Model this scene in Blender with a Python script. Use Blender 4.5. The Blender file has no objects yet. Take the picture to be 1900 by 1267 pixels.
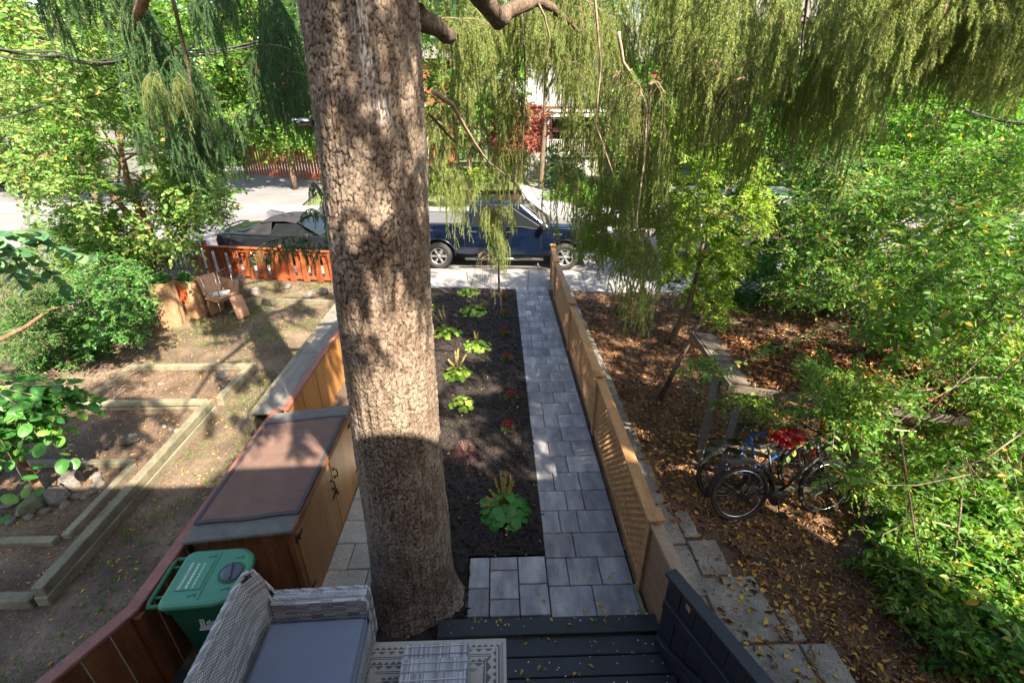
import bpy, math, random
import numpy as np
from mathutils import Vector, Matrix, Euler
random.seed(7)
C = bpy.context.scene.collection
PI = math.pi
scene = bpy.context.scene

# ------------------------------------------------------------------ camera, sky, sun, exposure
CAM_H, PITCH, YAW, FPX = 4.2, math.radians(26), math.radians(-1.76), 880.0
cd = bpy.data.cameras.new('camera'); cam = bpy.data.objects.new('camera', cd); C.objects.link(cam)
cam.location = (0, 0, CAM_H); cam.rotation_euler = (math.radians(90) - PITCH, 0, YAW)
cd.sensor_width = 36; cd.lens = FPX / 1900 * 36; cd.clip_start = .05; cd.clip_end = 600
scene.camera = cam
SUN_EL, SUN_A = math.radians(43), math.radians(35)        # the sun stands behind the camera, to its right
ldir = Vector((-math.sin(SUN_A) * math.cos(SUN_EL), math.cos(SUN_A) * math.cos(SUN_EL), -math.sin(SUN_EL)))
sd = bpy.data.lights.new('sun', 'SUN'); sd.energy = 5.0; sd.angle = math.radians(.55); sd.color = (1, .87, .69)
sun = bpy.data.objects.new('sun', sd); C.objects.link(sun); sun.rotation_euler = ldir.to_track_quat('-Z', 'Y').to_euler()
sun.location = (10, -15, 30)
w = bpy.data.worlds.new('World'); scene.world = w; w.use_nodes = True
wn = w.node_tree.nodes; wl = w.node_tree.links
sky = wn.new('ShaderNodeTexSky'); sky.sky_type = 'NISHITA'; sky.sun_disc = False
sky.sun_elevation = SUN_EL; sky.sun_rotation = math.atan2(-ldir.x, -ldir.y)
sky.air_density = 1.3; sky.dust_density = 2.5
wl.new(sky.outputs[0], wn['Background'].inputs[0]); wn['Background'].inputs[1].default_value = .082
vs = scene.view_settings
vs.view_transform = 'Standard'; vs.look = 'None'; vs.gamma = 1; vs.use_curve_mapping = False; vs.exposure = 2.2
scene.cycles.max_bounces = 7; scene.cycles.diffuse_bounces = 4; scene.cycles.transparent_max_bounces = 8

def ray(px, py):
    u = (px - 950) / FPX; v = (633.5 - py) / FPX
    fw = math.cos(PITCH) + v * math.sin(PITCH); up = -math.sin(PITCH) + v * math.cos(PITCH)
    return Vector((u * math.cos(YAW) - fw * math.sin(YAW), u * math.sin(YAW) + fw * math.cos(YAW), up))
def at(px, py, y):                       # the point of the vertical plane at distance y
    r = ray(px, py); return Vector((0, 0, CAM_H)) + r * (y / r.y)
def proj(x, y, z):                       # pixel of a point
    d = Vector((x, y, z - CAM_H)); X = d.x * math.cos(YAW) + d.y * math.sin(YAW); Y = -d.x * math.sin(YAW) + d.y * math.cos(YAW)
    zc = Y * math.cos(PITCH) - d.z * math.sin(PITCH); yc = d.z * math.cos(PITCH) + Y * math.sin(PITCH); return 950 + FPX * X / zc, 633.5 - FPX * yc / zc
def gp(px, py, z=0.):                    # the point of the level plane at height z
    r = ray(px, py); return Vector((0, 0, CAM_H)) + r * ((z - CAM_H) / r.z)

# ------------------------------------------------------------------ materials
def rgba(c): return (c[0], c[1], c[2], 1)
def M(name, c1, c2=None, c3=None, rough=.75, scale=6., stretch=(1, 1, 1), bump=.15, bs=None, bd=.01, metal=0., rand=.12, coat=0., fine=.25, spec=.5, lo=.3, hi=.7, world=False):
    m = bpy.data.materials.new(name); m.use_nodes = True
    n, l = m.node_tree.nodes, m.node_tree.links; p = n['Principled BSDF']
    tc = n.new('ShaderNodeTexCoord'); oi = n.new('ShaderNodeObjectInfo')
    mp = n.new('ShaderNodeMapping'); mp.inputs['Scale'].default_value = stretch
    ad = n.new('ShaderNodeVectorMath'); ad.operation = 'MULTIPLY_ADD'
    if world: 
        ge = n.new('ShaderNodeNewGeometry'); l.new(ge.outputs['Position'], mp.inputs[0])
    else:
        cmb = n.new('ShaderNodeCombineXYZ')
        for k in range(3): l.new(oi.outputs['Random'], cmb.inputs[k])
        ad.inputs[1].default_value = (17, 31, 23); l.new(cmb.outputs[0], ad.inputs[0]); l.new(tc.outputs['Object'], ad.inputs[2])
        l.new(ad.outputs[0], mp.inputs[0])
    nz = n.new('ShaderNodeTexNoise'); nz.inputs['Scale'].default_value = scale; nz.inputs['Detail'].default_value = 6; nz.inputs['Roughness'].default_value = .62
    l.new(mp.outputs[0], nz.inputs[0])
    cr = n.new('ShaderNodeValToRGB'); e = cr.color_ramp.elements
    c2 = c2 or tuple(x * .7 for x in c1)
    e[0].position = lo; e[0].color = rgba(c1); e[1].position = hi; e[1].color = rgba(c2)
    if c3: k = e.new((lo + hi) / 2); k.color = rgba(c3)
    l.new(nz.outputs[0], cr.inputs[0])
    nf = n.new('ShaderNodeTexNoise'); nf.inputs['Scale'].default_value = bs or scale * 9; nf.inputs['Detail'].default_value = 4
    l.new(mp.outputs[0], nf.inputs[0])
    mr = n.new('ShaderNodeMapRange'); mr.inputs[1].default_value = .25; mr.inputs[2].default_value = .75
    mr.inputs[3].default_value = 1 - fine; mr.inputs[4].default_value = 1 + fine; l.new(nf.outputs[0], mr.inputs[0])
    mr2 = n.new('ShaderNodeMapRange'); mr2.inputs[3].default_value = 1 - rand; mr2.inputs[4].default_value = 1 + rand; l.new(oi.outputs['Random'], mr2.inputs[0])
    mu = n.new('ShaderNodeMath'); mu.operation = 'MULTIPLY'; l.new(mr.outputs[0], mu.inputs[0]); l.new(mr2.outputs[0], mu.inputs[1])
    vm = n.new('ShaderNodeVectorMath'); vm.operation = 'SCALE'; l.new(cr.outputs[0], vm.inputs[0]); l.new(mu.outputs[0], vm.inputs['Scale'])
    l.new(vm.outputs[0], p.inputs['Base Color'])
    p.inputs['Roughness'].default_value = rough; p.inputs['Metallic'].default_value = metal; p.inputs['Coat Weight'].default_value = coat
    p.inputs['Specular IOR Level'].default_value = spec
    if coat: p.inputs['Coat Roughness'].default_value = .04
    if bump:
        b = n.new('ShaderNodeBump'); b.inputs['Strength'].default_value = min(1, bump * 3); b.inputs['Distance'].default_value = bd
        l.new(nf.outputs[0], b.inputs['Height']); l.new(b.outputs[0], p.inputs['Normal'])
    return m
def LM(name, cols, trans=.42, rough=.5, spec=.4):
    """leaf: a colour per leaf (per island and per object), part of the light passes through"""
    m = bpy.data.materials.new(name); m.use_nodes = True
    n, l = m.node_tree.nodes, m.node_tree.links; p = n['Principled BSDF']
    ge = n.new('ShaderNodeNewGeometry'); oi = n.new('ShaderNodeObjectInfo')
    a = n.new('ShaderNodeMath'); a.operation = 'ADD'; l.new(ge.outputs['Random Per Island'], a.inputs[0]); l.new(oi.outputs['Random'], a.inputs[1])
    fr = n.new('ShaderNodeMath'); fr.operation = 'FRACT'; l.new(a.outputs[0], fr.inputs[0])
    cr = n.new('ShaderNodeValToRGB'); e = cr.color_ramp.elements
    k = len(cols)
    e[0].position = cols[0][0]; e[0].color = rgba(cols[0][1]); e[1].position = cols[-1][0]; e[1].color = rgba(cols[-1][1])
    for pos, c in cols[1:-1]: q = e.new(pos); q.color = rgba(c)
    l.new(fr.outputs[0], cr.inputs[0]); l.new(cr.outputs[0], p.inputs['Base Color'])
    p.inputs['Roughness'].default_value = rough; p.inputs['Specular IOR Level'].default_value = spec
    if trans:
        tr = n.new('ShaderNodeBsdfTranslucent'); br = n.new('ShaderNodeVectorMath'); br.operation = 'MULTIPLY'; br.inputs[1].default_value = (1.25, 1.35, .55)
        l.new(cr.outputs[0], br.inputs[0]); l.new(br.outputs[0], tr.inputs[0])
        mx = n.new('ShaderNodeMixShader'); mx.inputs[0].default_value = trans
        l.new(p.outputs[0], mx.inputs[1]); l.new(tr.outputs[0], mx.inputs[2]); l.new(mx.outputs[0], n['Material Output'].inputs[0])
    return m
def glassy(name, c, rough=.03):
    m = M(name, c, c, rough=rough, bump=0, fine=0, rand=0, spec=.3); return m

m_paver = M('paver_grey_blue', (.15, .15, .175), (.39, .375, .365), (.25, .25, .27), rough=.8, scale=3.2, stretch=(2.2, .8, 1), bump=.1, rand=.2, bs=60, fine=.14)
m_beige = M('paver_beige', (.36, .33, .28), (.50, .46, .39), rough=.85, scale=4, bump=.2, bs=40, rand=.08, bd=.008)
m_conc = M('old_concrete', (.13, .12, .10), (.27, .25, .22), rough=.92, scale=4, bump=.3, bs=55, rand=.15, fine=.35)
m_walk = M('sidewalk_concrete', (.19, .187, .187), (.27, .265, .262), rough=.9, scale=1.2, bump=.08, bs=60, rand=.05, fine=.1, world=True)
m_road = M('asphalt', (.13, .13, .14), (.19, .187, .193), rough=.9, scale=.35, bump=.1, bs=40, fine=.15, rand=0, world=True)
m_soil = M('bare_soil', (.060, .040, .028), (.20, .145, .10), (.11, .078, .055), rough=.95, scale=1.6, bump=.5, bs=38, bd=.02, rand=0, world=True, fine=.3)
m_bedsoil = M('bed_soil', (.07, .048, .038), (.17, .12, .09), rough=.95, scale=3, bump=.5, bs=45, bd=.02, rand=0, world=True, fine=.35)
m_litter = M('litter_soil', (.05, .03, .02), (.15, .085, .052), rough=.95, scale=3, bump=.5, bs=45, bd=.02, rand=0, world=True, fine=.35)
m_mulch = M('dark_mulch', (.013, .010, .009), (.040, .030, .026), rough=.95, scale=8, bump=.6, bs=60, bd=.02, rand=0, world=True, fine=.45)
m_chip = LM('mulch_chips', [(0, (.010, .008, .007)), (.6, (.028, .021, .018)), (1, (.075, .055, .043))], trans=0, rough=.9, spec=.2)
m_lawn = M('far_lawn', (.06, .10, .025), (.14, .16, .06), rough=.95, scale=1.5, bump=.4, bs=25, bd=.03, rand=0, world=True)
m_beam = M('weathered_timber', (.24, .21, .15), (.11, .105, .065), (.18, .165, .11), rough=.88, scale=5, stretch=(1, 1, 1), bump=.2, bs=50, rand=.15)
m_greywood = M('grey_plank', (.21, .20, .175), (.12, .115, .10), rough=.85, scale=6, stretch=(3, .5, 3), bump=.2, bs=50)
m_shelter = M('old_brown_plank', (.16, .13, .10), (.09, .072, .057), rough=.9, scale=6, stretch=(3, .5, 3), bump=.2, bs=50)
m_orange = M('cedar_stain', (.33, .085, .026), (.18, .042, .014), (.26, .065, .02), rough=.6, scale=5, stretch=(3, 3, .5), bump=.12, bs=45, rand=.2)
m_redrail = M('red_brown_stain', (.30, .115, .085), (.19, .072, .052), rough=.6, scale=5, stretch=(2, .7, 2), bump=.12, bs=60)
m_brownboard = M('brown_board', (.26, .105, .04), (.13, .05, .02), (.19, .075, .03), rough=.5, scale=4, stretch=(3, 3, .5), bump=.12, bs=50, rand=.15)
m_door = M('varnished_plywood', (.42, .195, .055), (.24, .10, .028), (.34, .15, .042), rough=.42, scale=3.2, stretch=(3, 2, .45), bump=.08, bs=50)
m_tan = M('new_pine', (.46, .25, .10), (.28, .14, .055), (.38, .20, .08), rough=.65, scale=4, stretch=(2.5, .6, 2), bump=.1, bs=50, rand=.12)
m_tanold = M('weathered_pine', (.36, .26, .17), (.22, .15, .09), rough=.8, scale=6, stretch=(3, .6, 3), bump=.2, bs=50)
m_ply = M('rough_plywood', (.33, .19, .105), (.20, .105, .056), rough=.8, scale=3, stretch=(1, .8, 5), bump=.3, bs=14, bd=.01)
m_dark = M('navy_deck_paint', (.014, .016, .021), (.024, .027, .034), rough=.5, scale=7, bump=.08, bs=60, rand=.1)
m_mat = M('brown_doormat', (.17, .10, .077), (.125, .076, .06), rough=.98, scale=8, bump=.5, bs=220, bd=.004, fine=.25, rand=0)
m_matedge = M('doormat_edging', (.06, .055, .06), rough=.9, bump=.1)
m_shingle = M('lid_roofing', (.105, .105, .10), (.17, .165, .155), rough=.9, scale=9, bump=.3, bs=120)
m_metal = M('black_iron', (.02, .02, .02), rough=.45, metal=.5, bump=0)
m_steel = M('steel', (.55, .55, .54), (.40, .39, .38), rough=.25, metal=1, bump=0, scale=12)
m_alloy = M('alloy', (.62, .62, .63), (.5, .5, .5), rough=.3, metal=.9, bump=0)
m_green = M('bin_green', (.014, .12, .055), (.01, .095, .045), rough=.42, scale=5, bump=.03, bs=60, rand=0, fine=.08)
m_lid = M('bin_lid_green', (.065, .235, .14), (.05, .20, .118), rough=.42, scale=4, bump=.03, bs=60, rand=0, fine=.08)
m_dial = M('latch_purple_grey', (.085, .08, .12), (.06, .056, .085), rough=.35, bump=0)
m_black = M('black_plastic', (.014, .014, .016), rough=.5, bump=0)
m_rubber = M('rubber', (.018, .018, .019), (.03, .029, .028), rough=.85, bump=.1)
m_white = M('white_paint', (.62, .61, .58), (.52, .51, .48), rough=.6, scale=3, bump=.05)
m_print = M('white_print', (.75, .78, .76), rough=.6, bump=0, fine=0)
m_wick_a = LM('wicker_light', [(0, (.23, .225, .23)), (.5, (.40, .395, .40)), (1, (.60, .59, .60))], trans=0, rough=.45)
m_wick_b = M('wicker_backing', (.08, .08, .09), rough=.8, bump=0)
m_cush = M('slate_cushion', (.155, .18, .235), (.185, .21, .265), rough=.92, scale=2, bump=.3, bs=300, bd=.001, fine=.1, rand=0)
m_rug_l = M('rug_cream', (.50, .47, .42), (.42, .39, .35), rough=.97, scale=30, bump=.4, bs=200, bd=.002)
m_rug_d = M('rug_charcoal', (.11, .10, .10), (.16, .15, .145), rough=.97, scale=30, bump=.4, bs=200, bd=.002)
m_bag = M('kraft_paper', (.36, .22, .12), (.27, .16, .085), rough=.8, scale=4, bump=.7, bs=9, bd=.02, fine=.1)
m_bagprint = M('orange_ink', (.62, .12, .03), (.50, .09, .025), rough=.7, scale=6, bump=.3, bs=12, fine=.15)
m_vinyl = M('tan_vinyl', (.42, .24, .15), (.34, .185, .115), rough=.38, scale=3, bump=.15, bs=14, bd=.01, fine=.06)
m_rock = M('field_stone', (.10, .09, .08), (.22, .20, .175), (.15, .135, .12), rough=.85, scale=6, bump=.5, bs=30, bd=.01, rand=.3)
m_mossrock = M('mossy_stone', (.09, .12, .05), (.22, .22, .15), rough=.9, scale=5, bump=.5, bs=30, bd=.01)
m_blue = M('navy_metallic_paint', (.0015, .006, .021), (.0015, .006, .021), rough=.25, metal=.2, bump=0, coat=1, fine=0, rand=0)
m_blk = M('black_car_paint', (.009, .010, .014), (.009, .010, .014), rough=.28, bump=0, coat=1, fine=0, rand=0)
m_silver = M('silver_car_paint', (.55, .57, .60), (.55, .57, .60), rough=.3, metal=.4, bump=0, coat=1, fine=0, rand=0)
m_roofcloth = M('soft_top_cloth', (.014, .014, .017), (.022, .022, .025), rough=.85, scale=4, bump=.2, bs=200, bd=.002)
m_tonneau = M('tonneau_vinyl', (.10, .105, .115), (.13, .135, .145), rough=.5, bump=.05, bs=200)
m_glass = glassy('tinted_glass', (.012, .015, .016))
m_lamp = glassy('lamp_glass', (.6, .6, .6), .1)
m_amber = glassy('amber_lens', (.6, .12, .02), .2)
m_red = M('red_plastic', (.50, .012, .014), (.36, .008, .01), rough=.4, bump=.2, bs=12, bd=.02)
m_bikeblue = M('blue_bike_paint', (.02, .12, .42), (.02, .10, .36), rough=.3, bump=0, coat=.6)
m_binblue = M('recycling_blue', (.02, .07, .30), (.02, .06, .24), rough=.5, bump=0)
m_brick = M('red_brick', (.36, .095, .055), (.22, .06, .038), rough=.85, scale=5, bump=.2, bs=60, rand=.35)
m_mortar = M('mortar', (.33, .30, .27), rough=.95, scale=12, bump=.2)
m_siding = M('pale_siding', (.27, .275, .275), (.21, .215, .215), rough=.7, scale=2, bump=.05, rand=.04)
m_redside = M('red_siding', (.28, .06, .045), (.20, .045, .035), rough=.7, scale=2, rand=.1)
m_roof = M('roof_shingle', (.09, .085, .08), (.15, .14, .13), rough=.95, scale=4, bump=.4, bs=20)
m_step = M('grey_green_step', (.36, .37, .33), (.28, .29, .25), rough=.75, scale=4)
m_cable = M('black_cable', (.02, .02, .022), rough=.6, bump=0)
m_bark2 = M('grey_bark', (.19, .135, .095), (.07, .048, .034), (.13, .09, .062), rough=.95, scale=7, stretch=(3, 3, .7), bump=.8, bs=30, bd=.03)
m_bark3 = M('warm_brown_bark', (.34, .20, .12), (.13, .075, .05), (.23, .13, .08), rough=.95, scale=6, stretch=(3, 3, .6), bump=.8, bs=26, bd=.03)  # paler and warmer brown than the grey bark
m_twig = M('twig', (.21, .145, .10), (.11, .075, .05), rough=.9, scale=20, bump=0)
m_dead = M('dead_twig', (.36, .27, .20), (.21, .15, .11), rough=.9, scale=20, bump=0)
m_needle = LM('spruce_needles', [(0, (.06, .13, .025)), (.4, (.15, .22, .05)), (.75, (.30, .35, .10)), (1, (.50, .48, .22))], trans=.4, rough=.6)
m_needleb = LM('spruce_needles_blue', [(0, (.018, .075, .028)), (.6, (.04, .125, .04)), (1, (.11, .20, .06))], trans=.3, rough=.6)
m_lf_mid = LM('leaf_mid_green', [(0, (.045, .14, .014)), (.5, (.085, .22, .024)), (.95, (.15, .30, .035)), (.975, (.42, .36, .04)), (1, (.50, .32, .04))])
m_lf_lite = LM('leaf_light_green', [(0, (.08, .18, .04)), (.5, (.15, .28, .06)), (.94, (.25, .36, .09)), (.97, (.40, .36, .08)), (1, (.46, .29, .07))], trans=.4)
m_lf_dark = LM('leaf_dark_green', [(0, (.02, .10, .016)), (.6, (.045, .17, .025)), (1, (.10, .26, .04))], trans=.25)
m_lf_yell = LM('leaf_yellow_green', [(0, (.10, .22, .02)), (.6, (.19, .32, .03)), (.93, (.32, .40, .05)), (1, (.50, .38, .05))], trans=.4)
m_lf_blue = LM('leaf_big_blue_green', [(0, (.05, .15, .06)), (.6, (.09, .21, .09)), (1, (.17, .30, .12))], trans=.3, rough=.4)
m_lf_red = LM('leaf_maple_red', [(0, (.20, .045, .045)), (.5, (.33, .09, .07)), (1, (.50, .22, .15))], trans=.35)
m_lf_heu = LM('leaf_heuchera', [(0, (.16, .33, .03)), (.6, (.26, .42, .045)), (1, (.40, .50, .08))], trans=.35)
m_lf_big = LM('leaf_big_plant', [(0, (.03, .17, .025)), (1, (.07, .27, .045))], trans=.3, rough=.45)
m_fl_red = LM('petal_red', [(0, (.17, .003, .008)), (1, (.40, .008, .02))], trans=.2)
m_spike = LM('seed_spike', [(0, (.40, .34, .09)), (1, (.55, .44, .14))], trans=.3)
m_purple = LM('purple_blade', [(0, (.05, .022, .026)), (1, (.15, .075, .065))], trans=.1)
m_grass = LM('grass_blade', [(0, (.07, .13, .03)), (.7, (.13, .21, .05)), (1, (.28, .26, .10))], trans=.3)
m_fallen = LM('fallen_leaf', [(0, (.07, .03, .016)), (.5, (.18, .075, .032)), (.8, (.32, .15, .06)), (.94, (.46, .28, .10)), (1, (.62, .38, .05))], trans=.1, rough=.6)
m_curl = LM('curled_leaf', [(0, (.22, .12, .055)), (.5, (.42, .27, .12)), (.85, (.56, .38, .14)), (1, (.66, .44, .10))], trans=.1, rough=.6)
m_yleaf = LM('yellow_leaf', [(0, (.50, .33, .05)), (.6, (.66, .42, .06)), (1, (.45, .25, .08))], trans=.15, rough=.6)

# ------------------------------------------------------------------ geometry helpers
def Rz(a): return Matrix.Rotation(a, 3, 'Z')
def Rx(a): return Matrix.Rotation(a, 3, 'X')
def Ry(a): return Matrix.Rotation(a, 3, 'Y')
class G:
    def __init__(s): s.v = []; s.f = []; s.mi = []; s.sm = []
    def add(s, vs, fs, mi=0, smooth=False):
        o = len(s.v); s.v += [tuple(v) for v in vs]
        for f in fs: s.f.append(tuple(o + i for i in f)); s.mi.append(mi); s.sm.append(smooth)
        return s
    def box(s, c, d, R=None, ch=0., mi=0):
        c = Vector(c); hx, hy, hz = d[0] / 2, d[1] / 2, d[2] / 2
        if not ch:
            vs = [Vector((x, y, z)) for z in (-hz, hz) for y in (-hy, hy) for x in (-hx, hx)]
            fs = [(0, 2, 3, 1), (4, 5, 7, 6), (0, 1, 5, 4), (2, 6, 7, 3), (0, 4, 6, 2), (1, 3, 7, 5)]
        else:
            ch = min(ch, hx * .8, hy * .8, hz * .8); vs = []; idx = {}
            for sx in (-1, 1):
                for sy in (-1, 1):
                    for sz in (-1, 1):
                        for a in range(3):
                            p = [hx - ch, hy - ch, hz - ch]; p[a] += ch
                            idx[sx, sy, sz, a] = len(vs); vs.append(Vector((p[0] * sx, p[1] * sy, p[2] * sz)))
            fs = []
            for a in range(3):
                b, c2 = [k for k in range(3) if k != a]
                for sg in (-1, 1):
                    q = []
                    for (tb, tc_) in ((-1, -1), (1, -1), (1, 1), (-1, 1)):
                        k = [0, 0, 0]; k[a] = sg; k[b] = tb; k[c2] = tc_; q.append(idx[k[0], k[1], k[2], a])
                    fs.append(tuple(q))
                for tb in (-1, 1):
                    for tc_ in (-1, 1):
                        k0 = [0, 0, 0]; k0[a] = -1; k0[b] = tb; k0[c2] = tc_; k1 = k0[:]; k1[a] = 1
                        fs.append((idx[(*k0, b)], idx[(*k1, b)], idx[(*k1, c2)], idx[(*k0, c2)]))
            for sx in (-1, 1):
                for sy in (-1, 1):
                    for sz in (-1, 1): fs.append(tuple(idx[sx, sy, sz, a] for a in range(3)))
            vsn = []
            for f in fs:       # outward winding
                a_, b_, c_ = vs[f[0]], vs[f[1]], vs[f[2]]; nn = (b_ - a_).cross(c_ - a_)
                ctr = sum((vs[i] for i in f), Vector()) / len(f)
                vsn.append(f if nn.dot(ctr) > 0 else tuple(reversed(f)))
            fs = vsn
        if R is not None: vs = [R @ v for v in vs]
        return s.add([v + c for v in vs], fs, mi)
    def bar(s, a, b, wd, th, mi=0, ch=0.):
        """a board from a to b, wd across, th in its own up direction"""
        a = Vector(a); b = Vector(b); d = b - a; L = d.length
        R = d.to_track_quat('Y', 'Z').to_matrix()
        return s.box((a + b) / 2, (wd, L, th), R, ch, mi)
    def tube(s, pts, r, n=8, mi=0, cap=True, smooth=True):
        pts = [Vector(p) for p in pts]; k = len(pts); rs = r if hasattr(r, '__len__') else [r] * k
        vs = []; up = Vector((0, 0, 1)); prev = None
        for i, p in enumerate(pts):
            t = (pts[min(i + 1, k - 1)] - pts[max(i - 1, 0)]).normalized()
            if prev is None: x = t.orthogonal().normalized()
            else: x = (prev - t * prev.dot(t)); x = x.normalized() if x.length > 1e-6 else t.orthogonal().normalized()
            prev = x; y = t.cross(x)
            for j in range(n):
                a = 2 * PI * j / n; vs.append(p + (x * math.cos(a) + y * math.sin(a)) * rs[i])
        fs = [(i * n + j, i * n + (j + 1) % n, (i + 1) * n + (j + 1) % n, (i + 1) * n + j) for i in range(k - 1) for j in range(n)]
        if cap: fs += [tuple(reversed(range(n))), tuple((k - 1) * n + j for j in range(n))]
        return s.add(vs, fs, mi, smooth)
    def lathe(s, prof, c=(0, 0, 0), R=None, n=20, mi=0, smooth=True, cap=True):
        c = Vector(c); vs = []; k = len(prof)
        for r, z in prof:
            for j in range(n):
                a = 2 * PI * j / n; v = Vector((r * math.cos(a), r * math.sin(a), z)); vs.append((R @ v if R is not None else v) + c)
        fs = [(i * n + j, i * n + (j + 1) % n, (i + 1) * n + (j + 1) % n, (i + 1) * n + j) for i in range(k - 1) for j in range(n)]
        if cap: fs += [tuple(reversed(range(n))), tuple((k - 1) * n + j for j in range(n))]
        return s.add(vs, fs, mi, smooth)
    def prism(s, poly, lo, hi, ax='y', mi=0, f=None):
        """poly in the plane across ax, drawn from lo to hi; f maps a point afterwards"""
        n = len(poly)
        def P(a, b, t): return {'y': (a, t, b), 'x': (t, a, b), 'z': (a, b, t)}[ax]
        vs = [Vector(P(a, b, lo)) for a, b in poly] + [Vector(P(a, b, hi)) for a, b in poly]
        if f: vs = [Vector(f(v)) for v in vs]
        fs = [(i, (i + 1) % n, n + (i + 1) % n, n + i) for i in range(n)] + [tuple(reversed(range(n))), tuple(range(n, 2 * n))]
        return s.add(vs, fs, mi)
    def torus(s, c, R_, r, R=None, n=32, m=8, mi=0):
        c = Vector(c); vs = []
        for i in range(n):
            a = 2 * PI * i / n
            for j in range(m):
                b = 2 * PI * j / m; v = Vector(((R_ + r * math.cos(b)) * math.cos(a), (R_ + r * math.cos(b)) * math.sin(a), r * math.sin(b)))
                vs.append((R @ v if R is not None else v) + c)
        fs = [(i * m + j, ((i + 1) % n) * m + j, ((i + 1) % n) * m + (j + 1) % m, i * m + (j + 1) % m) for i in range(n) for j in range(m)]
        return s.add(vs, fs, mi, True)
    def mesh(s, name, mats):
        me = bpy.data.meshes.new(name); me.from_pydata(s.v, [], s.f)
        for m in (mats if isinstance(mats, (list, tuple)) else [mats]): me.materials.append(m)
        me.polygons.foreach_set('material_index', s.mi); me.polygons.foreach_set('use_smooth', s.sm); me.update(); return me
def obj(name, g, mats=None, parent=None, loc=(0, 0, 0), rot=(0, 0, 0), kind=None, label=None, sc=None, bev=0):
    me = g if isinstance(g, bpy.types.Mesh) else g.mesh(name, mats)
    o = bpy.data.objects.new(name, me); C.objects.link(o); o.parent = parent; o.location = loc
    o.rotation_euler = rot if hasattr(rot, '__len__') else (0, 0, rot)
    if sc: o.scale = sc if hasattr(sc, '__len__') else (sc,) * 3
    if kind: o['kind'] = kind
    if label: o['label'] = label
    if bev:
        b = o.modifiers.new('bevel', 'BEVEL'); b.width = bev; b.segments = 2; b.limit_method = 'ANGLE'; b.angle_limit = math.radians(35)
    return o
def thing(name, label, cat, loc=(0, 0, 0), rot=0, group=None):
    o = bpy.data.objects.new(name, None); C.objects.link(o); o.location = loc; o.empty_display_size = .1
    o.rotation_euler = rot if hasattr(rot, '__len__') else (0, 0, rot)
    o['label'] = label; o['category'] = cat
    if group: o['group'] = group
    return o
def tag(o, label, cat, group=None):
    o['label'] = label; o['category'] = cat
    if group: o['group'] = group
    return o
_kids = None
def copy_tree(o, parent=None, label=None):
    c = o.copy(); C.objects.link(c); c.parent = parent
    if label: c['label'] = label
    for ch in [x for x in bpy.data.objects if x.parent == o and x is not c]: copy_tree(ch, c)
    return c
_bc = {}
def boxmesh(d, mat, ch=.004):
    k = (tuple(round(x, 3) for x in d), mat.name, ch)
    if k not in _bc: _bc[k] = G().box((0, 0, 0), d, None, ch).mesh('board', mat)
    return _bc[k]
def piece(name, c, d, mat, parent, rot=(0, 0, 0), ch=.004, label=None):
    return obj(name, boxmesh(d, mat, ch), None, parent, c, rot, label=label)

# ---- numpy meshes
def npmesh(name, V, F, mats, MI=None, smooth=False, attrs=None):
    """V (n,3); F list of int arrays (k,3) or (k,4)"""
    me = bpy.data.meshes.new(name); V = np.asarray(V, dtype=np.float32)
    F = [np.asarray(f, dtype=np.int32) for f in F if len(f)]
    me.vertices.add(len(V)); me.vertices.foreach_set('co', V.ravel())
    loops = np.concatenate([f.ravel() for f in F]); tot = np.concatenate([np.full(len(f), f.shape[1], np.int32) for f in F])
    me.loops.add(len(loops)); me.loops.foreach_set('vertex_index', loops)
    me.polygons.add(len(tot)); st = np.concatenate([[0], np.cumsum(tot)[:-1]]).astype(np.int32)
    me.polygons.foreach_set('loop_start', st)
    try: me.polygons.foreach_set('loop_total', tot)
    except Exception: pass
    if MI is not None: me.polygons.foreach_set('material_index', np.asarray(MI, np.int32))
    me.polygons.foreach_set('use_smooth', np.full(len(tot), smooth))
    for m in (mats if isinstance(mats, (list, tuple)) else [mats]): me.materials.append(m)
    if attrs:
        for k, a in attrs.items():
            at_ = me.attributes.new(k, 'FLOAT', 'POINT'); at_.data.foreach_set('value', np.asarray(a, np.float32))
    me.update(calc_edges=True); me.validate(); return me
def nrm(v): return v / np.maximum(np.linalg.norm(v, axis=-1, keepdims=True), 1e-9)
def leaf_geo(P, D, N, L, W, fold=.12, curl=.1):
    """ovate folded leaves: two quads each"""
    D = nrm(D); S = nrm(np.cross(D, N)); N = nrm(np.cross(S, D)); L = np.asarray(L)[:, None]; W = np.asarray(W)[:, None]
    b = P; t = P + D * L - N * L * curl
    l1 = P + D * L * .30 + S * W * .5 + N * W * fold; l2 = P + D * L * .68 + S * W * .36 + N * (W * fold - L * curl * .4)
    r1 = P + D * L * .30 - S * W * .5 + N * W * fold; r2 = P + D * L * .68 - S * W * .36 + N * (W * fold - L * curl * .4)
    V = np.stack([b, l1, l2, t, r2, r1], 1).reshape(-1, 3); n = len(P); o = np.arange(n)[:, None] * 6
    return V, np.concatenate([o + np.array([[0, 1, 2, 3]]), o + np.array([[0, 3, 4, 5]])])
def tube_geo(A, B, r0, r1):
    """three-sided sticks from A to B"""
    D = nrm(B - A); X = nrm(np.cross(D, np.array([[.31, .77, .55]]))); Y = np.cross(D, X); V = []
    for P, r in ((A, r0), (B, r1)):
        r = np.broadcast_to(np.asarray(r), (len(A),))[:, None]
        for k in range(3):
            a = 2 * PI * k / 3; V.append(P + (X * math.cos(a) + Y * math.sin(a)) * r)
    V = np.stack(V, 1).reshape(-1, 3); o = np.arange(len(A))[:, None] * 6
    return V, np.concatenate([o + np.array([[k, (k + 1) % 3, 3 + (k + 1) % 3, 3 + k]]) for k in range(3)])
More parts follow.
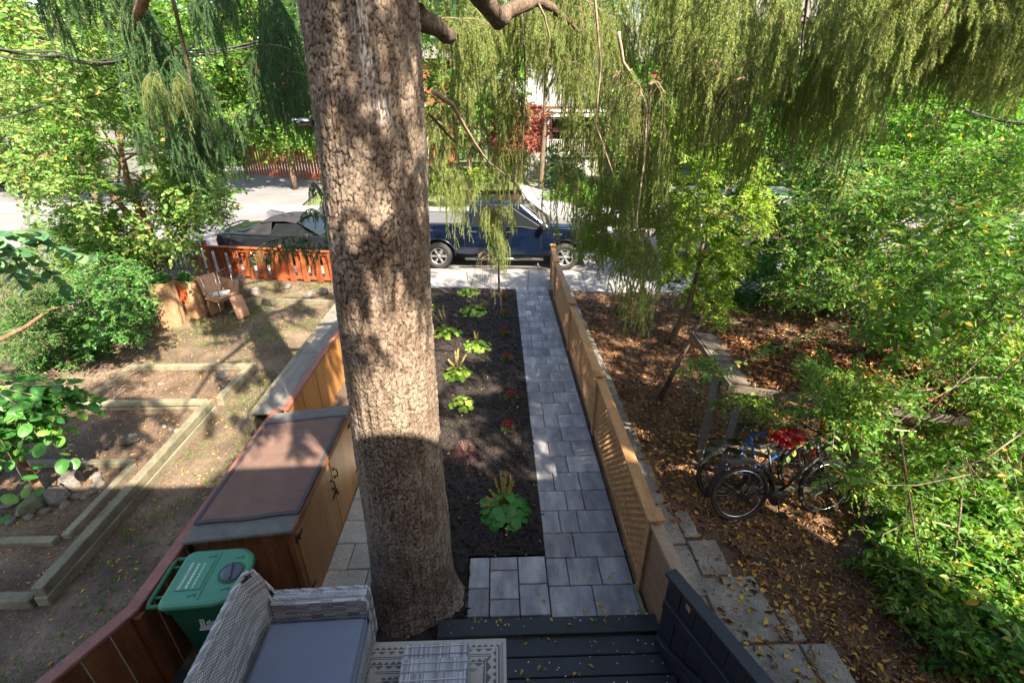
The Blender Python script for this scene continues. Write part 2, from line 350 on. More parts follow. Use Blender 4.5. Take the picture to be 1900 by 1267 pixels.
def rdir(rg, n): return nrm(rg.normal(size=(n, 3)))
def foliage(name, clumps, mats, seed, twigs=9, per=11, tl=.45, L=.07, W=.04, droop=.25, up=.15, stemr=.004, flat=.5):
    """clumps: (x, y, z, r) rows. Leafy twigs spread from every clump's middle"""
    rg = np.random.default_rng(seed); cl = np.asarray(clumps, float); n = len(cl) * twigs
    ctr = np.repeat(cl[:, :3], twigs, 0); rad = np.repeat(cl[:, 3], twigs)
    d = rdir(rg, n); d[:, 2] = d[:, 2] * .7 + up; d = nrm(d); ln = rad * rg.uniform(.6, 1.15, n) * tl / .45
    st = ctr + rdir(rg, n) * (rad * .35 * rg.random(n))[:, None]
    K = 4; ts = np.linspace(0, 1, K + 1); pts = [st + d * (ln * t)[:, None] + np.array([0, 0, -1.]) * (droop * ln * t * t)[:, None] for t in ts]
    Vs = []; Fs = []; MI = []; off = 0
    for k in range(K):
        V, F = tube_geo(pts[k], pts[k + 1], stemr * (1 - ts[k] * .7), stemr * (1 - ts[k + 1] * .7)); Vs.append(V); Fs.append(F + off); off += len(V); MI.append(np.ones(len(F)))
    t = (np.arange(per)[None, :] + rg.random((n, per)) * .6) / per * .88 + .12
    P = st[:, None] + d[:, None] * (ln[:, None] * t)[..., None] + np.array([0, 0, -1.]) * (droop * ln[:, None] * t * t)[..., None]
    tan = nrm(d[:, None] + np.array([0, 0, -1.]) * (2 * droop * t)[..., None])
    side = nrm(np.cross(tan, np.array([0, 0, 1.])) + 1e-4); sgn = np.where(np.arange(per) % 2, 1, -1)[None, :, None]
    D = nrm(tan * .55 + side * sgn * .85 + rg.normal(size=P.shape) * .28 + np.array([0, 0, -.12])); N = nrm(np.array([0, 0, 1.]) * flat + rg.normal(size=P.shape) * .42)
    m = P.shape[0] * P.shape[1]; sz = rg.uniform(.6, 1.15, m)
    V, F = leaf_geo(P.reshape(-1, 3), D.reshape(-1, 3), N.reshape(-1, 3), L * sz, W * sz); Vs.append(V); Fs.append(F + off); MI.append(np.zeros(len(F)))
    if len(mats) > 2: MI[-1][:] = np.tile(np.repeat(np.where(rg.random(len(cl)) < .35, 2, 0), twigs * per), 2)
    return npmesh(name, np.concatenate(Vs), [np.concatenate(Fs)], mats, np.concatenate(MI))
def vnoise(x, y, seed=0):
    xi = np.floor(x).astype(np.int64); yi = np.floor(y).astype(np.int64); fx = x - xi; fy = y - yi; fx = fx * fx * (3 - 2 * fx); fy = fy * fy * (3 - 2 * fy)
    def h(a, b): q = (a * 374761393 + b * 668265263 + seed * 974711) & 0xffffffff; q = ((q ^ (q >> 13)) * 1274126177) & 0xffffffff; return ((q ^ (q >> 16)) & 0xffff) / 65535.
    return (h(xi, yi) * (1 - fx) + h(xi + 1, yi) * fx) * (1 - fy) + (h(xi, yi + 1) * (1 - fx) + h(xi + 1, yi + 1) * fx) * fy
def fbm(x, y, seed=0, o=4): return sum(vnoise(x * 2 ** k, y * 2 ** k, seed + k) * .5 ** k for k in range(o)) / 2
def sheet(name, x0, x1, y0, y1, step, zf, mat, kind='structure', mask=None):
    nx = max(2, int((x1 - x0) / step)); ny = max(2, int((y1 - y0) / step))
    X, Y = np.meshgrid(np.linspace(x0, x1, nx), np.linspace(y0, y1, ny)); Z = zf(X, Y)
    V = np.stack([X, Y, Z], -1).reshape(-1, 3); i = (np.arange(ny - 1)[:, None] * nx + np.arange(nx - 1)[None, :]).ravel()
    F = np.stack([i, i + 1, i + nx + 1, i + nx], 1)
    if mask is not None: c = V[F].mean(1); F = F[mask(c[:, 0], c[:, 1])]
    return obj(name, npmesh(name, V, [F], mat, smooth=True), kind=kind)
def scatter(name, XY, zf, mats, seed, L=(.03, .07), W=.5, tilt=.35, kind='stuff', curl=.3, lift=.004, parent=None):
    rg = np.random.default_rng(seed); n = len(XY); a = rg.random(n) * 2 * PI
    D = np.stack([np.cos(a), np.sin(a), rg.normal(size=n) * tilt * .5], 1); N = nrm(np.array([0, 0, 1.]) + rg.normal(size=(n, 3)) * tilt)
    ln = rg.uniform(L[0], L[1], n); z = zf(XY[:, 0], XY[:, 1]) + lift + rg.random(n) * .012
    V, F = leaf_geo(np.stack([XY[:, 0], XY[:, 1], z], 1), D, N, ln, ln * W * rg.uniform(.7, 1.2, n), fold=.2, curl=curl)
    return obj(name, npmesh(name, V, [F], mats), kind=kind, parent=parent)
def inpoly(x, y, poly):
    r = np.zeros(x.shape, bool); n = len(poly)
    for i in range(n):
        (xa, ya), (xb, yb) = poly[i], poly[(i + 1) % n]
        c = ((ya > y) != (yb > y)); r ^= c & (x < (xb - xa) * (y - ya) / ((yb - ya) if yb != ya else 1e-9) + xa)
    return r
# ------------------------------------------------------------------ the setting
ST = math.radians(-4.6)                    # the street runs a little askew
def sp(x, y, z=0.): v = Rz(ST) @ Vector((x, y - 11.6, 0)); return Vector((v.x, v.y + 11.6, z))
def zy(x, y): return -.02 + .035 * fbm(x * 1.3, y * 1.3, 3) + .012 * fbm(x * 9, y * 9, 5)
g = G(); g.box((0, 40, -.35), (260, 200, .3)); obj('ground', g, m_lawn, kind='structure')
g = G(); q = [sp(-90, 13.4), sp(90, 13.4), sp(90, 21.5), sp(-90, 21.5)]
g.add([v + Vector((0, 0, -.10)) for v in q], [(0, 1, 2, 3)])
obj('road', g, m_road, kind='structure')
g = G(); g.add([(-34, 21, -.094), (-9.2, 21, -.094), (-13.5, 48, -.094), (-40, 60, -.094)], [(0, 1, 2, 3)]); obj('side_street', g, m_road, kind='structure')
sw = thing('sidewalk', '', ''); del sw['label']; del sw['category']; sw['kind'] = 'structure'; sw.location = sp(0, 12.5, -.05); sw.rotation_euler.z = ST
for k in range(-14, 15):
    obj('slab', boxmesh((1.512, 1.60 if k > -2 else .8, .14), m_walk, .008), None, sw, (k * 1.52, -.1 if k > -2 else .3, -.001 * (k % 3)))
    obj('kerb', boxmesh((1.515, .16, .15), m_conc, .012), None, sw, (k * 1.52, .79, -.004))
sheet('yard_soil', -15, -2.3, -3, 14.5, .07, zy, m_soil, mask=lambda x, y: y < 12.15 - .18 * (x + 2.3))
zl = lambda x, y: -.01 + .05 * fbm(x * 1.1, y * 1.1, 13) + .02 * fbm(x * 7, y * 7, 15)
sheet('leaf_littered_ground', 1.3, 16, -3, 12.2, .07, zl, m_litter, mask=lambda x, y: y < 11.65 - .08 * x)
zm = lambda x, y: .0 + .05 * fbm(x * 2.2, y * 2.2, 23) + .035 * fbm(x * 8, y * 8, 25)
sheet('mulch_bed', -2.35, .445, 2.6, 11.75, .02, zm, m_mulch, mask=lambda x, y: ~((x > -.34) & (y < 3.47)) & ~((x < -1.16) & (y < 6.2)) & (y < 11.66 - .08 * x))
# mulch chips
rg = np.random.default_rng(5); n = 34000; yy = 2.7 + 9 * rg.random(n) ** 1.5; XY = np.stack([rg.uniform(-2.3, .45, n), yy], 1)
k = ~((XY[:, 0] > -.33) & (XY[:, 1] < 3.47)) & ~((XY[:, 0] < -1.16) & (XY[:, 1] < 6.2)) & (XY[:, 1] < 11.6 - .08 * XY[:, 0])
scatter('mulch_chips', XY[k], zm, m_chip, 6, L=(.015, .06), W=.28, tilt=.5, lift=0)

# the path of grey blue pavers, 0.32 m rows
pv = thing('paver_path', '', ''); del pv['label']; del pv['category']; pv['kind'] = 'structure'; pv.location = (.45, 2.77, 0)
rr = random.Random(3); pats = [[.32, .515], [.515, .32], [.21, .42, .205], [.42, .415], [.205, .21, .42], [.21, .32, .305], [.32, .205, .31], [.15, .30, .385]]
last = None
for r in range(28):
    p = rr.choice([q for q in pats if q is not last]); last = p; x = 0
    for wd in p:
        piece('paver', (x + wd / 2 + rr.uniform(-.0015, .0015), r * .32 + .16, .02 + rr.uniform(-.0015, .0015)), (round(wd - .008, 3), .312, .05), m_paver, pv, (rr.uniform(-.003, .003), rr.uniform(-.003, .003), 0), .006); x += wd
for (x0, x1, y0, y1) in [(-.78, -.575, .32, .67), (-.78, -.575, .03, .315), (-.57, -.29, .515, .67), (-.57, -.29, .20, .51), (-.57, -.29, .03, .195), (-.285, -.005, .355, .67), (-.285, -.005, .03, .35)]:
    piece('paver', ((x0 + x1) / 2, (y0 + y1) / 2, .02), (round(x1 - x0 - .006, 3), round(y1 - y0 - .006, 3), .05), m_paver, pv, (0, 0, 0), .006)
g = G(); g.box((.42, 4.5, -.022), (.85, 9.0, .04)); g.box((-.39, .35, -.0225), (.79, .66, .04)); obj('sand_joint', g, m_mulch, pv)
# pale pavers between the shed and the big tree
pb = thing('pale_paver_strip', '', ''); del pb['label']; del pb['category']; pb['kind'] = 'structure'; pb.location = (-1.76, 2.7, 0)
for r in range(11):
    x = 0
    for wd in [[.32, .28], [.42, .18], [.2, .4]][r % 3]:
        piece('paver', (x + wd / 2, r * .32 + .16, .02 + rr.uniform(-.002, .002)), (round(wd - .008, 3), .312, .05), m_beige, pb, (0, 0, 0), .006); x += wd
g = G(); g.box((.3, 1.75, -.022), (.6, 3.5, .04)); obj('sand_joint', g, m_bedsoil, pb)
# old concrete slabs right of the fence
ps = thing('side_path', '', ''); del ps['label']; del ps['category']; ps['kind'] = 'structure'
for (x0, x1, y0, y1, tz) in [(1.47, 1.96, 4.13, 4.9, 0), (1.47, 1.97, 3.55, 4.11, .004), (1.47, 1.98, 2.95, 3.53, -.003), (1.99, 2.30, 3.17, 3.58, .006), (1.98, 2.15, 3.64, 4.0, -.004), (1.47, 1.92, 2.55, 2.93, .004), (1.95, 2.50, 2.50, 3.14, 0),
        (2.52, 2.66, 2.5, 2.8, -.006), (1.9, 2.55, 1.9, 2.47, .004), (2.57, 2.85, 1.95, 2.47, 0), (1.47, 1.87, 1.9, 2.52, 0), (1.5, 3.1, 1.1, 1.87, .003)] + \
        [(1.47, 1.95 - .01 * k, 4.92 + .78 * k, 4.92 + .78 * (k + 1) - .02, .004 * (k % 3 - 1)) for k in range(9)]:
    obj('slab', boxmesh((round(x1 - x0, 3), round(y1 - y0, 3), .08), m_conc, .012), None, ps, ((x0 + x1) / 2, (y0 + y1) / 2, .012 + tz), (tz * 1.5, -tz * 1.2, rr.uniform(-.012, .012)))

# leaves on the ground, right: nobody could count them
rg = np.random.default_rng(11); n = 60000
yy = 1.2 + 10.2 * rg.random(n) ** 1.35; xx = rg.uniform(1.5, 9.5, n)
k = (yy < 11.2 - .08 * xx) & ((xx > 1.93) | (rg.random(n) < .09)) & ((xx > 2.45 - .12 * (yy - 3)) | (yy > 3.7) | (rg.random(n) < .14)) & (rg.random(n) < .35 + .65 * fbm(xx * 1.5, yy * 1.5, 40) * 1.5)
scatter('fallen_leaves', np.stack([xx, yy], 1)[k], lambda x, y: np.where((x < 2.0) | ((x < 2.6) & (y < 3.6)), .055, zl(x, y)), m_fallen, 12, L=(.03, .085), W=.42, tilt=.55, curl=.5)
rg = np.random.default_rng(12); n = 260; xx = np.abs(rg.normal(size=n)) * 1.3 + 2.1; yy = rg.uniform(1.8, 5.5, n)
scatter('yellow_fallen_leaves', np.stack([xx, yy], 1), lambda x, y: np.where((x < 2.0) | ((x < 2.75) & (y < 3.6)), .055, zl(x, y) + .01), m_yleaf, 13, L=(.035, .07), W=.75, tilt=.3, curl=.25)
rg = np.random.default_rng(14); n = 70; xx = rg.uniform(-.3, 1.28, n); yy = 2.6 + 1.6 * rg.random(n) ** 1.5
scatter('leaves_on_pavers', np.stack([xx, yy], 1), lambda x, y: np.where(y < 2.74, .23, np.where((x > -.33) & (y < 3.4) | (x > .45), .048, .09)), m_yleaf, 15, L=(.02, .055), W=.5, tilt=.3, curl=.4)
rg = np.random.default_rng(16); n = 2600; xx = rg.uniform(-8.5, -2.9, n); yy = rg.uniform(1.8, 12.4, n)
scatter('small_fallen_leaves', np.stack([xx, yy], 1), zy, m_yleaf, 17, L=(.015, .05), W=.45, tilt=.4, curl=.4)
rg = np.random.default_rng(18); n = 240; xx = rg.uniform(-2.2, .45, n); yy = rg.uniform(3.6, 11, n)
scatter('leaves_on_mulch', np.stack([xx, yy], 1), lambda x, y: zm(x, y) + .02, m_yleaf, 19, L=(.015, .045), W=.4, tilt=.4, curl=.4)
rg = np.random.default_rng(20); n = 500; xx = rg.uniform(-30, 6, n); yy = rg.uniform(13.8, 21, n)
scatter('leaves_on_road', np.stack([xx, yy], 1), lambda x, y: x * 0 - .09, m_fallen, 21, L=(.05, .11), W=.5)
rg = np.random.default_rng(29); n = 16000; yy = 1.8 + 4.5 * rg.random(n); xx = rg.uniform(1.9, 7, n); k = ((xx > 2.5 - .1 * (yy - 3)) | (yy > 3.7) | (rg.random(n) < .12)) & (rg.random(n) < .25 + 1.1 * fbm(xx * 2.2, yy * 2.2, 44))
scatter('curled_leaves', np.stack([xx, yy], 1)[k], lambda x, y: np.where((x < 2.0) | ((x < 2.55) & (y < 3.6)), .056, zl(x, y) + .006), m_curl, 30, L=(.02, .055), W=.26, tilt=.6, curl=.6)
# patchy grass and weeds, left yard
rg = np.random.default_rng(30); n = 90000; xx = rg.uniform(-9, -2.85, n); yy = 1.6 + 11 * rg.random(n) ** 1.1
bare = ((xx > -6.55) & (xx < -4.25) & (yy > 3.1) & (yy < 7.6)); dens = np.clip((fbm(xx * 1.7, yy * 1.7, 50) - .41) * 5, 0, 1) + .06
k = ~bare & (rg.random(n) < dens)
xx, yy = xx[k], yy[k]; n = len(xx); a = rg.random(n) * 2 * PI; h = rg.uniform(.02, .06, n)
P = np.stack([xx, yy, zy(xx, yy)], 1); lean = rg.uniform(.3, 1.1, n)
D = np.stack([np.cos(a) * lean, np.sin(a) * lean, np.ones(n)], 1); V, F = leaf_geo(P, D, rdir(rg, n), h, h * .12, fold=0, curl=.15)
obj('patchy_grass', npmesh('patchy_grass', V, [F], m_grass), kind='stuff')
n = 8000; xx = rg.uniform(-9, -2.85, n); yy = rg.uniform(2, 12.3, n); k = (rg.random(n) < np.clip((fbm(xx * 1.4, yy * 1.4, 60) - .42) * 5, .04, 1)) & ~((xx > -6.4) & (xx < -4.3) & (yy > 3.2) & (yy < 7.5))
scatter('broadleaf_weeds', np.stack([xx, yy], 1)[k], lambda x, y: zy(x, y) + .01, m_lf_mid, 32, L=(.02, .055), W=.7, tilt=.5)
# fine chips, sticks in the raised beds' soil
rg = np.random.default_rng(33); n = 9000; xx = rg.uniform(-6.9, -4.3, n); yy = rg.uniform(2.9, 7.6, n)
scatter('bed_debris', np.stack([xx, yy], 1), zy, m_fallen, 34, L=(.01, .045), W=.25, tilt=.3, curl=.1, lift=.002)
n = 9000; xx = rg.uniform(-9, -2.85, n); yy = rg.uniform(1.6, 12.3, n)
scatter('yard_debris', np.stack([xx, yy], 1), zy, m_fallen, 35, L=(.01, .04), W=.3, tilt=.3, curl=.1, lift=.002)

# ------------------------------------------------------------------ deck, house wall behind the camera
dk = thing('deck', 'dark navy painted deck with a low step at the foot of the big tree', 'deck', (0, 0, 0))
piece('deck_board', (.405, 2.60, .185), (1.93, .155, .035), m_dark, dk, (0, 0, 0), .006)
for k in range(16):
    y = 2.44 - k * .1605
    piece('deck_board', (.36 if k else .42, y, .15), (2.02 if k < 3 else 3.6, .152, .035), m_dark, dk, (0, 0, 0), .006) if k < 1 else piece('deck_board', (-.62, y, .15), (3.98, .152, .035), m_dark, dk, (0, 0, 0), .006)
g = G(); g.box((.405, 2.655, .085), (1.91, .03, .165)); g.box((-.62, 1.2, .06), (3.9, 2.3, .12)); obj('skirt', g, m_dark, dk)
# paint chips and petals on the boards are flat marks too small to build one by one
rg = np.random.default_rng(61); n = 90
scatter('white_specks', np.stack([rg.uniform(-.5, 1.35, n), rg.uniform(1.9, 2.66, n)], 1), lambda x, y: np.where(y > 2.525, .204, .169), m_print, 62, L=(.006, .016), W=.9, tilt=.05, curl=0, lift=.001)
rg = np.random.default_rng(63); n = 16
scatter('leaves_on_deck', np.stack([rg.uniform(-.1, 1.3, n), rg.uniform(1.95, 2.6, n)], 1), lambda x, y: np.where(y > 2.525, .204, .170), m_yleaf, 64, L=(.03, .06), W=.4, tilt=.3, curl=.5)
hs = thing('brick_house', 'tall brick house wall directly behind the deck, casting the near shade', 'house', (1.5, -.35, 0))
g = G(); g.box((-.65, -4.2, 2.9), (11.3, 7.6, 5.8)); obj('wall', g, m_brick, hs)
g = G(); g.box((-.65, -4.2, 5.88), (11.6, 7.9, .16)); obj('roof', g, m_roof, hs)

# ------------------------------------------------------------------ lattice fence
lf = thing('lattice_fence', 'new pine fence with lattice panels and capped posts along the paver path', 'fence', (1.36, 0, 0))
py_ = [3.03, 5.50, 8.15, 10.85, 12.25]; px_ = [-.02, -.01, 0, .03, .09]
for x, y in zip(px_, py_):
    b = piece('post', (x, y, .50), (.09, .09, 1.0), m_tan, lf)
    piece('post_cap', (0, 0, .515), (.155, .155, .03), m_tan, b, ch=.008)
lat_cache = {}
for k in range(4):
    x0, y0, x1, y1 = px_[k], py_[k] + .05, px_[k + 1], py_[k + 1] - .05
    L = y1 - y0; a = -math.atan2(x1 - x0, L); c = ((x0 + x1) / 2, (y0 + y1) / 2)
    piece('top_rail', (c[0], c[1], .965), (.12, round(L, 3), .035), m_tan, lf, (0, 0, a), .005)
    piece('bottom_rail', (c[0], c[1], .10), (.045, round(L, 3), .085), m_tan, lf, (0, 0, a))
    piece('upper_rail', (c[0], c[1], .90), (.04, round(L, 3), .075), m_tan, lf, (0, 0, a))
    for e in (-1, 1): piece('side_stile', (c[0] - e * (L / 2 - .02) * math.sin(a), c[1] + e * (L / 2 - .02), .5), (.05, .035, .72), m_tan, lf, (0, 0, a))
    g = G(); h0, h1 = .14, .87; H_ = h1 - h0; sp_ = .088
    for s, xx in ((1, -.006), (-1, .006)):
        t = -H_
        while t < L:
            # diagonal slat clipped to the panel
            ya, za, yb, zb = t, h0, t + H_, h1
            if s < 0: ya, yb = L - t, L - t - H_
            pa = [ya, za]; pbb = [yb, zb]
            def clip(p, q):
                for lim in (0, L):
                    if (p[0] - lim) * (q[0] - lim) < 0 and ((lim == 0 and p[0] < 0) or (lim == L and p[0] > L)):
                        f = (lim - p[0]) / (q[0] - p[0]); p = [lim, p[1] + (q[1] - p[1]) * f]
                return p
            pa = clip(pa, pbb); pbb = clip(pbb, pa)
            if 0 <= pa[0] <= L and 0 <= pbb[0] <= L and abs(pa[0] - pbb[0]) > .02:
                A = Vector((xx, pa[0] - L / 2, pa[1])); B = Vector((xx, pbb[0] - L / 2, pbb[1])); d = B - A
                g.box((A + B) / 2, (.010, d.length, .030), Rx(math.atan2(d.z, d.y)))
            t += sp_
    obj('lattice', g, m_tan, lf, (c[0], c[1], 0), (0, 0, a), kind='stuff')
pf = thing('plywood_fence', 'short rough plywood fence section between the last lattice post and the deck', 'fence', (1.36, 2.62, 0))
piece('panel', (.0, -.02, .46), (.018, .86, .90), m_ply, pf, (0, 0, .06)); piece('top_rail', (.02, -.01, .935), (.11, .84, .04), m_tanold, pf, (0, 0, .06))
piece('ground_board', (-.06, 0, .05), (.03, .86, .10), m_beam, pf, (0, 0, .06))
# dark gate
gt = thing('dark_gate', 'navy painted board railing standing open over the concrete slabs', 'railing', (1.28, 2.44, 0), math.radians(22))
for k in range(9): piece('board', (0, -.08 - k * .15, .56), (.022, .143, .94), m_dark, gt, (0, 0, 0), .004)
piece('top_rail', (.0, -.68, 1.045), (.10, 1.36, .035), m_dark, gt); piece('brace', (-.03, -.68, .75), (.04, 1.3, .09), m_dark, gt); piece('brace', (-.03, -.68, .3), (.04, 1.3, .09), m_dark, gt)
g = G(); g.bar((-.045, -.1, .3), (-.045, -1.2, .72), .03, .06); obj('diagonal_brace', g, m_dark, gt)

# ------------------------------------------------------------------ shed with its mat
sh = thing('storage_shed', 'low varnished wooden storage shed with doors and a grey sloping lid', 'shed', (-2.20, 3.79, 0), math.radians(.5))
W_, D_, Hh = .84, 1.70, 1.06
for k in range(6): piece('front_board', (-W_ / 2 + .072 + k * .1433, -D_ / 2, .50 - .0 * k), (.139, .022, .98), m_brownboard, sh, (0, 0, 0), .005)
for k in range(6): piece('rear_board', (-W_ / 2 + .072 + k * .1433, D_ / 2, .50), (.139, .022, .98), m_door, sh, (0, 0, 0), .005)
piece('back_panel', (-W_ / 2, 0, .48), (.02, D_ - .03, .96), m_brownboard, sh)
for y in (-D_ / 2, D_ / 2): piece('corner_post', (W_ / 2 - .01, y, .52), (.05, .05, 1.03), m_brownboard, sh)
dz = .53
d1 = piece('door', (W_ / 2 + .012, -.36, dz), (.02, .90, .99), m_door, sh, (0, 0, 0), .003)
d2 = piece('door', (W_ / 2 + .012, .475, dz), (.02, .745, .99), m_door, sh, (0, 0, 0), .003)
g = G(); g.box((W_ / 2 - .02, .1, .53), (.02, 1.68, 1.0)); obj('inner_frame', g, m_metal, sh)
def pull(): 
    g = G(); g.tube([(0, 0, .05), (.03, 0, .045), (.035, 0, 0), (.03, 0, -.045), (0, 0, -.05)], .006, 6); g.box((.002, 0, .055), (.006, .022, .03)); g.box((.002, 0, -.055), (.006, .022, .03)); return g.mesh('handle', m_metal)
hm = pull(); obj('handle', hm, None, d1, (.012, .40, .17)); obj('handle', hm, None, d2, (.012, -.32, .23))
g = G(); g.box((.012, 0, 0), (.006, .14, .03)); g.box((.016, .04, 0), (.012, .03, .05)); g.tube([(.02, .04, 0), (.035, .04, -.02), (.02, .04, -.05)], .005, 6); obj('hasp', g, m_metal, d1, (.003, .43, .02))
def hinge(): g = G(); g.box((.008, .03, 0), (.006, .07, .035)); g.tube([(.012, -.012, -.03), (.012, -.012, .03)], .008, 8); g.box((.008, -.045, 0), (.006, .05, .035)); return g.mesh('hinge', m_metal)
hg = hinge(); obj('hinge', hg, None, d1, (.003, -.42, .36)); obj('hinge', hg, None, d1, (.003, -.42, -.3)); obj('hinge', hg, None, d2, (.003, .35, .36)); obj('hinge', hg, None, d2, (.003, .35, -.3))
sl = math.atan2(.10, .95)
lid = obj('lid', G().box((0, 0, 0), (.92, 1.84, .04), None, .008), m_shingle, sh, (.02, -.01, 1.045), (0, -sl, 0))
piece('lid_edge', (.465, 0, -.012), (.018, 1.84, .06), m_brownboard, lid)
mt = G(); nx_, ny_ = 14, 24
def matz(x, y): return .014 + .004 * math.sin(x * 9 + y * 3) + .004 * math.sin(y * 7)
vs = [(-.435 + .88 * i / nx_, -.74 + 1.42 * j / ny_ + .006 * math.sin(i * .7), matz(i / nx_, j / ny_)) for j in range(ny_ + 1) for i in range(nx_ + 1)]
mt.add(vs, [(j * (nx_ + 1) + i, j * (nx_ + 1) + i + 1, (j + 1) * (nx_ + 1) + i + 1, (j + 1) * (nx_ + 1) + i) for j in range(ny_) for i in range(nx_)], 0, True)
mr = thing('doormat', 'worn brown mat with dark edging spread over the shed lid', 'mat', (0, 0, 0))
mr.matrix_world = Matrix.Translation((-2.20, 3.79, 0)) @ Matrix.Rotation(math.radians(.5), 4, 'Z') @ Matrix.Translation((.02, -.01, 1.066)) @ Matrix.Rotation(-sl, 4, 'Y')
obj('pile', mt, m_mat, mr)
def edge(i, j): return Vector(vs[j * (nx_ + 1) + i]) + Vector((0, 0, .003))
path = [edge(i, 0) for i in range(nx_ + 1)] + [edge(nx_, j) for j in range(1, ny_ + 1)] + [edge(i, ny_) for i in range(nx_ - 1, -1, -1)] + [edge(0, j) for j in range(ny_ - 1, -1, -1)]
g = G()
for a, b in zip(path[:-1], path[1:]): g.bar(a, b + (b - a) * .1, .036, .007)
obj('edging', g, m_matedge, mr)

# ------------------------------------------------------------------ red brown boundary fence, left of shed and bin
bf = thing('boundary_fence', 'low brown board fence with flat red capping rail beside the shed and bin', 'fence', (-2.74, 0, 0))
A, K, E_ = Vector((0.02, 4.92, 0)), Vector((.03, 2.36, 0)), Vector((-.42, 1.36, 0))
def fence_run(P, Q, n, top, mat, parent, rail, zb=.0):
    d = Q - P; L = d.length; a = math.atan2(d.y, d.x)
    for k in range(n):
        c = P + d * ((k + .5) / n); piece('board', (c.x, c.y, zb + (top - zb) / 2 - .01), (round(L / n - .012, 3), .02, round(top - zb - .02, 3)), mat, parent, (0, 0, a), .003)
    c = (P + Q) / 2; piece('cap_rail', (c.x, c.y, top + .01), (round(L + .02, 3), .10, .036), rail, parent, (0, 0, a), .006)
fence_run(A, K, 17, .90, m_brownboard, bf, m_redrail); fence_run(K, E_, 6, .898, m_brownboard, bf, m_redrail)
for p in ((K.x + .04, K.y - .03), (A.x + .045, A.y - .05)): piece('post', (p[0], p[1], .44), (.06, .06, .87), m_brownboard, bf)
g = G()
for k in range(22): g.tube([(.05, 2.5 + k * .105, .86), (.09, 2.51 + k * .105, .885)], .0025, 5)
obj('nail', g, m_steel, bf, kind='stuff')
# rear run beyond the shed: grey ledge, red rail, sunlit plywood
rf = thing('ledge_fence', 'boxed fence beyond the shed with grey plank ledge, red rail and pale panels', 'fence', (-2.55, 0, 0))
for k, (y0, y1) in enumerate([(4.95, 6.55), (6.57, 8.2), (8.22, 9.9), (9.92, 11.5)]):
    x = -.33 - .03 * k
    piece('ledge_plank', (x, (y0 + y1) / 2, .84), (.30, round(y1 - y0, 3), .035), m_greywood, rf, (0, 0, .02), .004)
    piece('edge_timber', (x - .20, (y0 + y1) / 2, .80), (.07, round(y1 - y0, 3), .08), m_beam, rf, (0, 0, .02), .006)
    piece('red_rail', (x + .23, (y0 + y1) / 2, .895), (.08, round(y1 - y0, 3), .04), m_redrail, rf, (0, 0, .02), .005)
    for q in range(3): yq = y0 + (y1 - y0) * (q + .5) / 3; piece('panel', (x + .23, yq, .44), (.02, round((y1 - y0) / 3 - .008, 3), .87), m_door, rf, (0, 0, .02), .003)
    piece('back_panel', (x - .20, (y0 + y1) / 2, .38), (.03, round(y1 - y0, 3), .76), m_beam, rf, (0, 0, .02), .003)

# ------------------------------------------------------------------ green bin
bn = thing('green_bin', 'green wheeled organics bin with pale green lid beside the boundary fence', 'waste bin', (-2.25, 2.56, .0), math.radians(4))
def rr_(w, d, r, n=5, front=None):
    """rounded rectangle outline; the +x side is rounder"""
    pts = []
    for (cx, cy, a0, rad) in ((w / 2, d / 2, 0, front or r), (-w / 2, d / 2, 90, r), (-w / 2, -d / 2, 180, r), (w / 2, -d / 2, 270, front or r)):
        ox = cx - math.copysign(rad, cx); oy = cy - math.copysign(rad, cy)
        for k in range(n + 1): a = math.radians(a0 + 90 * k / n); pts.append((ox + rad * math.cos(a), oy + rad * math.sin(a)))
    return pts
def stack(g, rings, mi=0, smooth=False):
    n = len(rings[0][0]); vs = [Vector((x, y, z)) for ring, z in rings for x, y in ring]
    fs = [(i * n + j, i * n + (j + 1) % n, (i + 1) * n + (j + 1) % n, (i + 1) * n + j) for i in range(len(rings) - 1) for j in range(n)] + [tuple(reversed(range(n))), tuple((len(rings) - 1) * n + j for j in range(n))]
    g.add(vs, fs, mi, smooth); return g
g = stack(G(), [(rr_(.36, .34, .05), .06), (rr_(.47, .44, .06), .88), (rr_(.52, .47, .07), .89), (rr_(.52, .47, .07), .94)]); obj('body', g, m_green, bn, bev=.004)
g = stack(G(), [(rr_(.545, .49, .06, front=.16), .942), (rr_(.56, .505, .06, front=.165), .965), (rr_(.54, .49, .06, front=.16), .985), (rr_(.50, .45, .06, front=.15), .995)])
lidb = obj('lid', g, m_lid, bn, (.01, 0, 0), bev=.003)
g = G(); g.box((-.115, 0, .999), (.19, .25, .008), None, .003); g.box((-.0, 0, .998), (.006, .42, .006)); obj('label_panel', g, m_lid, lidb)
g = G(); g.lathe([(.095, .994), (.097, 1.001), (.088, 1.004), (.082, 1.0)], (.155, 0, 0), n=28); obj('latch_ring', g, m_green, lidb)
g = G(); g.lathe([(.078, .995), (.078, 1.006), (.07, 1.012), (.03, 1.013)], (.155, 0, 0), n=28); g.box((.155, 0, 1.022), (.022, .145, .028), Rz(.25), .006); obj('latch', g, m_dial, lidb)
g = G()
for y, x in ((.17, -.06), (-.17, -.06), (.14, .16), (-.14, .16)): g.box((x, y, .997), (.05, .006, .004), Rz(.3)); g.box((x + .03, y, .997), (.006, .03, .004))
obj('lid_mark', g, m_green, lidb)
g = G(); g.tube([(-.335, -.21, .955), (-.345, -.17, .96), (-.345, .17, .96), (-.335, .21, .955)], .016, 10)
for s in (-1, 1): g.box((-.29, s * .205, .95), (.12, .03, .035), None, .008); g.box((-.30, s * .13, .95), (.09, .02, .02), None, .005)
obj('handle', g, m_green, bn)
wt = G(); wt.lathe([(.05, -.03), (.10, -.03), (.115, -.02), (.115, .02), (.10, .03), (.05, .03)], R=Rx(PI / 2), n=24)
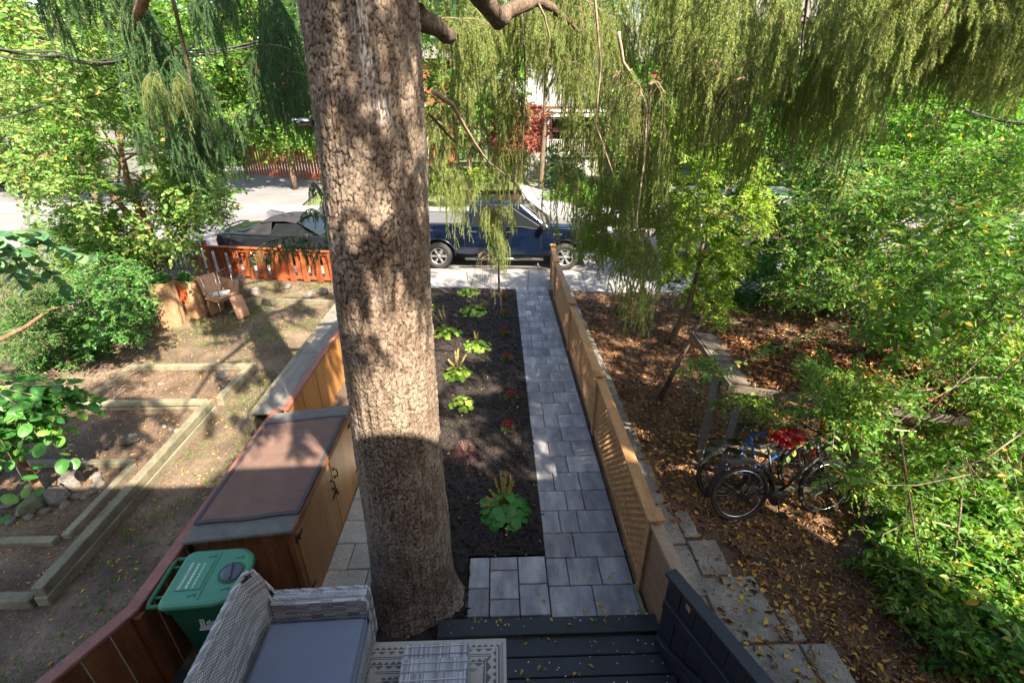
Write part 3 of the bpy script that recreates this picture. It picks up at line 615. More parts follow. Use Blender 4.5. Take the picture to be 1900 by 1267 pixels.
wmesh = wt.mesh('wheel', m_rubber)
for s in (-1, 1): obj('wheel', wmesh, None, bn, (-.19, s * .22, .115))
def text(body, size, mat, parent, loc, rot, name='lettering', align='CENTER'):
    cu = bpy.data.curves.new(name, 'FONT'); cu.body = body; cu.size = size; cu.align_x = align; cu.extrude = .0006; cu.materials.append(mat)
    tmp = bpy.data.objects.new(name, cu); C.objects.link(tmp); bpy.context.view_layer.update(); me = bpy.data.meshes.new_from_object(tmp.evaluated_get(bpy.context.evaluated_depsgraph_get())); bpy.data.objects.remove(tmp)
    o = bpy.data.objects.new(name, me); C.objects.link(o); o.parent = parent; o.location = loc; o.rotation_euler = rot; return o
text('ORGANICS ONLY', .030, m_print, lidb, (-.165, 0, 1.004), (0, 0, PI / 2))
g = G()
for r in range(2):
    y = -.11
    rq = random.Random(r)
    while y < .10:
        L = rq.uniform(.012, .03); g.box((-.125 + r * .045, y + L / 2, 1.0035), ([.014, .008][r], L, .001)); y += L + .006
obj('small_print', g, m_print, lidb)
# white emblem of two curved towers over a base, on the street side
g = G()
for x0, h in ((-.045, .055), (-.025, .07), (.0, .04), (.02, .06), (.04, .045)): g.box((x0, 0, h / 2 + .03), (.012, .003, h)); 
g.box((0, 0, .022), (.12, .003, .014)); g.box((0, 0, .0), (.14, .003, .016)); g.box((-.035, 0, .1), (.03, .003, .008)); g.box((.01, 0, .072), (.03, .003, .008))
obj('emblem', g, m_print, bn, (.02, -.222, .68), (math.radians(-3.5), 0, 0))

# ------------------------------------------------------------------ wicker sofa
sf = thing('wicker_sofa', 'grey woven wicker loveseat with slate cushion at the deck edge', 'sofa', (-1.44, 1.90, .168), math.radians(2))
def weave(g, P, nu, nv, amp, strand, rg, mi=0, nrmf=None):
    """strands run along u; P(u, v) gives the surface; every strand weaves over and under stakes"""
    for j in range(nv):
        vs = []
        for i in range(nu + 1):
            u = i / nu; p = P(u, (j + .5) / nv); e = .01
            du = (P(min(u + e, 1), (j + .5) / nv) - P(max(u - e, 0), (j + .5) / nv)).normalized(); dv = (P(u, min((j + .5) / nv + e, 1)) - P(u, max((j + .5) / nv - e, 0))).normalized()
            nn = du.cross(dv).normalized(); off = amp * (1 if (i + j) % 2 else -1)
            w2 = dv * strand / 2
            vs += [p + nn * (off) + w2, p + nn * (off + strand * .3), p + nn * off - w2]
        # short separate islands give every stretch its own shade
        step = 6
        for a in range(0, nu, step):
            b = min(a + step, nu); sub = vs[a * 3:(b + 1) * 3]; m = b - a
            g.add(sub, [(i * 3 + k, i * 3 + k + 1, (i + 1) * 3 + k + 1, (i + 1) * 3 + k) for i in range(m) for k in range(2)], mi, True)
rgp = random.Random(9)
# local frame: back along -x side running in y, seat faces +x, arm at the far (+y) end
def curve_back(u, v):   # inner face of back, u along y from near to the far corner, v up
    y = -.62 + 1.24 * u; x = -.40 - .07 * v; z = .34 + .56 * v
    return Vector((x + .10 * max(0, (u - .86) / .14) ** 2, y, z))
g = G(); weave(g, curve_back, 78, 44, .0028, .0105, rgp); obj('back_weave', g, m_wick_a, sf, kind='stuff')
g = G(); weave(g, lambda u, v: Vector((-.46 - .02 * v, .66 - 1.30 * u, .05 + .86 * v)), 70, 56, .0028, .0125, rgp); obj('rear_weave', g, m_wick_a, sf, kind='stuff')
g = G(); g.prism([(-.455, .04), (-.405, .04), (-.41, .33), (-.48, .895), (-.50, .895), (-.47, .3)], -.63, .64, 'y'); obj('back_frame', g, m_wick_b, sf)
def arm(u, v):    # inside face then top of the far arm
    x = -.33 + .72 * u
    if v < .5: t = v / .5; return Vector((x, .565, .38 + .22 * t))
    t = (v - .5) / .5; return Vector((x, .565 + .11 * t, .60 + .008 * math.sin(PI * t)))
g = G(); weave(g, arm, 46, 26, .003, .0115, rgp); weave(g, lambda u, v: Vector((.385 + .006, .675 - .11 * u, .04 + .56 * v)), 8, 44, .003, .011, rgp)
weave(g, lambda u, v: Vector((.39 - .76 * u, .681, .04 + .55 * v)), 40, 44, .003, .011, rgp); obj('arm_weave', g, m_wick_a, sf, kind='stuff')
g = G(); g.box((.02, .62, .31), (.72, .10, .57)); obj('arm_frame', g, m_wick_b, sf)
g = G(); weave(g, lambda u, v: Vector((.388, -.6 + 1.16 * u, .04 + .30 * v)), 60, 24, .003, .011, rgp); obj('front_weave', g, m_wick_a, sf, kind='stuff')
g = G(); g.box((-.01, -.02, .19), (.78, 1.20, .28)); obj('seat_frame', g, m_wick_b, sf)
g = G()
def rope(pts, r=.012):
    pts = [Vector(p) for p in pts]
    for s in range(3):
        q = []
        for a, b in zip(pts[:-1], pts[1:]):
            m = max(2, int((b - a).length / .012)); d = (b - a).normalized(); x = d.orthogonal().normalized(); y = d.cross(x)
            for k in range(m): t = k / m; ph = (len(q)) * .55 + s * 2.09; q.append(a + (b - a) * t + (x * math.cos(ph) + y * math.sin(ph)) * r * .55)
        g.tube(q, r * .55, 5)
rope([(-.49, -.64, .905), (-.49, .50, .905), (-.475, .60, .905), (-.45, .645, .89)], .018); rope([(-.45, .645, .89), (-.38, .62, .66), (-.33, .60, .612), (.36, .60, .612)], .013)
rope([(-.45, .67, .87), (-.34, .678, .605), (.37, .678, .605), (.395, .67, .58), (.395, .67, .05)], .013); rope([(.36, .565, .612), (.395, .57, .58), (.395, .57, .05)], .012)
rope([(-.475, -.63, .895), (-.465, .55, .895)], .010)
obj('braided_edge', g, m_wick_a, sf)
g = G(); g.box((.02, -.045, .40), (.76, 1.16, .13), None, .035); obj('seat_cushion', g, m_cush, sf, bev=.012)
g = G(); g.tube([(-.34, .53, .455), (.385, .53, .455), (.395, .50, .455), (.395, -.6, .455)], .005, 6); g.tube([(-.34, .53, .35), (.39, .53, .35), (.395, -.6, .35)], .005, 6); obj('piping', g, m_cush, sf)

# rug and coffee table
import itertools
rug = thing('patterned_rug', 'cream rug with charcoal stripes and triangles lying on the deck', 'rug', (-.62, 1.93, .1685))
RW, RL, cs = 1.28, 1.16, .007; nxr, nyr = int(RW / cs), int(RL / cs)
X, Y = np.meshgrid((np.arange(nxr) + .5) * cs - RW / 2, (np.arange(nyr) + .5) * cs - RL / 2)
dx = RW / 2 - np.abs(X); dy = RL / 2 - Y; dy2 = np.where(Y > 0, RL / 2 - Y, RL / 2 + Y)
def tri_row(s, c, h, p):  # s along, c across measured from the row's foot
    f = np.abs(((s / p) % 1) - .5) * 2; return (c > 0) & (c < h) & (f < 1 - c / h)
Pm = np.zeros(X.shape, bool)
edge_x = dx < dy2
for lo_, hi_ in ((.02, .026), (.034, .04), (.048, .06), (.155, .161), (.168, .18)): Pm |= edge_x & (dx > lo_) & (dx < hi_)
Pm |= edge_x & tri_row(Y, dx - .075, .03, .055) | edge_x & tri_row(Y, .15 - dx, .036, .08)
ym = ~edge_x
band = (dy % .115)
for lo_, hi_ in ((.0, .007), (.013, .02)): Pm |= ym & (band > lo_) & (band < hi_) & (dy > .03)
Pm |= ym & (dy > .03) & tri_row(X, .062 - band, .024, .05) | ym & (dy > .03) & tri_row(X + .02, band - .072, .028, .08)
i = (np.arange(nyr)[:, None] * (nxr + 1) + np.arange(nxr)[None, :]).ravel(); gx, gy = np.meshgrid(np.arange(nxr + 1) * cs - RW / 2, np.arange(nyr + 1) * cs - RL / 2)
obj('pile', npmesh('pile', np.stack([gx, gy, gx * 0 + .006], -1).reshape(-1, 3), [np.stack([i, i + 1, i + nxr + 2, i + nxr + 1], 1)], [m_rug_l, m_rug_d], Pm.ravel().astype(int)), None, rug)
g = G(); g.box((0, 0, .003), (RW + .012, RL + .012, .005)); obj('border', g, m_rug_l, rug)
ct = thing('wicker_table', 'low grey wicker table with woven top standing on the rug', 'table', (-.51, 2.03, .176), math.radians(1))
g = G(); weave(g, lambda u, v: Vector((-.245 + .49 * v, -.26 + .52 * u, .318)), 30, 44, .0035, .0115, rgp)
for e in (-1, 1): weave(g, lambda u, v, e=e: Vector((e * .248, -.26 + .52 * u, .02 + .29 * v)), 26, 24, .003, .012, rgp)
weave(g, lambda u, v: Vector((.245 - .49 * u, .262, .02 + .29 * v)), 26, 24, .003, .012, rgp)
obj('weave', g, m_wick_a, ct, kind='stuff')
g = G(); g.box((0, 0, .16), (.47, .50, .30)); obj('frame', g, m_wick_b, ct)
g = G()
for k in range(9): y = -.24 + k * .06; g.box((0, y, .325), (.49, .006, .004))
obj('cross_strand', g, m_wick_a, ct)
# ------------------------------------------------------------------ the big spruce
def sstep(a, b, x): t = np.clip((x - a) / (b - a), 0, 1); return t * t * (3 - 2 * t)
def bark_trunk(name, base, H, r_of, cx_of, nu, nv, mat, parent, cell=(.034, .054), seed=3, amp=.0085, knots=()):
    th = np.linspace(0, 2 * PI, nu, endpoint=False); zz = np.linspace(-.08, H, nv); TH, Z = np.meshgrid(th, zz)
    R = r_of(TH, Z); circ = 2 * PI * .33; ncx = int(circ / cell[0])
    wob = .35 * (fbm(TH * 3 / 1.0, Z * 4, seed) - .5); U = (TH / (2 * PI) * ncx); Vv = Z / cell[1]
    U2 = U + .9 * (fbm(np.cos(TH) * 3 + 9, Z * 9 + np.sin(TH) * 3, seed + 1) - .5) * 2; V2 = Vv + .9 * (fbm(np.sin(TH) * 4 + 5, Z * 7 + np.cos(TH) * 4, seed + 2) - .5) * 2 + wob
    def cells(U2, V2, m, sd):
        ui = np.floor(U2).astype(np.int64); vi = np.floor(V2).astype(np.int64); F1 = np.full(U2.shape, 9.); F2 = F1.copy(); HC = F1 * 0
        def hh(a, b, s): q = (a * 73856093 ^ b * 19349663 ^ (s * 83492791 + sd * 7919)) & 0xffffffff; q = ((q ^ (q >> 13)) * 1274126177) & 0xffffffff; return ((q ^ (q >> 16)) & 0xffff) / 65535.
        for a in (-1, 0, 1):
            for b in (-1, 0, 1):
                cu, cv = ui + a, vi + b; cw = cu % m
                d = np.hypot(cu + .15 + .7 * hh(cw, cv, 1) - U2, cv + .15 + .7 * hh(cw, cv, 2) - V2); hc = hh(cw, cv, 3)
                new = d < F1; F2 = np.where(new, F1, np.minimum(F2, d)); HC = np.where(new, hc, HC); F1 = np.where(new, d, F1)
        return F2 - F1, HC
    wu = .42 * (fbm(TH * 22, Z * 40, seed + 6, 3) - .5) * 2; wv = .42 * (fbm(TH * 20 + 7, Z * 36, seed + 7, 3) - .5) * 2
    e1, h1 = cells(U2 + wu, V2 + wv, ncx, seed); e2, h2 = cells((U2 + wu * .6) * 2 + 5, (V2 + wv * .6) * 2, ncx * 2, seed + 9)
    big = fbm(np.cos(TH) * 4 + 9, Z * 1.3 + np.sin(TH) * 4, seed + 20, 4); rid = fbm(TH * 9, Z * 2.2, seed + 22, 3)
    hgt = 3.4 * (rid - .5) + 1.6 * (big - .5) + sstep(.0, .15, e1) * (.6 + .6 * h1) + .45 * sstep(0, .15, e2) * (.3 + h2) + .5 * (fbm(TH * 30, Z * 55, seed + 4, 3) - .5)
    disp = (hgt - .8) * amp
    sap = np.zeros(TH.shape); 
    for (ka, kz, kr, kh) in knots:
        d = np.hypot((TH - ka) * .32, (Z - kz) * .85); m = np.exp(-(d / kr) ** 2); disp = disp * (1 - .55 * m) + kh * m + .006 * np.cos(d * 95) * np.exp(-(d / kr * .8) ** 2)
    X = cx_of(Z)[0] + (R + disp) * np.cos(TH); Y = cx_of(Z)[1] + (R + disp) * np.sin(TH)
    # resin runs
    for (sa, z0, z1, wd) in ((-1.33, 4.28, 4.8, .035), (-1.16, 4.1, 4.32, .05), (-2.75, 3.3, 4.2, .035), (-2.72, 2.6, 3.3, .02)):
        c = sa + .10 * (fbm(Z * 5, Z * 0 + seed, 77) - .5) * 2
        sap = np.maximum(sap, np.exp(-((TH - 2 * PI - c) * .33 / wd) ** 2) * sstep(z0, z0 + .1, Z) * (1 - sstep(z1 - .1, z1, Z)) * sstep(.45, .62, fbm(TH * 40, Z * 22, 91)))
    V = np.stack([X, Y, Z], -1).reshape(-1, 3) + np.array(base)
    j = np.arange(nv - 1)[:, None] * nu; i = np.arange(nu)[None, :]; i2 = (i + 1) % nu
    F = np.stack([(j + i), (j + i2), (j + nu + i2), (j + nu + i)], -1).reshape(-1, 4)
    return obj(name, npmesh(name, V, [F], mat, smooth=True, attrs={'crack': np.maximum((1 - sstep(.03, .17, e1)) * (.8 + .7 * (big - .3)), .6 * (1 - sstep(0, .13, e2))).clip(0, 1).ravel(), 'tone': (h1 * .6 + .4 * h2).ravel(), 'sap': sap.ravel()}), None, parent)
def bark_mat():
    m = bpy.data.materials.new('plated_spruce_bark'); m.use_nodes = True; n, l = m.node_tree.nodes, m.node_tree.links; p = n['Principled BSDF']
    def A(k): a = n.new('ShaderNodeAttribute'); a.attribute_name = k; return a.outputs['Fac']
    tc = n.new('ShaderNodeTexCoord'); nz = n.new('ShaderNodeTexNoise'); nz.inputs['Scale'].default_value = 3.2; nz.inputs['Detail'].default_value = 8; nz.inputs['Roughness'].default_value = .7; l.new(tc.outputs['Object'], nz.inputs[0])
    ad = n.new('ShaderNodeMath'); ad.operation = 'MULTIPLY_ADD'; ad.inputs[1].default_value = .26; l.new(A('tone'), ad.inputs[0]); l.new(nz.outputs[0], ad.inputs[2])
    cr = n.new('ShaderNodeValToRGB'); e = cr.color_ramp.elements; e[0].position = .36; e[0].color = rgba((.085, .060, .044)); e[1].position = .80; e[1].color = rgba((.30, .245, .195)); q = e.new(.56); q.color = rgba((.175, .130, .098))
    l.new(ad.outputs[0], cr.inputs[0])
    mx = n.new('ShaderNodeMix'); mx.data_type = 'RGBA'; l.new(A('crack'), mx.inputs[0]); l.new(cr.outputs[0], mx.inputs[6]); mx.inputs[7].default_value = rgba((.022, .014, .011))
    m2 = n.new('ShaderNodeMix'); m2.data_type = 'RGBA'; l.new(A('sap'), m2.inputs[0]); l.new(mx.outputs[2], m2.inputs[6]); m2.inputs[7].default_value = rgba((.62, .60, .56))
    l.new(m2.outputs[2], p.inputs['Base Color']); p.inputs['Roughness'].default_value = .93; p.inputs['Specular IOR Level'].default_value = .2
    nf = n.new('ShaderNodeTexNoise'); nf.inputs['Scale'].default_value = 90; nf.inputs['Detail'].default_value = 5; l.new(tc.outputs['Object'], nf.inputs[0])
    b = n.new('ShaderNodeBump'); b.inputs['Strength'].default_value = .7; b.inputs['Distance'].default_value = .006; l.new(nf.outputs[0], b.inputs['Height']); l.new(b.outputs[0], p.inputs['Normal'])
    return m
m_bark = bark_mat()
spruce = thing('weeping_spruce', 'huge weeping spruce with plated bark trunk rising beside the sofa and deck', 'tree', (-.86, 3.06, 0))
def r_main(TH, Z):
    flare = .085 * np.exp(-np.maximum(Z, 0) / .16) * (1 + .6 * np.cos(TH + .25) + .45 * np.cos(4 * TH + 1))
    return .362 - .014 * Z + flare + .012 * np.cos(2 * TH + Z * 1.1) + .008 * np.cos(3 * TH - Z * 2)
bark_trunk('trunk', (0, 0, 0), 6.4, r_main, lambda Z: (.03 * Z + .01 * np.sin(Z * 1.7), .0 * Z), 340, 860, m_bark, spruce, knots=((2 * PI - 1.25, 4.12, .14, .035), (2 * PI - 2.1, 1.2, .1, .012)))
g = G(); g.tube([(.19, 0, 6.3), (.25, .02, 9), (.3, .02, 13), (.3, 0, 17)], [.29, .22, .13, .03], 16); obj('upper_trunk', g, m_bark2, spruce)

def needle_geo(rg, pts, dens, nl, nw, off):
    """needles all round a list of polyline strands; returns V, F(tri)"""
    Ps = []; Ts = []
    for q in pts:
        q = np.asarray(q); seg = np.linalg.norm(np.diff(q, axis=0), axis=1); L = seg.sum(); n = max(3, int(L * dens)); s = np.sort(rg.random(n)) * L; cs_ = np.concatenate([[0], np.cumsum(seg)])
        k = np.clip(np.searchsorted(cs_, s) - 1, 0, len(seg) - 1); f = ((s - cs_[k]) / seg[k])[:, None]; Ps.append(q[k] * (1 - f) + q[k + 1] * f); Ts.append(nrm(q[k + 1] - q[k]))
    P = np.concatenate(Ps); T = np.concatenate(Ts); n = len(P); r = rdir(rg, n); r = nrm(r - T * (r * T).sum(1, keepdims=True))
    D = nrm(T * .8 + r * rg.uniform(.5, 1.0, (n, 1))); S = nrm(np.cross(D, rdir(rg, n))) * nw / 2; L = nl * rg.uniform(.7, 1.15, (n, 1))
    V = np.stack([P - S, P + S, P + D * L], 1).reshape(-1, 3); return V, np.arange(n)[:, None] * 3 + np.array([[0, 1, 2]]) + off
def bough_mesh(seed, span, arch, nstr, lmin, lmax, sub=9, dens=560, mats=(m_needle, m_twig), bare=.07, nl=.028, nw=.0046):
    """an arching branch along +x with needle-covered strands hanging from it"""
    rg = np.random.default_rng(seed); strands = []; A = []; B = []; R = []
    ax = [np.array([span * t, .03 * math.sin(t * 5 + seed), arch * (math.sin(t * 2.2) * .5 - t * t * .9)]) for t in np.linspace(0, 1, 9)]
    for a, b in zip(ax[:-1], ax[1:]): A.append(a); B.append(b); R.append(.009)
    strands.append(ax); bares = []
    for k in range(nstr):
        t = (k + .5 + rg.uniform(-.4, .4)) / nstr; i = min(int(t * 8), 7); f = t * 8 - i; p = ax[i] * (1 - f) + ax[i + 1] * f
        L = rg.uniform(lmin, lmax) * (1 - .35 * abs(t - .45)); az = rg.random() * 2 * PI; out = np.array([math.cos(az) * .5 + .25, math.sin(az) * .55, .1]); q = [p]; d = out.copy()
        m = max(4, int(L / .09))
        for s in range(m): d = d * .72 + np.array([rg.normal() * .05, rg.normal() * .05, -.42]); d /= np.linalg.norm(d); q.append(q[-1] + d * L / m)
        isb = rg.random() < bare
        (bares if isb else strands).append(q)
        for s in range(m): A.append(q[s]); B.append(q[s + 1]); R.append(.0030 * (1 - .6 * s / m))
        for s in range(sub):
            j = rg.integers(1, max(2, m - 1)); a2 = rg.random() * 2 * PI; d = np.array([math.cos(a2) * .7, math.sin(a2) * .7, -.5]); L2 = rg.uniform(.07, .26) * min(1, L / .7); q2 = [q[j]]
            for s2 in range(4): d = d * .75 + np.array([0, 0, -.42]); d /= np.linalg.norm(d); q2.append(q2[-1] + d * L2 / 4)
            (bares if isb else strands).append(q2)
            for s2 in range(4): A.append(q2[s2]); B.append(q2[s2 + 1]); R.append(.0014)
    A = np.array(A); B = np.array(B); R = np.array(R); V1, F1 = tube_geo(A, B, R, R * .9); V2, F2 = needle_geo(rg, strands, dens, nl, nw, len(V1))
    Vs = [V1, V2]; F2s = [F2]
    if bares: V3, F3 = needle_geo(rg, bares, 14, nl, nw, len(V1) + len(V2)); Vs.append(V3); F2s.append(F3)
    F2 = np.concatenate(F2s)
    return npmesh('bough', np.concatenate(Vs), [F1, F2], list(mats), np.concatenate([np.ones(len(F1)), np.zeros(len(F2))]))
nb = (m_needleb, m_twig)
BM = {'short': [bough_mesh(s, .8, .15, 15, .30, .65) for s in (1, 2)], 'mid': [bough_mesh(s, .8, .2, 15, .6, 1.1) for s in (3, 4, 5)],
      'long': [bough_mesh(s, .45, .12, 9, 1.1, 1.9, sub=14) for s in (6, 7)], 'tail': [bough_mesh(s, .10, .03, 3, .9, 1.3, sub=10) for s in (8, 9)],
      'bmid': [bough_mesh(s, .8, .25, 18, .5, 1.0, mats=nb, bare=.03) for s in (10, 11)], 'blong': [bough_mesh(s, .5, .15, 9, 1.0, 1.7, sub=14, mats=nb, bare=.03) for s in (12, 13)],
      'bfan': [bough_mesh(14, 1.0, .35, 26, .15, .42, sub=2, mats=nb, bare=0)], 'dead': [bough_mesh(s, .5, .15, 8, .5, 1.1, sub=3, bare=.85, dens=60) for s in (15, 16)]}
rb = random.Random(21)
def bough(kind, px, py, y, ang=None, s=1., parent=spruce, pos=None):
    p = pos or at(px, py, y); me = BM[kind][rb.randrange(len(BM[kind]))]
    a = ang if ang is not None else math.atan2(p.y - 3.06, p.x + .86) + rb.uniform(-.5, .5)
    return obj('bough', me, None, parent, p - parent.location, (0, 0, a), sc=(s, s, s))
def curtain(kind, x0, y0, x1, y1, n, Y0, Y1, s=1., jit=14):
    for k in range(n):
        t = (k + .5) / n; bough(kind, x0 + (x1 - x0) * t + rb.uniform(-jit, jit), y0 + (y1 - y0) * t + rb.uniform(-jit, jit), rb.uniform(Y0, Y1), s=s * rb.uniform(.85, 1.15))
# left of the trunk
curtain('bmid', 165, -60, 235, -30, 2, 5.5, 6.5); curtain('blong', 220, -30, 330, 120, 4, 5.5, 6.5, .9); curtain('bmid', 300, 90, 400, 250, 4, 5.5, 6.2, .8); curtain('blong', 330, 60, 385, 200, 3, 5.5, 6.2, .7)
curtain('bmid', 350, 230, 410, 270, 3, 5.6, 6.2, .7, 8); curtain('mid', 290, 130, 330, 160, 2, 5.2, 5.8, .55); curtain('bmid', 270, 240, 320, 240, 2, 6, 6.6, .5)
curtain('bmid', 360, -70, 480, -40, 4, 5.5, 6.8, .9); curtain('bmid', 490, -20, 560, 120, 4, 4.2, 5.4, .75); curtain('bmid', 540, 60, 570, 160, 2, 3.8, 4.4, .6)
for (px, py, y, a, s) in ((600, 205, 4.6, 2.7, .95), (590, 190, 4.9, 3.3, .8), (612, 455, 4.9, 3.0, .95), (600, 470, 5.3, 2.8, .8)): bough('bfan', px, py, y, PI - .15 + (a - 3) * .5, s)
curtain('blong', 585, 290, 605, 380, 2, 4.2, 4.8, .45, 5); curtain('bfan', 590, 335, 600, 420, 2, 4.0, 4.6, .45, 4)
# right of the trunk
curtain('mid', 800, -90, 960, -70, 6, 5, 6.4); curtain('short', 820, 20, 880, 40, 3, 4.6, 5.2, .7); curtain('mid', 860, 20, 950, 60, 4, 5.2, 6.5, .8); curtain('long', 810, 60, 900, 120, 3, 6, 7.4, .7)
curtain('mid', 795, 190, 830, 240, 3, 5.4, 6.2, .75, 6); curtain('mid', 800, 300, 822, 345, 2, 5.6, 6.2, .6, 5); curtain('short', 845, 255, 900, 270, 3, 6, 6.6, .6, 8)
curtain('mid', 925, 130, 950, 200, 3, 5.6, 6.4, .7, 8); curtain('long', 900, 240, 950, 290, 3, 6, 7, .55, 8); curtain('mid', 893, 385, 925, 400, 6, 6.0, 6.6, .55, 5); curtain('tail', 915, 420, 930, 440, 2, 6.1, 6.5, .6, 4)
curtain('dead', 880, 470, 900, 480, 3, 6.1, 6.4, .8, 4); curtain('tail', 905, 420, 935, 440, 4, 6.0, 6.5, .6, 5)
curtain('mid', 980, -80, 1110, -60, 5, 5, 6.5); curtain('mid', 990, 10, 1060, 60, 3, 5.4, 6.6, .75); curtain('mid', 1030, 90, 1060, 160, 3, 5.4, 6, .62, 6); curtain('dead', 985, 90, 1010, 120, 1, 5.5, 6)
curtain('mid', 1110, -70, 1400, -60, 8, 4.4, 6.8, 1.1); curtain('long', 1080, -30, 1400, 0, 6, 4.8, 7.5, .8); curtain('mid', 1060, 120, 1240, 160, 4, 5, 7, .8); curtain('long', 1100, 170, 1250, 230, 4, 5, 7, .62)
curtain('dead', 1120, 140, 1200, 160, 4, 4.8, 5.4); curtain('mid', 1270, 90, 1340, 150, 4, 5, 6.5, .7); curtain('dead', 1230, 60, 1340, 90, 3, 4.8, 5.6, .9)
curtain('tail', 1035, 270, 1060, 330, 6, 6.2, 7.2, .9, 8); curtain('tail', 1090, 300, 1215, 350, 8, 6, 7, 1.1, 10); curtain('mid', 1060, 250, 1220, 300, 4, 5.8, 7, .6, 10); curtain('long', 1140, 300, 1190, 330, 1, 5.6, 6.4, .6, 8)
curtain('tail', 1150, 420, 1195, 450, 8, 5.8, 6.3, 1.15, 7); curtain('tail', 1185, 520, 1190, 540, 2, 5.6, 5.9, .75, 3)
curtain('mid', 1400, -80, 1640, -70, 8, 4.0, 5.6, 1.0); curtain('mid', 1420, 20, 1560, 80, 6, 4.6, 6.2, .8); curtain('long', 1500, 60, 1570, 130, 4, 5, 6.5, .7); curtain('mid', 1440, 160, 1520, 230, 4, 5, 6, .6)
curtain('mid', 1600, -110, 1900, -90, 9, 2.9, 4.2, .8); curtain('mid', 1660, 0, 1790, 40, 6, 3.2, 4.2, .62); curtain('short', 1560, -30, 1660, -10, 4, 3, 3.6, .7); curtain('dead', 1670, 120, 1740, 150, 3, 3.4, 4, .6)
curtain('mid', 1790, -40, 1900, 20, 5, 3.2, 5, .7); curtain('mid', 1560, 120, 1640, 200, 3, 5.4, 6.6, .6); curtain('mid', 1830, 60, 1910, 120, 2, 4.6, 5.6, .7)
curtain('mid', 1230, 120, 1560, 150, 7, 4.8, 6.6, .7); curtain('mid', 1240, 220, 1420, 260, 6, 5.2, 6.6, .6); curtain('mid', 960, -20, 1120, 40, 6, 5, 6.6, .8); curtain('mid', 1020, 200, 1110, 260, 4, 5.6, 6.6, .6); curtain('mid', 850, 100, 930, 180, 4, 5.6, 7, .7); curtain('dead', 1280, 100, 1420, 160, 4, 4.6, 5.4, .8)
curtain('mid', 810, 300, 880, 330, 4, 5.6, 6.4, .55, 8); curtain('tail', 830, 360, 860, 380, 3, 6, 6.6, .6, 5); curtain('mid', 940, 270, 980, 300, 2, 6, 6.8, .5, 5); curtain('mid', 1070, 320, 1240, 380, 3, 6.2, 7.4, .62, 10); curtain('tail', 1080, 380, 1130, 420, 4, 6.4, 7.2, .8, 8); curtain('tail', 1200, 330, 1300, 380, 4, 6.2, 7.2, .9, 8)
# limbs of the spruce
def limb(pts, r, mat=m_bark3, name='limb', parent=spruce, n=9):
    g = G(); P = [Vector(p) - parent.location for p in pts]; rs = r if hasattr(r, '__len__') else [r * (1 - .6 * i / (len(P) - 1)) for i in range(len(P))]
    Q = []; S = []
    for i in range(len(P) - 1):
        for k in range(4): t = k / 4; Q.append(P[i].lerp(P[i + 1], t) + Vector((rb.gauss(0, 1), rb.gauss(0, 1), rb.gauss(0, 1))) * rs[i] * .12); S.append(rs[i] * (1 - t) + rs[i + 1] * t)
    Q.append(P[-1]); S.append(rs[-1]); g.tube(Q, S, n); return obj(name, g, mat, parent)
limb([at(770, 25, 3.2), at(800, 45, 3.35), at(836, 68, 3.6)], [.065, .055, .045], m_bark2, 'broken_limb')
limb([at(925, 40, 4.6), at(960, 15, 4.7), at(990, 2, 4.8), at(1015, 10, 5.0), at(1050, 35, 5.3), at(1075, 60, 5.6)], [.07, .055, .048, .038, .026, .016], m_bark2)
limb([at(775, -40, 3.1), at(850, -60, 3.8), at(925, 40, 4.6)], [.09, .08, .07], m_bark2); limb([at(995, 0, 4.8), at(1010, 30, 4.9), at(1020, 70, 5), at(1012, 120, 5.1)], .012, m_dead)
limb([at(805, 172, 4.6), at(840, 195, 5), at(862, 235, 5.3), at(885, 272, 5.6), at(905, 300, 5.9)], .026, m_dead); limb([at(800, 215, 5), at(830, 250, 5.3), at(860, 275, 5.5)], .016, m_bark2)
limb([at(905, 300, 5.9), at(945, 330, 6.1), at(975, 365, 6.3), at(1010, 430, 6.5)], .012, m_bark2); limb([at(968, 20, 5.2), at(975, 130, 5.4), at(972, 230, 5.5), at(968, 320, 5.5), at(1000, 372, 5.7)], .008, m_bark2)
limb([at(1148, 60, 5.1), at(1155, 115, 5.2), at(1180, 150, 5.3), at(1200, 200, 5.4), at(1195, 300, 5.5), at(1180, 420, 5.6)], .018, m_dead)
limb([at(1500, -20, 4.2), at(1490, 60, 4.4), at(1478, 170, 4.6)], .012, m_bark2); limb([at(240, 65, 6), at(262, 10, 5.6), at(280, -40, 5.3)], [.03, .05, .06]); limb([at(320, 0, 5.6), at(345, 100, 5.8), at(360, 200, 5.9), at(400, 290, 6)], .02, m_bark2)
limb([at(1100, -40, 4.8), at(1115, 120, 5), at(1105, 230, 5.1), at(1140, 330, 5.3)], .012, m_dead)
g = G(); g.tube([(0, 0, 0), (-.05, -.01, .005), (-.085, -.02, .0)], [.02, .018, .016], 8); g.lathe([(.016, 0), (.022, .01), (.016, .02)], (-.09, -.02, .0), n=8); obj('steel_peg', g, m_steel, spruce, at(588, 227, 2.98) - spruce.location + Vector((-.02, 0, 0)))
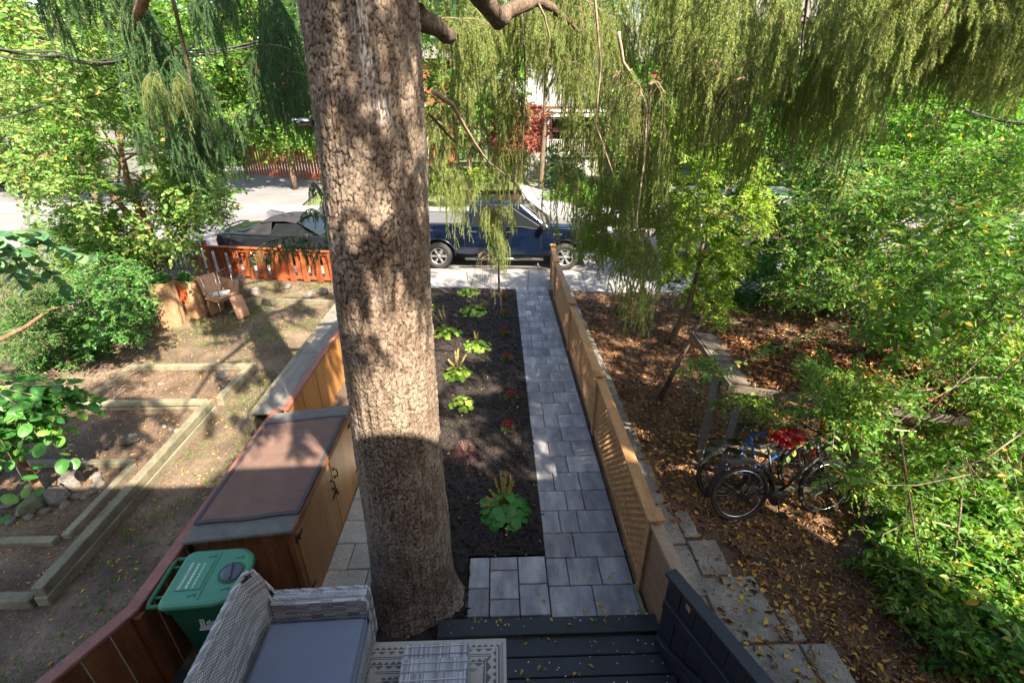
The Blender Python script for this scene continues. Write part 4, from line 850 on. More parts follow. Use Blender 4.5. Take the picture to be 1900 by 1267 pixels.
# high crown above the frame: limbs, and unseen boughs added to dapple the yard
ru = random.Random(4)
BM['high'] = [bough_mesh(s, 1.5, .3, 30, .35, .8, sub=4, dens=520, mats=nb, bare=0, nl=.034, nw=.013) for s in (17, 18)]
hx_, hy_ = ldir.x / -ldir.z, ldir.y / -ldir.z; k = 0
while k < 240:          # added sprays set sunward of the ground they shade, gaps left for sun patches
    gx_, gy_ = ru.uniform(-9.5, 2.5), ru.uniform(4.3, 14.5)
    if float(fbm(np.array(gx_ * 1.5 + 40), np.array(gy_ * 1.1 + 40), 503, 2)) < .455: continue
    z = ru.uniform(6.0, 8.2) + max(0, gy_ - 9) * .45; k += 1; a = ru.random() * 2 * PI
    obj('added_shade_bough', BM['high'][k % 2], None, spruce, (gx_ - hx_ * z + .86 - .35 * math.cos(a), gy_ - hy_ * z - 3.06 - .35 * math.sin(a), z), (0, 0, a), sc=ru.uniform(.42, .7))
for k in range(20):  # unseen boughs added between sun and trunk to shade the bark
    s_ = ru.uniform(2.6, 5.5); z = ru.choice([ru.uniform(4.0, 5.9), ru.uniform(2.9, 3.2)]) if k % 5 else 3.0; obj('added_shade_bough', BM['high'][k % 2], None, spruce, (.1 + ru.uniform(-.35, .35) + .419 * s_, -.3 - .599 * s_, max(6.0, z + .682 * s_ + .3)), (0, 0, ru.random() * 6), sc=ru.uniform(.5, .8))
for k in range(30):  # unseen boughs added over the eave to make the house shadow's edge ragged
    obj('added_shade_bough', BM['high'][k % 2], None, spruce, (ru.uniform(-3.5, 6.5) + .86, ru.uniform(-1.0, .15) - 3.06, ru.uniform(6.05, 6.7)), (0, 0, ru.random() * 6), sc=ru.uniform(.5, .8))
for k in range(40):  # unseen boughs added sunward of the paver path to keep it shaded
    s_ = ru.uniform(9.0, 11.5); x_, y_ = ru.uniform(.35, 1.0), ru.uniform(4.6, 8.3); obj('added_shade_bough', BM['high'][k % 2], None, spruce, (x_ + .86 + .419 * s_, y_ - 3.06 - .599 * s_, .3 + .682 * s_), (0, 0, ru.random() * 6), sc=ru.uniform(.5, .8))
for k in range(16):
    z = 6 + k * .55; a = k * 2.4; R_ = 4.1 - (z - 5.5) * .30; g = G(); g.tube([(.2, 0, z), (R_ * .5 * math.cos(a), R_ * .5 * math.sin(a), z + .15), (R_ * math.cos(a), R_ * math.sin(a), z - .3)], [.06, .04, .012], 6); obj('limb', g, m_bark2, spruce)

spruce2 = thing('spruce_tree', 'second spruce at the sidewalk edge, trunk mostly hidden behind the big one', 'tree', (-2.22, 11.2, 0))
bark_trunk('trunk', (0, 0, 0), 6.2, lambda TH, Z: .30 - .012 * Z + .14 * np.exp(-np.maximum(Z, 0) / .35) * (1 + .3 * np.cos(3 * TH)), lambda Z: (-.02 * Z, 0 * Z), 120, 260, m_bark, spruce2, seed=31)
for k in range(26):
    z = 6.2 + 6 * ru.random(); R_ = 3.0 * math.sqrt(ru.random()); a = ru.random() * 2 * PI
    obj('bough', BM['bmid'][0], None, spruce2, (R_ * math.cos(a), R_ * math.sin(a), z), (0, 0, a), sc=ru.uniform(1.3, 2.0))

# ------------------------------------------------------------------ broadleaf trees and shrubs
def pxclumps(poly, Y0, Y1, n, r, seed, zmin=.05):
    """clump middles inside the volume that a tree fills, given as its outline and its near and far distance"""
    rg_ = random.Random(seed); xs = [p[0] for p in poly]; ys = [p[1] for p in poly]; out = []
    while len(out) < n:
        x, y = rg_.uniform(min(xs), max(xs)), rg_.uniform(min(ys), max(ys))
        if not inpoly(np.array([x]), np.array([y]), poly)[0]: continue
        p = at(x, y, rg_.uniform(Y0, Y1))
        if p.z < zmin: p = gp(x, y, zmin) if gp(x, y, zmin).y < Y1 * 1.2 else p
        if p.z >= zmin * .9: out.append((p.x, p.y, p.z, r * rg_.uniform(.7, 1.25)))
    return out
def thin(cl, poly, ymax, keep=0.):
    """open the crown in front of a stem that the photograph shows"""
    r_ = random.Random(5); return [c for c in cl if r_.random() < keep or c[1] > ymax or not inpoly(np.array([proj(*c[:3])[0]]), np.array([proj(*c[:3])[1]]), poly)[0]]
def tree(name, label, cat, base, trunks, clumps, seed, mats, L, W, twigs, per, tl=.45, bark=m_bark2, group=None, limbs=8, stems=.03, dens=1.7, **kw):
    t = thing(name, label, cat, base, 0, group); B = Vector(base); rg_ = random.Random(seed)
    for tr, r in trunks:
        g = G(); P = [Vector(p) - B for p in tr]; Q = []; S = []
        for i in range(len(P) - 1):
            for k in range(5): f = k / 5; Q.append(P[i].lerp(P[i + 1], f) + Vector((rg_.gauss(0, 1), rg_.gauss(0, 1), 0)) * r * .10); S.append(r * (1 - .75 * (i + f) / (len(P) - 1)) * rg_.uniform(.93, 1.07))
        Q.append(P[-1]); S.append(r * .22); g.tube(Q, S, 10); obj('trunk', g, bark, t)
    cl = [(c[0] - B.x, c[1] - B.y, c[2] - B.z, c[3]) for c in clumps]
    if limbs:
        for c in rg_.sample(cl, min(limbs, len(cl))):
            tr, r = trunks[rg_.randrange(len(trunks))]; P = [Vector(p) - B for p in tr]; s = P[-1].lerp(P[-2], rg_.random() * .8); e = Vector(c[:3]); m = s.lerp(e, .5) + Vector((rg_.gauss(0, .12), rg_.gauss(0, .12), rg_.uniform(.05, .3)))
            g = G(); g.tube([s, s.lerp(m, .5) + Vector((0, 0, .05)), m, m.lerp(e, .6), e], [stems, stems * .8, stems * .6, stems * .4, stems * .2], 6); obj('limb', g, bark, t)
    cn = np.array(cl)[:, :3].mean(0); r0 = float(np.mean([c[3] for c in cl])); vv = [foliage('spray', [(0, 0, 0, r0)], mats[:2], seed * 7 + q, int(twigs * dens), per, tl, L, W, **kw) for q in range(4)]
    if len(mats) > 2: vv += [foliage('spray', [(0, 0, 0, r0)], [mats[2], mats[1]], seed * 7 + 9, int(twigs * dens), per, tl, L, W, **kw)]
    for c in cl[:300]: obj('leafy_branch', vv[rg_.randrange(len(vv))], None, t, c[:3], (rg_.uniform(-.35, .35), rg_.uniform(-.35, .35), rg_.uniform(0, 6.28)), sc=c[3] / r0)
    return t
mt_ = lambda a: [a, m_twig]
# left: old lilac-like tree with leaning stems
poly = [(0, 0), (250, -30), (330, 60), (370, 150), (420, 250), (440, 330), (360, 430), (330, 470), (200, 470), (100, 380), (0, 330)]
cl = pxclumps(poly, 8.5, 12, 230, .42, 1)
cl = thin(cl, [(170, 250), (250, 230), (300, 330), (345, 500), (260, 500), (215, 400)], 11.2, .10)
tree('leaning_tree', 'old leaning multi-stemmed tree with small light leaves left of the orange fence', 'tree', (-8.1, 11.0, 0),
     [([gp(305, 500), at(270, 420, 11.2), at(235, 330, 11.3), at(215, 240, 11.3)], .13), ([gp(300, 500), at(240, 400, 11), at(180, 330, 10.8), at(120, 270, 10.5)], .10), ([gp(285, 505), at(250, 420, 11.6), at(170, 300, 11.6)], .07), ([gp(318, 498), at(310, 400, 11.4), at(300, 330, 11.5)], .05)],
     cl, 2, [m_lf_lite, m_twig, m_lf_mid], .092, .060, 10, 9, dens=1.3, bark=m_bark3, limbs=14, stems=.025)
poly = [(40, 400), (170, 380), (300, 330), (400, 330), (430, 400), (345, 420), (330, 470), (250, 520), (60, 500)]
tree('lilac_bush', 'mid green bush at the feet of the leaning stems behind the paper bags', 'bush', (-8.0, 10.6, 0), [([gp(300, 520), at(290, 450, 10.8), at(260, 400, 10.8)], .03)], thin(pxclumps(poly, 9.8, 12.2, 150, .34, 3), [(230, 360), (290, 340), (340, 500), (262, 490)], 11.3), 4, mt_(m_lf_mid), .065, .042, 10, 10, limbs=6, stems=.012)
poly = [(60, 560), (180, 480), (262, 470), (268, 560), (262, 625), (210, 650), (130, 680), (40, 690), (0, 650), (0, 590)]
tree('ivy_bank', 'dark glossy low shrub bank along the left edge of the yard', 'shrub', (-7.8, 9.0, 0), [([(-7.8, 9, 0), (-7.85, 9.05, .3), (-7.8, 9.1, .5)], .03)], pxclumps(poly, 7.2, 10.0, 150, .30, 5, .12), 6, mt_(m_lf_dark), .055, .034, 11, 11, limbs=5, stems=.012)
poly = [(0, 470), (60, 490), (100, 560), (90, 650), (0, 690)]
tree('yew_shrub', 'darkest dense shrub at the left edge of the picture under the big round leaves', 'shrub', (-7.6, 7.6, 0), [([(-7.6, 7.6, 0), (-7.6, 7.65, .6), (-7.5, 7.6, 1.)], .04)], pxclumps(poly, 6.8, 7.8, 50, .28, 7, .15), 8, mt_(m_lf_dark), .035, .012, 12, 16, limbs=5, stems=.012)
t = thing('straw_mound', 'dry tangled vine stems lying in the sun below the left shrubs', 'dry brush', (-7.0, 6.9, 0))
rg = np.random.default_rng(70); n = 900; A = np.stack([rg.normal(0, .5, n), rg.normal(0, .35, n), rg.uniform(.0, .22, n)], 1); a = rg.random(n) * 2 * PI; D = np.stack([np.cos(a), np.sin(a), rg.normal(0, .3, n)], 1) * rg.uniform(.08, .3, (n, 1)); V, F = tube_geo(A, A + D, .003, .002)
obj('stems', npmesh('stems', V, [F], m_dead), None, t)
limb_t = thing('bare_branch', 'bare fallen brown branch slanting up from the left edge', 'branch', at(0, 625, 6.2)); g = G(); P = [at(0, 630, 6.2), at(50, 605, 6.6), at(90, 575, 7.0), at(118, 568, 7.2)]; g.tube([p - P[0] for p in P], [.03, .028, .022, .012], 8); limb_t.location = P[0]; obj('stem', g, m_bark3, limb_t)
# ---- plants with single leaves as parts
def leafmesh(L, W, mat, lobes=0, seed=0, cup=.15):
    g = G(); n = 12 if not lobes else lobes * 4; vs = [(0, 0, 0), (0, L * .5, -.02 * L)]
    ring = []
    for k in range(n):
        t = k / n; a = -PI / 2 + 2 * PI * t
        r = 1. if not lobes else 1 - .20 * abs(math.sin(a * lobes / 2 + PI / 4)) 
        x = math.cos(a) * W / 2 * r * (1 - .25 * max(0, math.sin(a))); y = L * .5 + math.sin(a) * L * .5 * r
        if k == 0: x, y = 0, 0.0
        ring.append((x, y, -cup * L * ((2 * x / W) ** 2 * .3 + ((y - L * .4) / L) ** 2)))
    g.add([(0, L * .45, 0.015 * L)] + ring, [(0, 1 + k, 1 + (k + 1) % n) for k in range(n)], 0, False)
    return g.mesh('leaf', mat)
def orient(o, d, n):
    d = Vector(d).normalized(); n = Vector(n); x = d.cross(n).normalized(); z = x.cross(d).normalized(); m = Matrix((x, d, z)).transposed(); o.rotation_euler = m.to_euler()
# big round blue-green leaves at the left edge
bl = thing('redbud_branch', 'branch with large round blue green leaves reaching in from the left edge', 'branch', at(-60, 480, 5.2))
me = leafmesh(.145, .14, m_lf_blue); rg_ = random.Random(8)
stems = [[(-60, 440), (20, 430), (70, 445), (130, 470), (170, 475)], [(-60, 440), (0, 450), (60, 480), (110, 520), (130, 560)], [(-60, 430), (20, 470), (40, 500), (70, 520)], [(-60, 470), (-10, 490), (20, 505), (50, 540)], [(20, 430), (60, 425), (85, 432)]]
for st in stems:
    P = [at(x, y, 5.2 + .35 * i + rg_.uniform(-.2, .2)) for i, (x, y) in enumerate(st)]; g = G(); g.tube([p - bl.location for p in P], [.012 * (1 - .15 * i) for i in range(len(P))], 6); obj('twig', g, m_twig, bl)
    for i in range(len(P) - 1):
        for k in range(10):
            p = P[i].lerp(P[i + 1], k / 10); d = (P[i + 1] - P[i]).normalized(); s = -1 if k % 2 else 1
            o = obj('leaf', me, None, bl, p - bl.location, sc=rg_.uniform(.65, 1.15)); orient(o, Vector((d.y * s, -d.x * s, rg_.uniform(-.7, 0))) + d * .5 + Vector((rg_.gauss(0, .3), rg_.gauss(0, .3), 0)), (rg_.gauss(0, .3), -.35 + rg_.gauss(0, .3), 1))
# young mulberry with weeping glossy leaves
mu_ = thing('young_mulberry', 'small weeping mulberry with glossy leaves growing inside a ring of stones', 'tree', gp(88, 925))
B = mu_.location
g = G(); top = at(62, 840, 4.55) ; g.tube([Vector((0, 0, -.03)), Vector((-.03, 0, .25)), Vector((-.09, .02, .62)), Vector((-.13, .05, 1.0)), Vector((-.10, .05, 1.35))], [.05, .042, .038, .035, .028], 10); obj('trunk', g, m_bark3, mu_)
me = leafmesh(.12, .085, LM('leaf_mulberry', [(0, (.03, .15, .025)), (.75, (.07, .24, .04)), (1, (.20, .38, .05))], trans=.32, rough=.35)); rg_ = random.Random(12); nleaf = 0; mcl = []
for k in range(34):
    a = 2.4 * k; R_ = rg_.uniform(.3, .9); h = 1.35 + rg_.uniform(.0, .25); drop = rg_.uniform(.3, 1.05); mcl.append((-.1 + R_ * .8 * math.cos(a), .05 + R_ * .8 * math.sin(a), h - drop * .4, .26))
    P = [Vector((-.1, .05, 1.32)), Vector((-.1 + R_ * .4 * math.cos(a), .05 + R_ * .4 * math.sin(a), h)), Vector((-.1 + R_ * .85 * math.cos(a), .05 + R_ * .85 * math.sin(a), h - .08)), Vector((-.1 + R_ * math.cos(a), .05 + R_ * math.sin(a), h - drop))]
    g = G(); g.tube(P, [.009, .007, .005, .003], 5); obj('twig', g, m_dead, mu_)
    for i in range(3):
        for j in range(5 if i else 2):
            p = P[i].lerp(P[i + 1], (j + rg_.random()) / 4); s = 1 if j % 2 else -1; o = obj('leaf', me, None, mu_, p, sc=rg_.uniform(.8, 1.5)); nleaf += 1
            orient(o, (math.cos(a + s * 1.1), math.sin(a + s * 1.1), rg_.uniform(-1.1, -.1)), (rg_.gauss(math.cos(a) * .4, .35), rg_.gauss(math.sin(a) * .4, .35), 1))

obj('inner_foliage', foliage('inner_foliage', mcl, [me.materials[0], m_twig], 55, 9, 8, .45, .10, .07, droop=.6), None, mu_, kind='stuff')
# ---- right: near shrub that fills the right side
poly = [(1620, 520), (1700, 430), (1900, 330), (1960, 600), (1960, 1267), (1760, 1230), (1640, 1060), (1600, 960), (1640, 880), (1560, 760), (1640, 700)]
cl = pxclumps(poly, 3.6, 6.5, 200, .40, 21, .25)
cl += pxclumps([(1320, 640), (1500, 560), (1650, 600), (1640, 720), (1400, 790), (1290, 720)], 4.2, 6.4, 13, .24, 22, 1.2)
cl += pxclumps([(1500, 670), (1620, 680), (1760, 740), (1740, 790), (1580, 770), (1480, 730)], 3.5, 3.95, 20, .22, 28, 1.2)
cl += pxclumps([(1380, 740), (1600, 700), (1660, 860), (1560, 800), (1420, 800)], 3.8, 4.6, 12, .22, 23, 1.3)
cl += pxclumps([(1560, 880), (1660, 860), (1720, 1060), (1640, 1020)], 3.2, 4, 12, .24, 24, .3) + pxclumps([(1660, 1060), (1780, 1040), (1800, 1240), (1740, 1220)], 2.8, 3.6, 12, .22, 25, .3)
cl = thin(cl, [(1520, 950), (1640, 930), (1660, 1060), (1540, 1070)], 4.3)
rq_ = random.Random(77)
shade_cl = [(rq_.uniform(4.5, 12), rq_.uniform(-2.5, 3.0), rq_.uniform(6.3, 9.5), .75) for _ in range(44)]  # unseen leaf clumps added overhead to shade the ground at right
bigs = tree('arching_shrub', 'huge arching shrub with small oval green and yellow leaves filling the right side', 'shrub', tuple(gp(1578, 1030)),
     [([gp(1570, 1035), at(1640, 960, 3.9), at(1720, 900, 4.4), at(1800, 800, 4.9)], .12), ([gp(1600, 1040), at(1700, 990, 3.9), at(1860, 900, 4.3), (6.5, 4.6, 4.5), (7.5, 3, 7.5)], .06), ([gp(1590, 1030), at(1620, 880, 4.2), at(1650, 720, 4.8), at(1640, 620, 5.2)], .035)],
     (cl + shade_cl)[:300] if len(cl) < 256 else cl[-256:] + shade_cl, 26, [m_lf_mid, m_twig, m_lf_yell], .080, .042, 12, 11, dens=1.35, bark=m_bark2, limbs=22, stems=.018, droop=.3)
rg_ = random.Random(31); me = leafmesh(.080, .042, m_lf_mid); nl = 0       # nearest sprays, leaf by leaf
for (st, y) in [([(1760, 640), (1640, 600), (1520, 610), (1430, 650), (1310, 700)], 4.6), ([(1740, 720), (1600, 740), (1500, 770), (1430, 800)], 4.1), ([(1700, 800), (1560, 790), (1480, 830), (1450, 860)], 4.0), ([(1800, 880), (1700, 900), (1640, 900), (1560, 880), (1510, 895)], 3.4),
        ([(1780, 980), (1700, 960), (1640, 990), (1600, 1060)], 3.3), ([(1850, 1060), (1760, 1080), (1700, 1110), (1660, 1170)], 3.0), ([(1880, 1120), (1820, 1150), (1790, 1200), (1780, 1260)], 2.9), ([(1800, 560), (1700, 540), (1600, 560), (1530, 600)], 4.8), ([(1850, 700), (1800, 700), (1700, 760), (1640, 800)], 3.8), ([(1900, 800), (1830, 850), (1740, 880), (1690, 960)], 3.4)]:
    P = [at(x, q, y + rg_.uniform(-.1, .1)) for x, q in st]; g = G(); g.tube([p - bigs.location for p in P], [.008 * (1 - .2 * i) for i in range(len(P))], 5); obj('twig', g, m_dead, bigs)
    for i in range(len(P) - 1):
        d = (P[i + 1] - P[i]).normalized(); n_ = int((P[i + 1] - P[i]).length / .042)
        for k in range(n_):
            p = P[i].lerp(P[i + 1], k / n_); s = -1 if k % 2 else 1; side = d.cross(Vector((0, 0, 1))).normalized() * s
            if nl < 290: o = obj('leaf', me, None, bigs, p - bigs.location, sc=rg_.uniform(.7, 1.25)); orient(o, d * .6 + side + Vector((0, 0, rg_.uniform(-.4, .3))), (rg_.gauss(0, .35), rg_.gauss(0, .35), 1)); nl += 1
# ---- small tree with yellow green leaves beyond the fence
poly = [(1090, 400), (1230, 200), (1330, 170), (1400, 260), (1440, 400), (1390, 480), (1340, 600), (1290, 560), (1200, 500), (1090, 460)]
tree('cherry_tree', 'small tree with glossy yellow green leaves standing behind the leaf littered yard', 'tree', tuple(gp(1240, 640)), [([gp(1240, 640), at(1280, 560, 8.2), at(1300, 480, 8.2), at(1310, 380, 8.3)], .07), ([at(1300, 480, 8.2), at(1360, 440, 8.3), at(1430, 440, 8.6), at(1520, 460, 8.8)], .035)],
     pxclumps(poly, 7.2, 9.4, 170, .32, 41), 42, mt_(m_lf_yell), .085, .038, 9, 11, limbs=10, stems=.016, droop=.35)
ib = tree('ivy_shrub', 'dark ivy covered hump behind the shelter roof', 'shrub', tuple(gp(1380, 560)), [([gp(1380, 560), gp(1380, 560) + Vector((0, 0, .3)), gp(1380, 560) + Vector((0, .1, .5))], .04)], pxclumps([(1330, 480), (1480, 480), (1480, 560), (1340, 560)], 9.6, 11.4, 40, .3, 43, .15), 44, mt_(m_lf_dark), .055, .045, 10, 10, limbs=3, stems=.01)
# ---- trees of the right background
defs = [('dark_cedar', 'dark brownish cedar in the middle of the right hand thicket', 'tree', [(1500, 300), (1560, 240), (1640, 300), (1700, 420), (1660, 560), (1540, 560), (1470, 460)], 8.5, 11, 120, .42, m_lf_dark, .06, .014, 12, 15),
        ('shade_maple', 'broad green maple behind the hanging spruce branches at upper right', 'tree', [(1420, 120), (1640, 100), (1900, 120), (1960, 300), (1800, 360), (1500, 330), (1420, 240)], 9, 14, 220, .6, m_lf_mid, .11, .085, 9, 9),
        ('right_thicket', 'tangled leafy shrubs crowding the right edge behind the arching shrub', 'shrub', [(1480, 360), (1900, 260), (1960, 420), (1960, 700), (1700, 640), (1560, 560), (1440, 560)], 6.8, 10, 260, .5, m_lf_mid, .07, .038, 11, 11)]
for i, (nm, lb, ct_, poly, Y0, Y1, n_, r_, mat_, L_, W_, tw, pr) in enumerate(defs):
    c = pxclumps(poly, Y0, Y1, n_, r_, 50 + i, .2); mx_ = sum(q[0] for q in c) / n_; my_ = sum(q[1] for q in c) / n_
    tree(nm, lb, ct_, (mx_, my_, 0), [([(mx_, my_, 0), (mx_ + .1, my_, 1.4), (mx_, my_ + .1, 2.8)], .14), ], c, 60 + i, mt_(mat_), L_, W_, tw, pr, limbs=12, stems=.03)
tree('kerb_shrub', 'loose green shrub screening the parked van beyond the cherry', 'shrub', tuple(gp(1420, 520)), [([gp(1420, 520), gp(1420, 520) + Vector((0, 0, .6)), gp(1420, 520) + Vector((.1, 0, 1.4))], .05)], pxclumps([(1230, 380), (1330, 330), (1500, 330), (1560, 420), (1540, 500), (1380, 500), (1260, 450)], 11.4, 12.8, 90, .36, 45, .2), 46, mt_(m_lf_mid), .085, .05, 11, 10, dens=1.2, limbs=6, stems=.012)
# ---- trees over the road, left and middle
def crown_pts(px, py, y, rx, ry, rz, n, r, seed):
    rg_ = random.Random(seed); c = at(px, py, y); out = []
    while len(out) < n:
        v = Vector((rg_.uniform(-1, 1), rg_.uniform(-1, 1), rg_.uniform(-1, 1)))
        if v.length < 1 and v.length > .2: out.append((c.x + v.x * rx, c.y + v.y * ry, max(.3, c.z + v.z * rz), r * rg_.uniform(.75, 1.25)))
    return out
far = [('far_maple', 'bright green tree across the road above the black car', 330, 150, 27, 4.2, 3, 3.2, 95, 1.0, m_lf_mid, .17, .13), ('far_maple', 'tall green tree at the top left corner over the road', 60, 60, 25, 4.5, 3, 4.0, 95, 1.0, m_lf_lite, .16, .12),
       ('far_maple', 'dark leafy tree close behind the left side of the big trunk', 500, 100, 30, 3.6, 3, 5, 95, 1.1, m_lf_mid, .18, .14), ('front_yard_tree', 'green tree before the brick house, just right of the big trunk', 860, 130, 26, 3.0, 2, 3.6, 80, .8, m_lf_mid, .15, .11),
       ('front_yard_tree', 'green tree right of the porch of the brick house', 1190, 190, 25, 3.2, 2, 3.6, 70, .8, m_lf_mid, .15, .11), ('red_maple', 'pink red Japanese maple beside the porch steps', 955, 235, 27.5, 1.9, 1.3, 1.5, 60, .6, m_lf_red, .12, .07),
       ('far_maple', 'green crown far up the side street at left', 420, 215, 46, 5, 4, 4.5, 80, 1.4, m_lf_lite, .25, .2), ('far_maple', 'light crown standing behind the leaning tree at left edge', -40, 190, 30, 5, 4, 4.5, 90, 1.2, m_lf_lite, .19, .15),
       ('street_tree', 'tree beyond the parked van behind the yellow green cherry', 1400, 200, 24, 3.4, 2.5, 3.3, 90, .9, m_lf_mid, .15, .11), ('street_tree', 'tree over the road at the upper right corner', 1750, 120, 22, 4, 3, 4, 100, 1.0, m_lf_mid, .16, .12), ('street_tree', 'tree behind the thicket at the right edge of the road', 1900, 300, 20, 3, 2.5, 2.6, 50, .9, m_lf_dark, .14, .1), ('street_tree', 'high green crown above the porch roof across the road', 1010, 60, 27, 3.0, 2, 1.6, 60, .8, m_lf_mid, .15, .11), ('street_tree', 'leafy crown above the parked van', 1560, 330, 21, 2.6, 2, 2.0, 44, .8, m_lf_mid, .14, .1)]
for i, (nm, lb, px, py, y, rx, ry, rz, n_, r_, mat_, L_, W_) in enumerate(far):
    c = crown_pts(px, py, y, rx, ry, rz, n_, r_, 80 + i); b = at(px, py, y); 
    tree(nm, lb, 'tree', (b.x, b.y, -.1), [([(b.x, b.y, -.1), (b.x + .15, b.y, max(1, b.z * .5)), (b.x, b.y, b.z)], .16 if rx > 2.5 else .09)], c, 90 + i, mt_(mat_), L_, W_, 14, 12, stemr=.012, limbs=9, stems=.05)
# a far wood that closes the view
cl = []
rg_ = random.Random(99)
for k in range(300): a = math.radians(rg_.uniform(-52, 52)); d = rg_.uniform(48, 66); cl.append((d * math.sin(a), d * math.cos(a), rg_.uniform(0, 15), 2.8))
obj('far_wood', foliage('far_wood', cl, [m_lf_mid, m_twig, m_lf_lite], 100, 12, 8, .5, .75, .6, stemr=.03), kind='stuff')
# low shrubs at house fronts
for i, (nm, lb, px, py, y, rx, rz, mat_) in enumerate([('front_bush', 'yellow green bush left of the porch steps', 950, 292, 28.5, .9, .8, m_lf_yell), ('front_bush', 'blue green juniper right of the porch steps', 1050, 330, 27, 1.0, .6, m_lf_blue), ('front_bush', 'dark bush under the porch railing', 1040, 295, 29.5, 1.2, .8, m_lf_dark),
        ('front_bush', 'low bush by the walkway at the kerb across the road', 1070, 365, 24.5, 1.6, .6, m_lf_mid), ('front_bush', 'yellow plants at the far kerb above the truck bed', 830, 330, 24, 2.4, .5, m_lf_yell), ('front_bush', 'sunlit bush at the far end of the side street', 440, 262, 36, 3, 1.4, m_lf_yell), ('front_bush', 'bush behind the truck hood across the road', 1180, 350, 24, 2.2, 1, m_lf_mid), ('front_bush', 'green hedge along the left side of the side street', 250, 285, 25, 3.2, 1.2, m_lf_mid), ('front_bush', 'bush in front of the fence at the side street mouth', 560, 245, 34, 2, 1.5, m_lf_mid)]):
    c = crown_pts(px, py, y, rx, .8, rz, 26, .5, 120 + i); b = at(px, py, y); tree(nm, lb, 'bush', (b.x, b.y, 0), [([(b.x, b.y, 0), (b.x, b.y, .3), (b.x + .05, b.y, .5)], .04)], c, 130 + i, mt_(mat_), .09, .06, 12, 11, limbs=3, stems=.012)
# ------------------------------------------------------------------ plants of the mulch bed
hm_ = [leafmesh(.085, .085, m_lf_heu, lobes=5), leafmesh(.10, .10, m_lf_big, lobes=5)]
def clump(label, x, y, R_, n, big=False, spikes=(), h=.10, seed=0):
    t = thing('leafy_perennial', label, 'plant', (x, y, zm(np.array(x), np.array(y)).item()), 0, 'leafy perennials in the mulch bed'); rg_ = random.Random(seed)
    g = G()
    n = int(n * 1.5)
    for k in range(n):
        f = math.sqrt((k + .5) / n); a = k * 2.4 + rg_.gauss(0, .2); r = R_ * f; z = h * (1.25 - f * .9) + rg_.gauss(0, .012)
        p = Vector((r * math.cos(a), r * math.sin(a), z)); g.tube([(0, 0, 0), (p.x * .5, p.y * .5, z * .9), p], .0022, 4)
        o = obj('leaf', hm_[1 if big else 0], None, t, p, sc=rg_.uniform(.95, 1.5)); orient(o, (math.cos(a), math.sin(a), -.25 - .5 * f + rg_.gauss(0, .15)), (rg_.gauss(math.cos(a) * .4, .25), rg_.gauss(math.sin(a) * .4, .25), 1))
    obj('leaf_stalks', g, m_lf_heu, t)
    for (dx, dy, hh) in spikes:
        q = [Vector((0, 0, 0)), Vector((dx * .4, dy * .4, hh * .55)), Vector((dx, dy, hh))]; g = G(); g.tube(q, .0025, 4); o = obj('flower_stalk', g, m_spike, t)
        rq = np.random.default_rng(int(abs(dx * 1000)) + seed); n2 = 110; tt = rq.uniform(.55, 1, n2); P = np.array(q[1])[None] * 0 + (np.array(q[1])[None] * (1 - (tt[:, None] - .5) * 2) + np.array(q[2])[None] * (tt[:, None] - .5) * 2)
        V, F = leaf_geo(P, rdir(rq, n2) + np.array([0, 0, .5]), rdir(rq, n2), np.full(n2, .026) * (1.3 - tt * .6), np.full(n2, .012)); obj('seed_head', npmesh('seed_head', V, [F], m_spike), None, o)
sp3 = [(-.10, .10, .42), (-.03, .12, .50), (.03, .10, .48), (.09, .09, .42), (.0, .14, .38), (.12, .12, .36), (-.20, -.02, .26), (-.24, -.05, .18), (-.16, .05, .30)]
clump('large clump of deep green lobed leaves with tan flower spikes at the near end', .03, 4.05, .24, 46, True, sp3, .17, 1)
clump('small lime green clump with no flower stalks, next beyond the purple grass', -.60, 6.28, .17, 16, False, (), .10, 2)
clump('brightest yellow green clump in the sun with several seed spikes', -.73, 7.25, .22, 26, False, [(-.03, .1, .40), (.02, .1, .44), (.16, .08, .34), (-.16, .1, .24)], .10, 3)
clump('green clump near the middle of the bed beside the hanging dead twigs', -.43, 8.30, .25, 28, False, [(-.05, .1, .3), (.02, .12, .26)], .10, 4)
clump('left clump with pale feathery spikes close to the big trunk', -1.09, 8.95, .28, 32, False, [(-.15, .15, .5), (-.05, .2, .55), (-.3, .2, .4)], .12, 5)
clump('clump second from the sidewalk, behind the hanging spruce tail', -.58, 10.1, .30, 30, False, [(.35, .05, .2), (.3, .1, .22)], .12, 6)
clump('clump at the far end of the bed nearest the sidewalk', -.74, 11.35, .28, 26, False, [(-.05, .2, .5), (.1, .15, .3)], .12, 7)
clump('little green clump half hidden by the big trunk, halfway down the bed', -1.45, 7.6, .12, 8, False, (), .08, 8)
clump('small leafy clump half hidden by the big trunk at the far end of the bed', -1.62, 10.4, .14, 10, False, (), .08, 9)
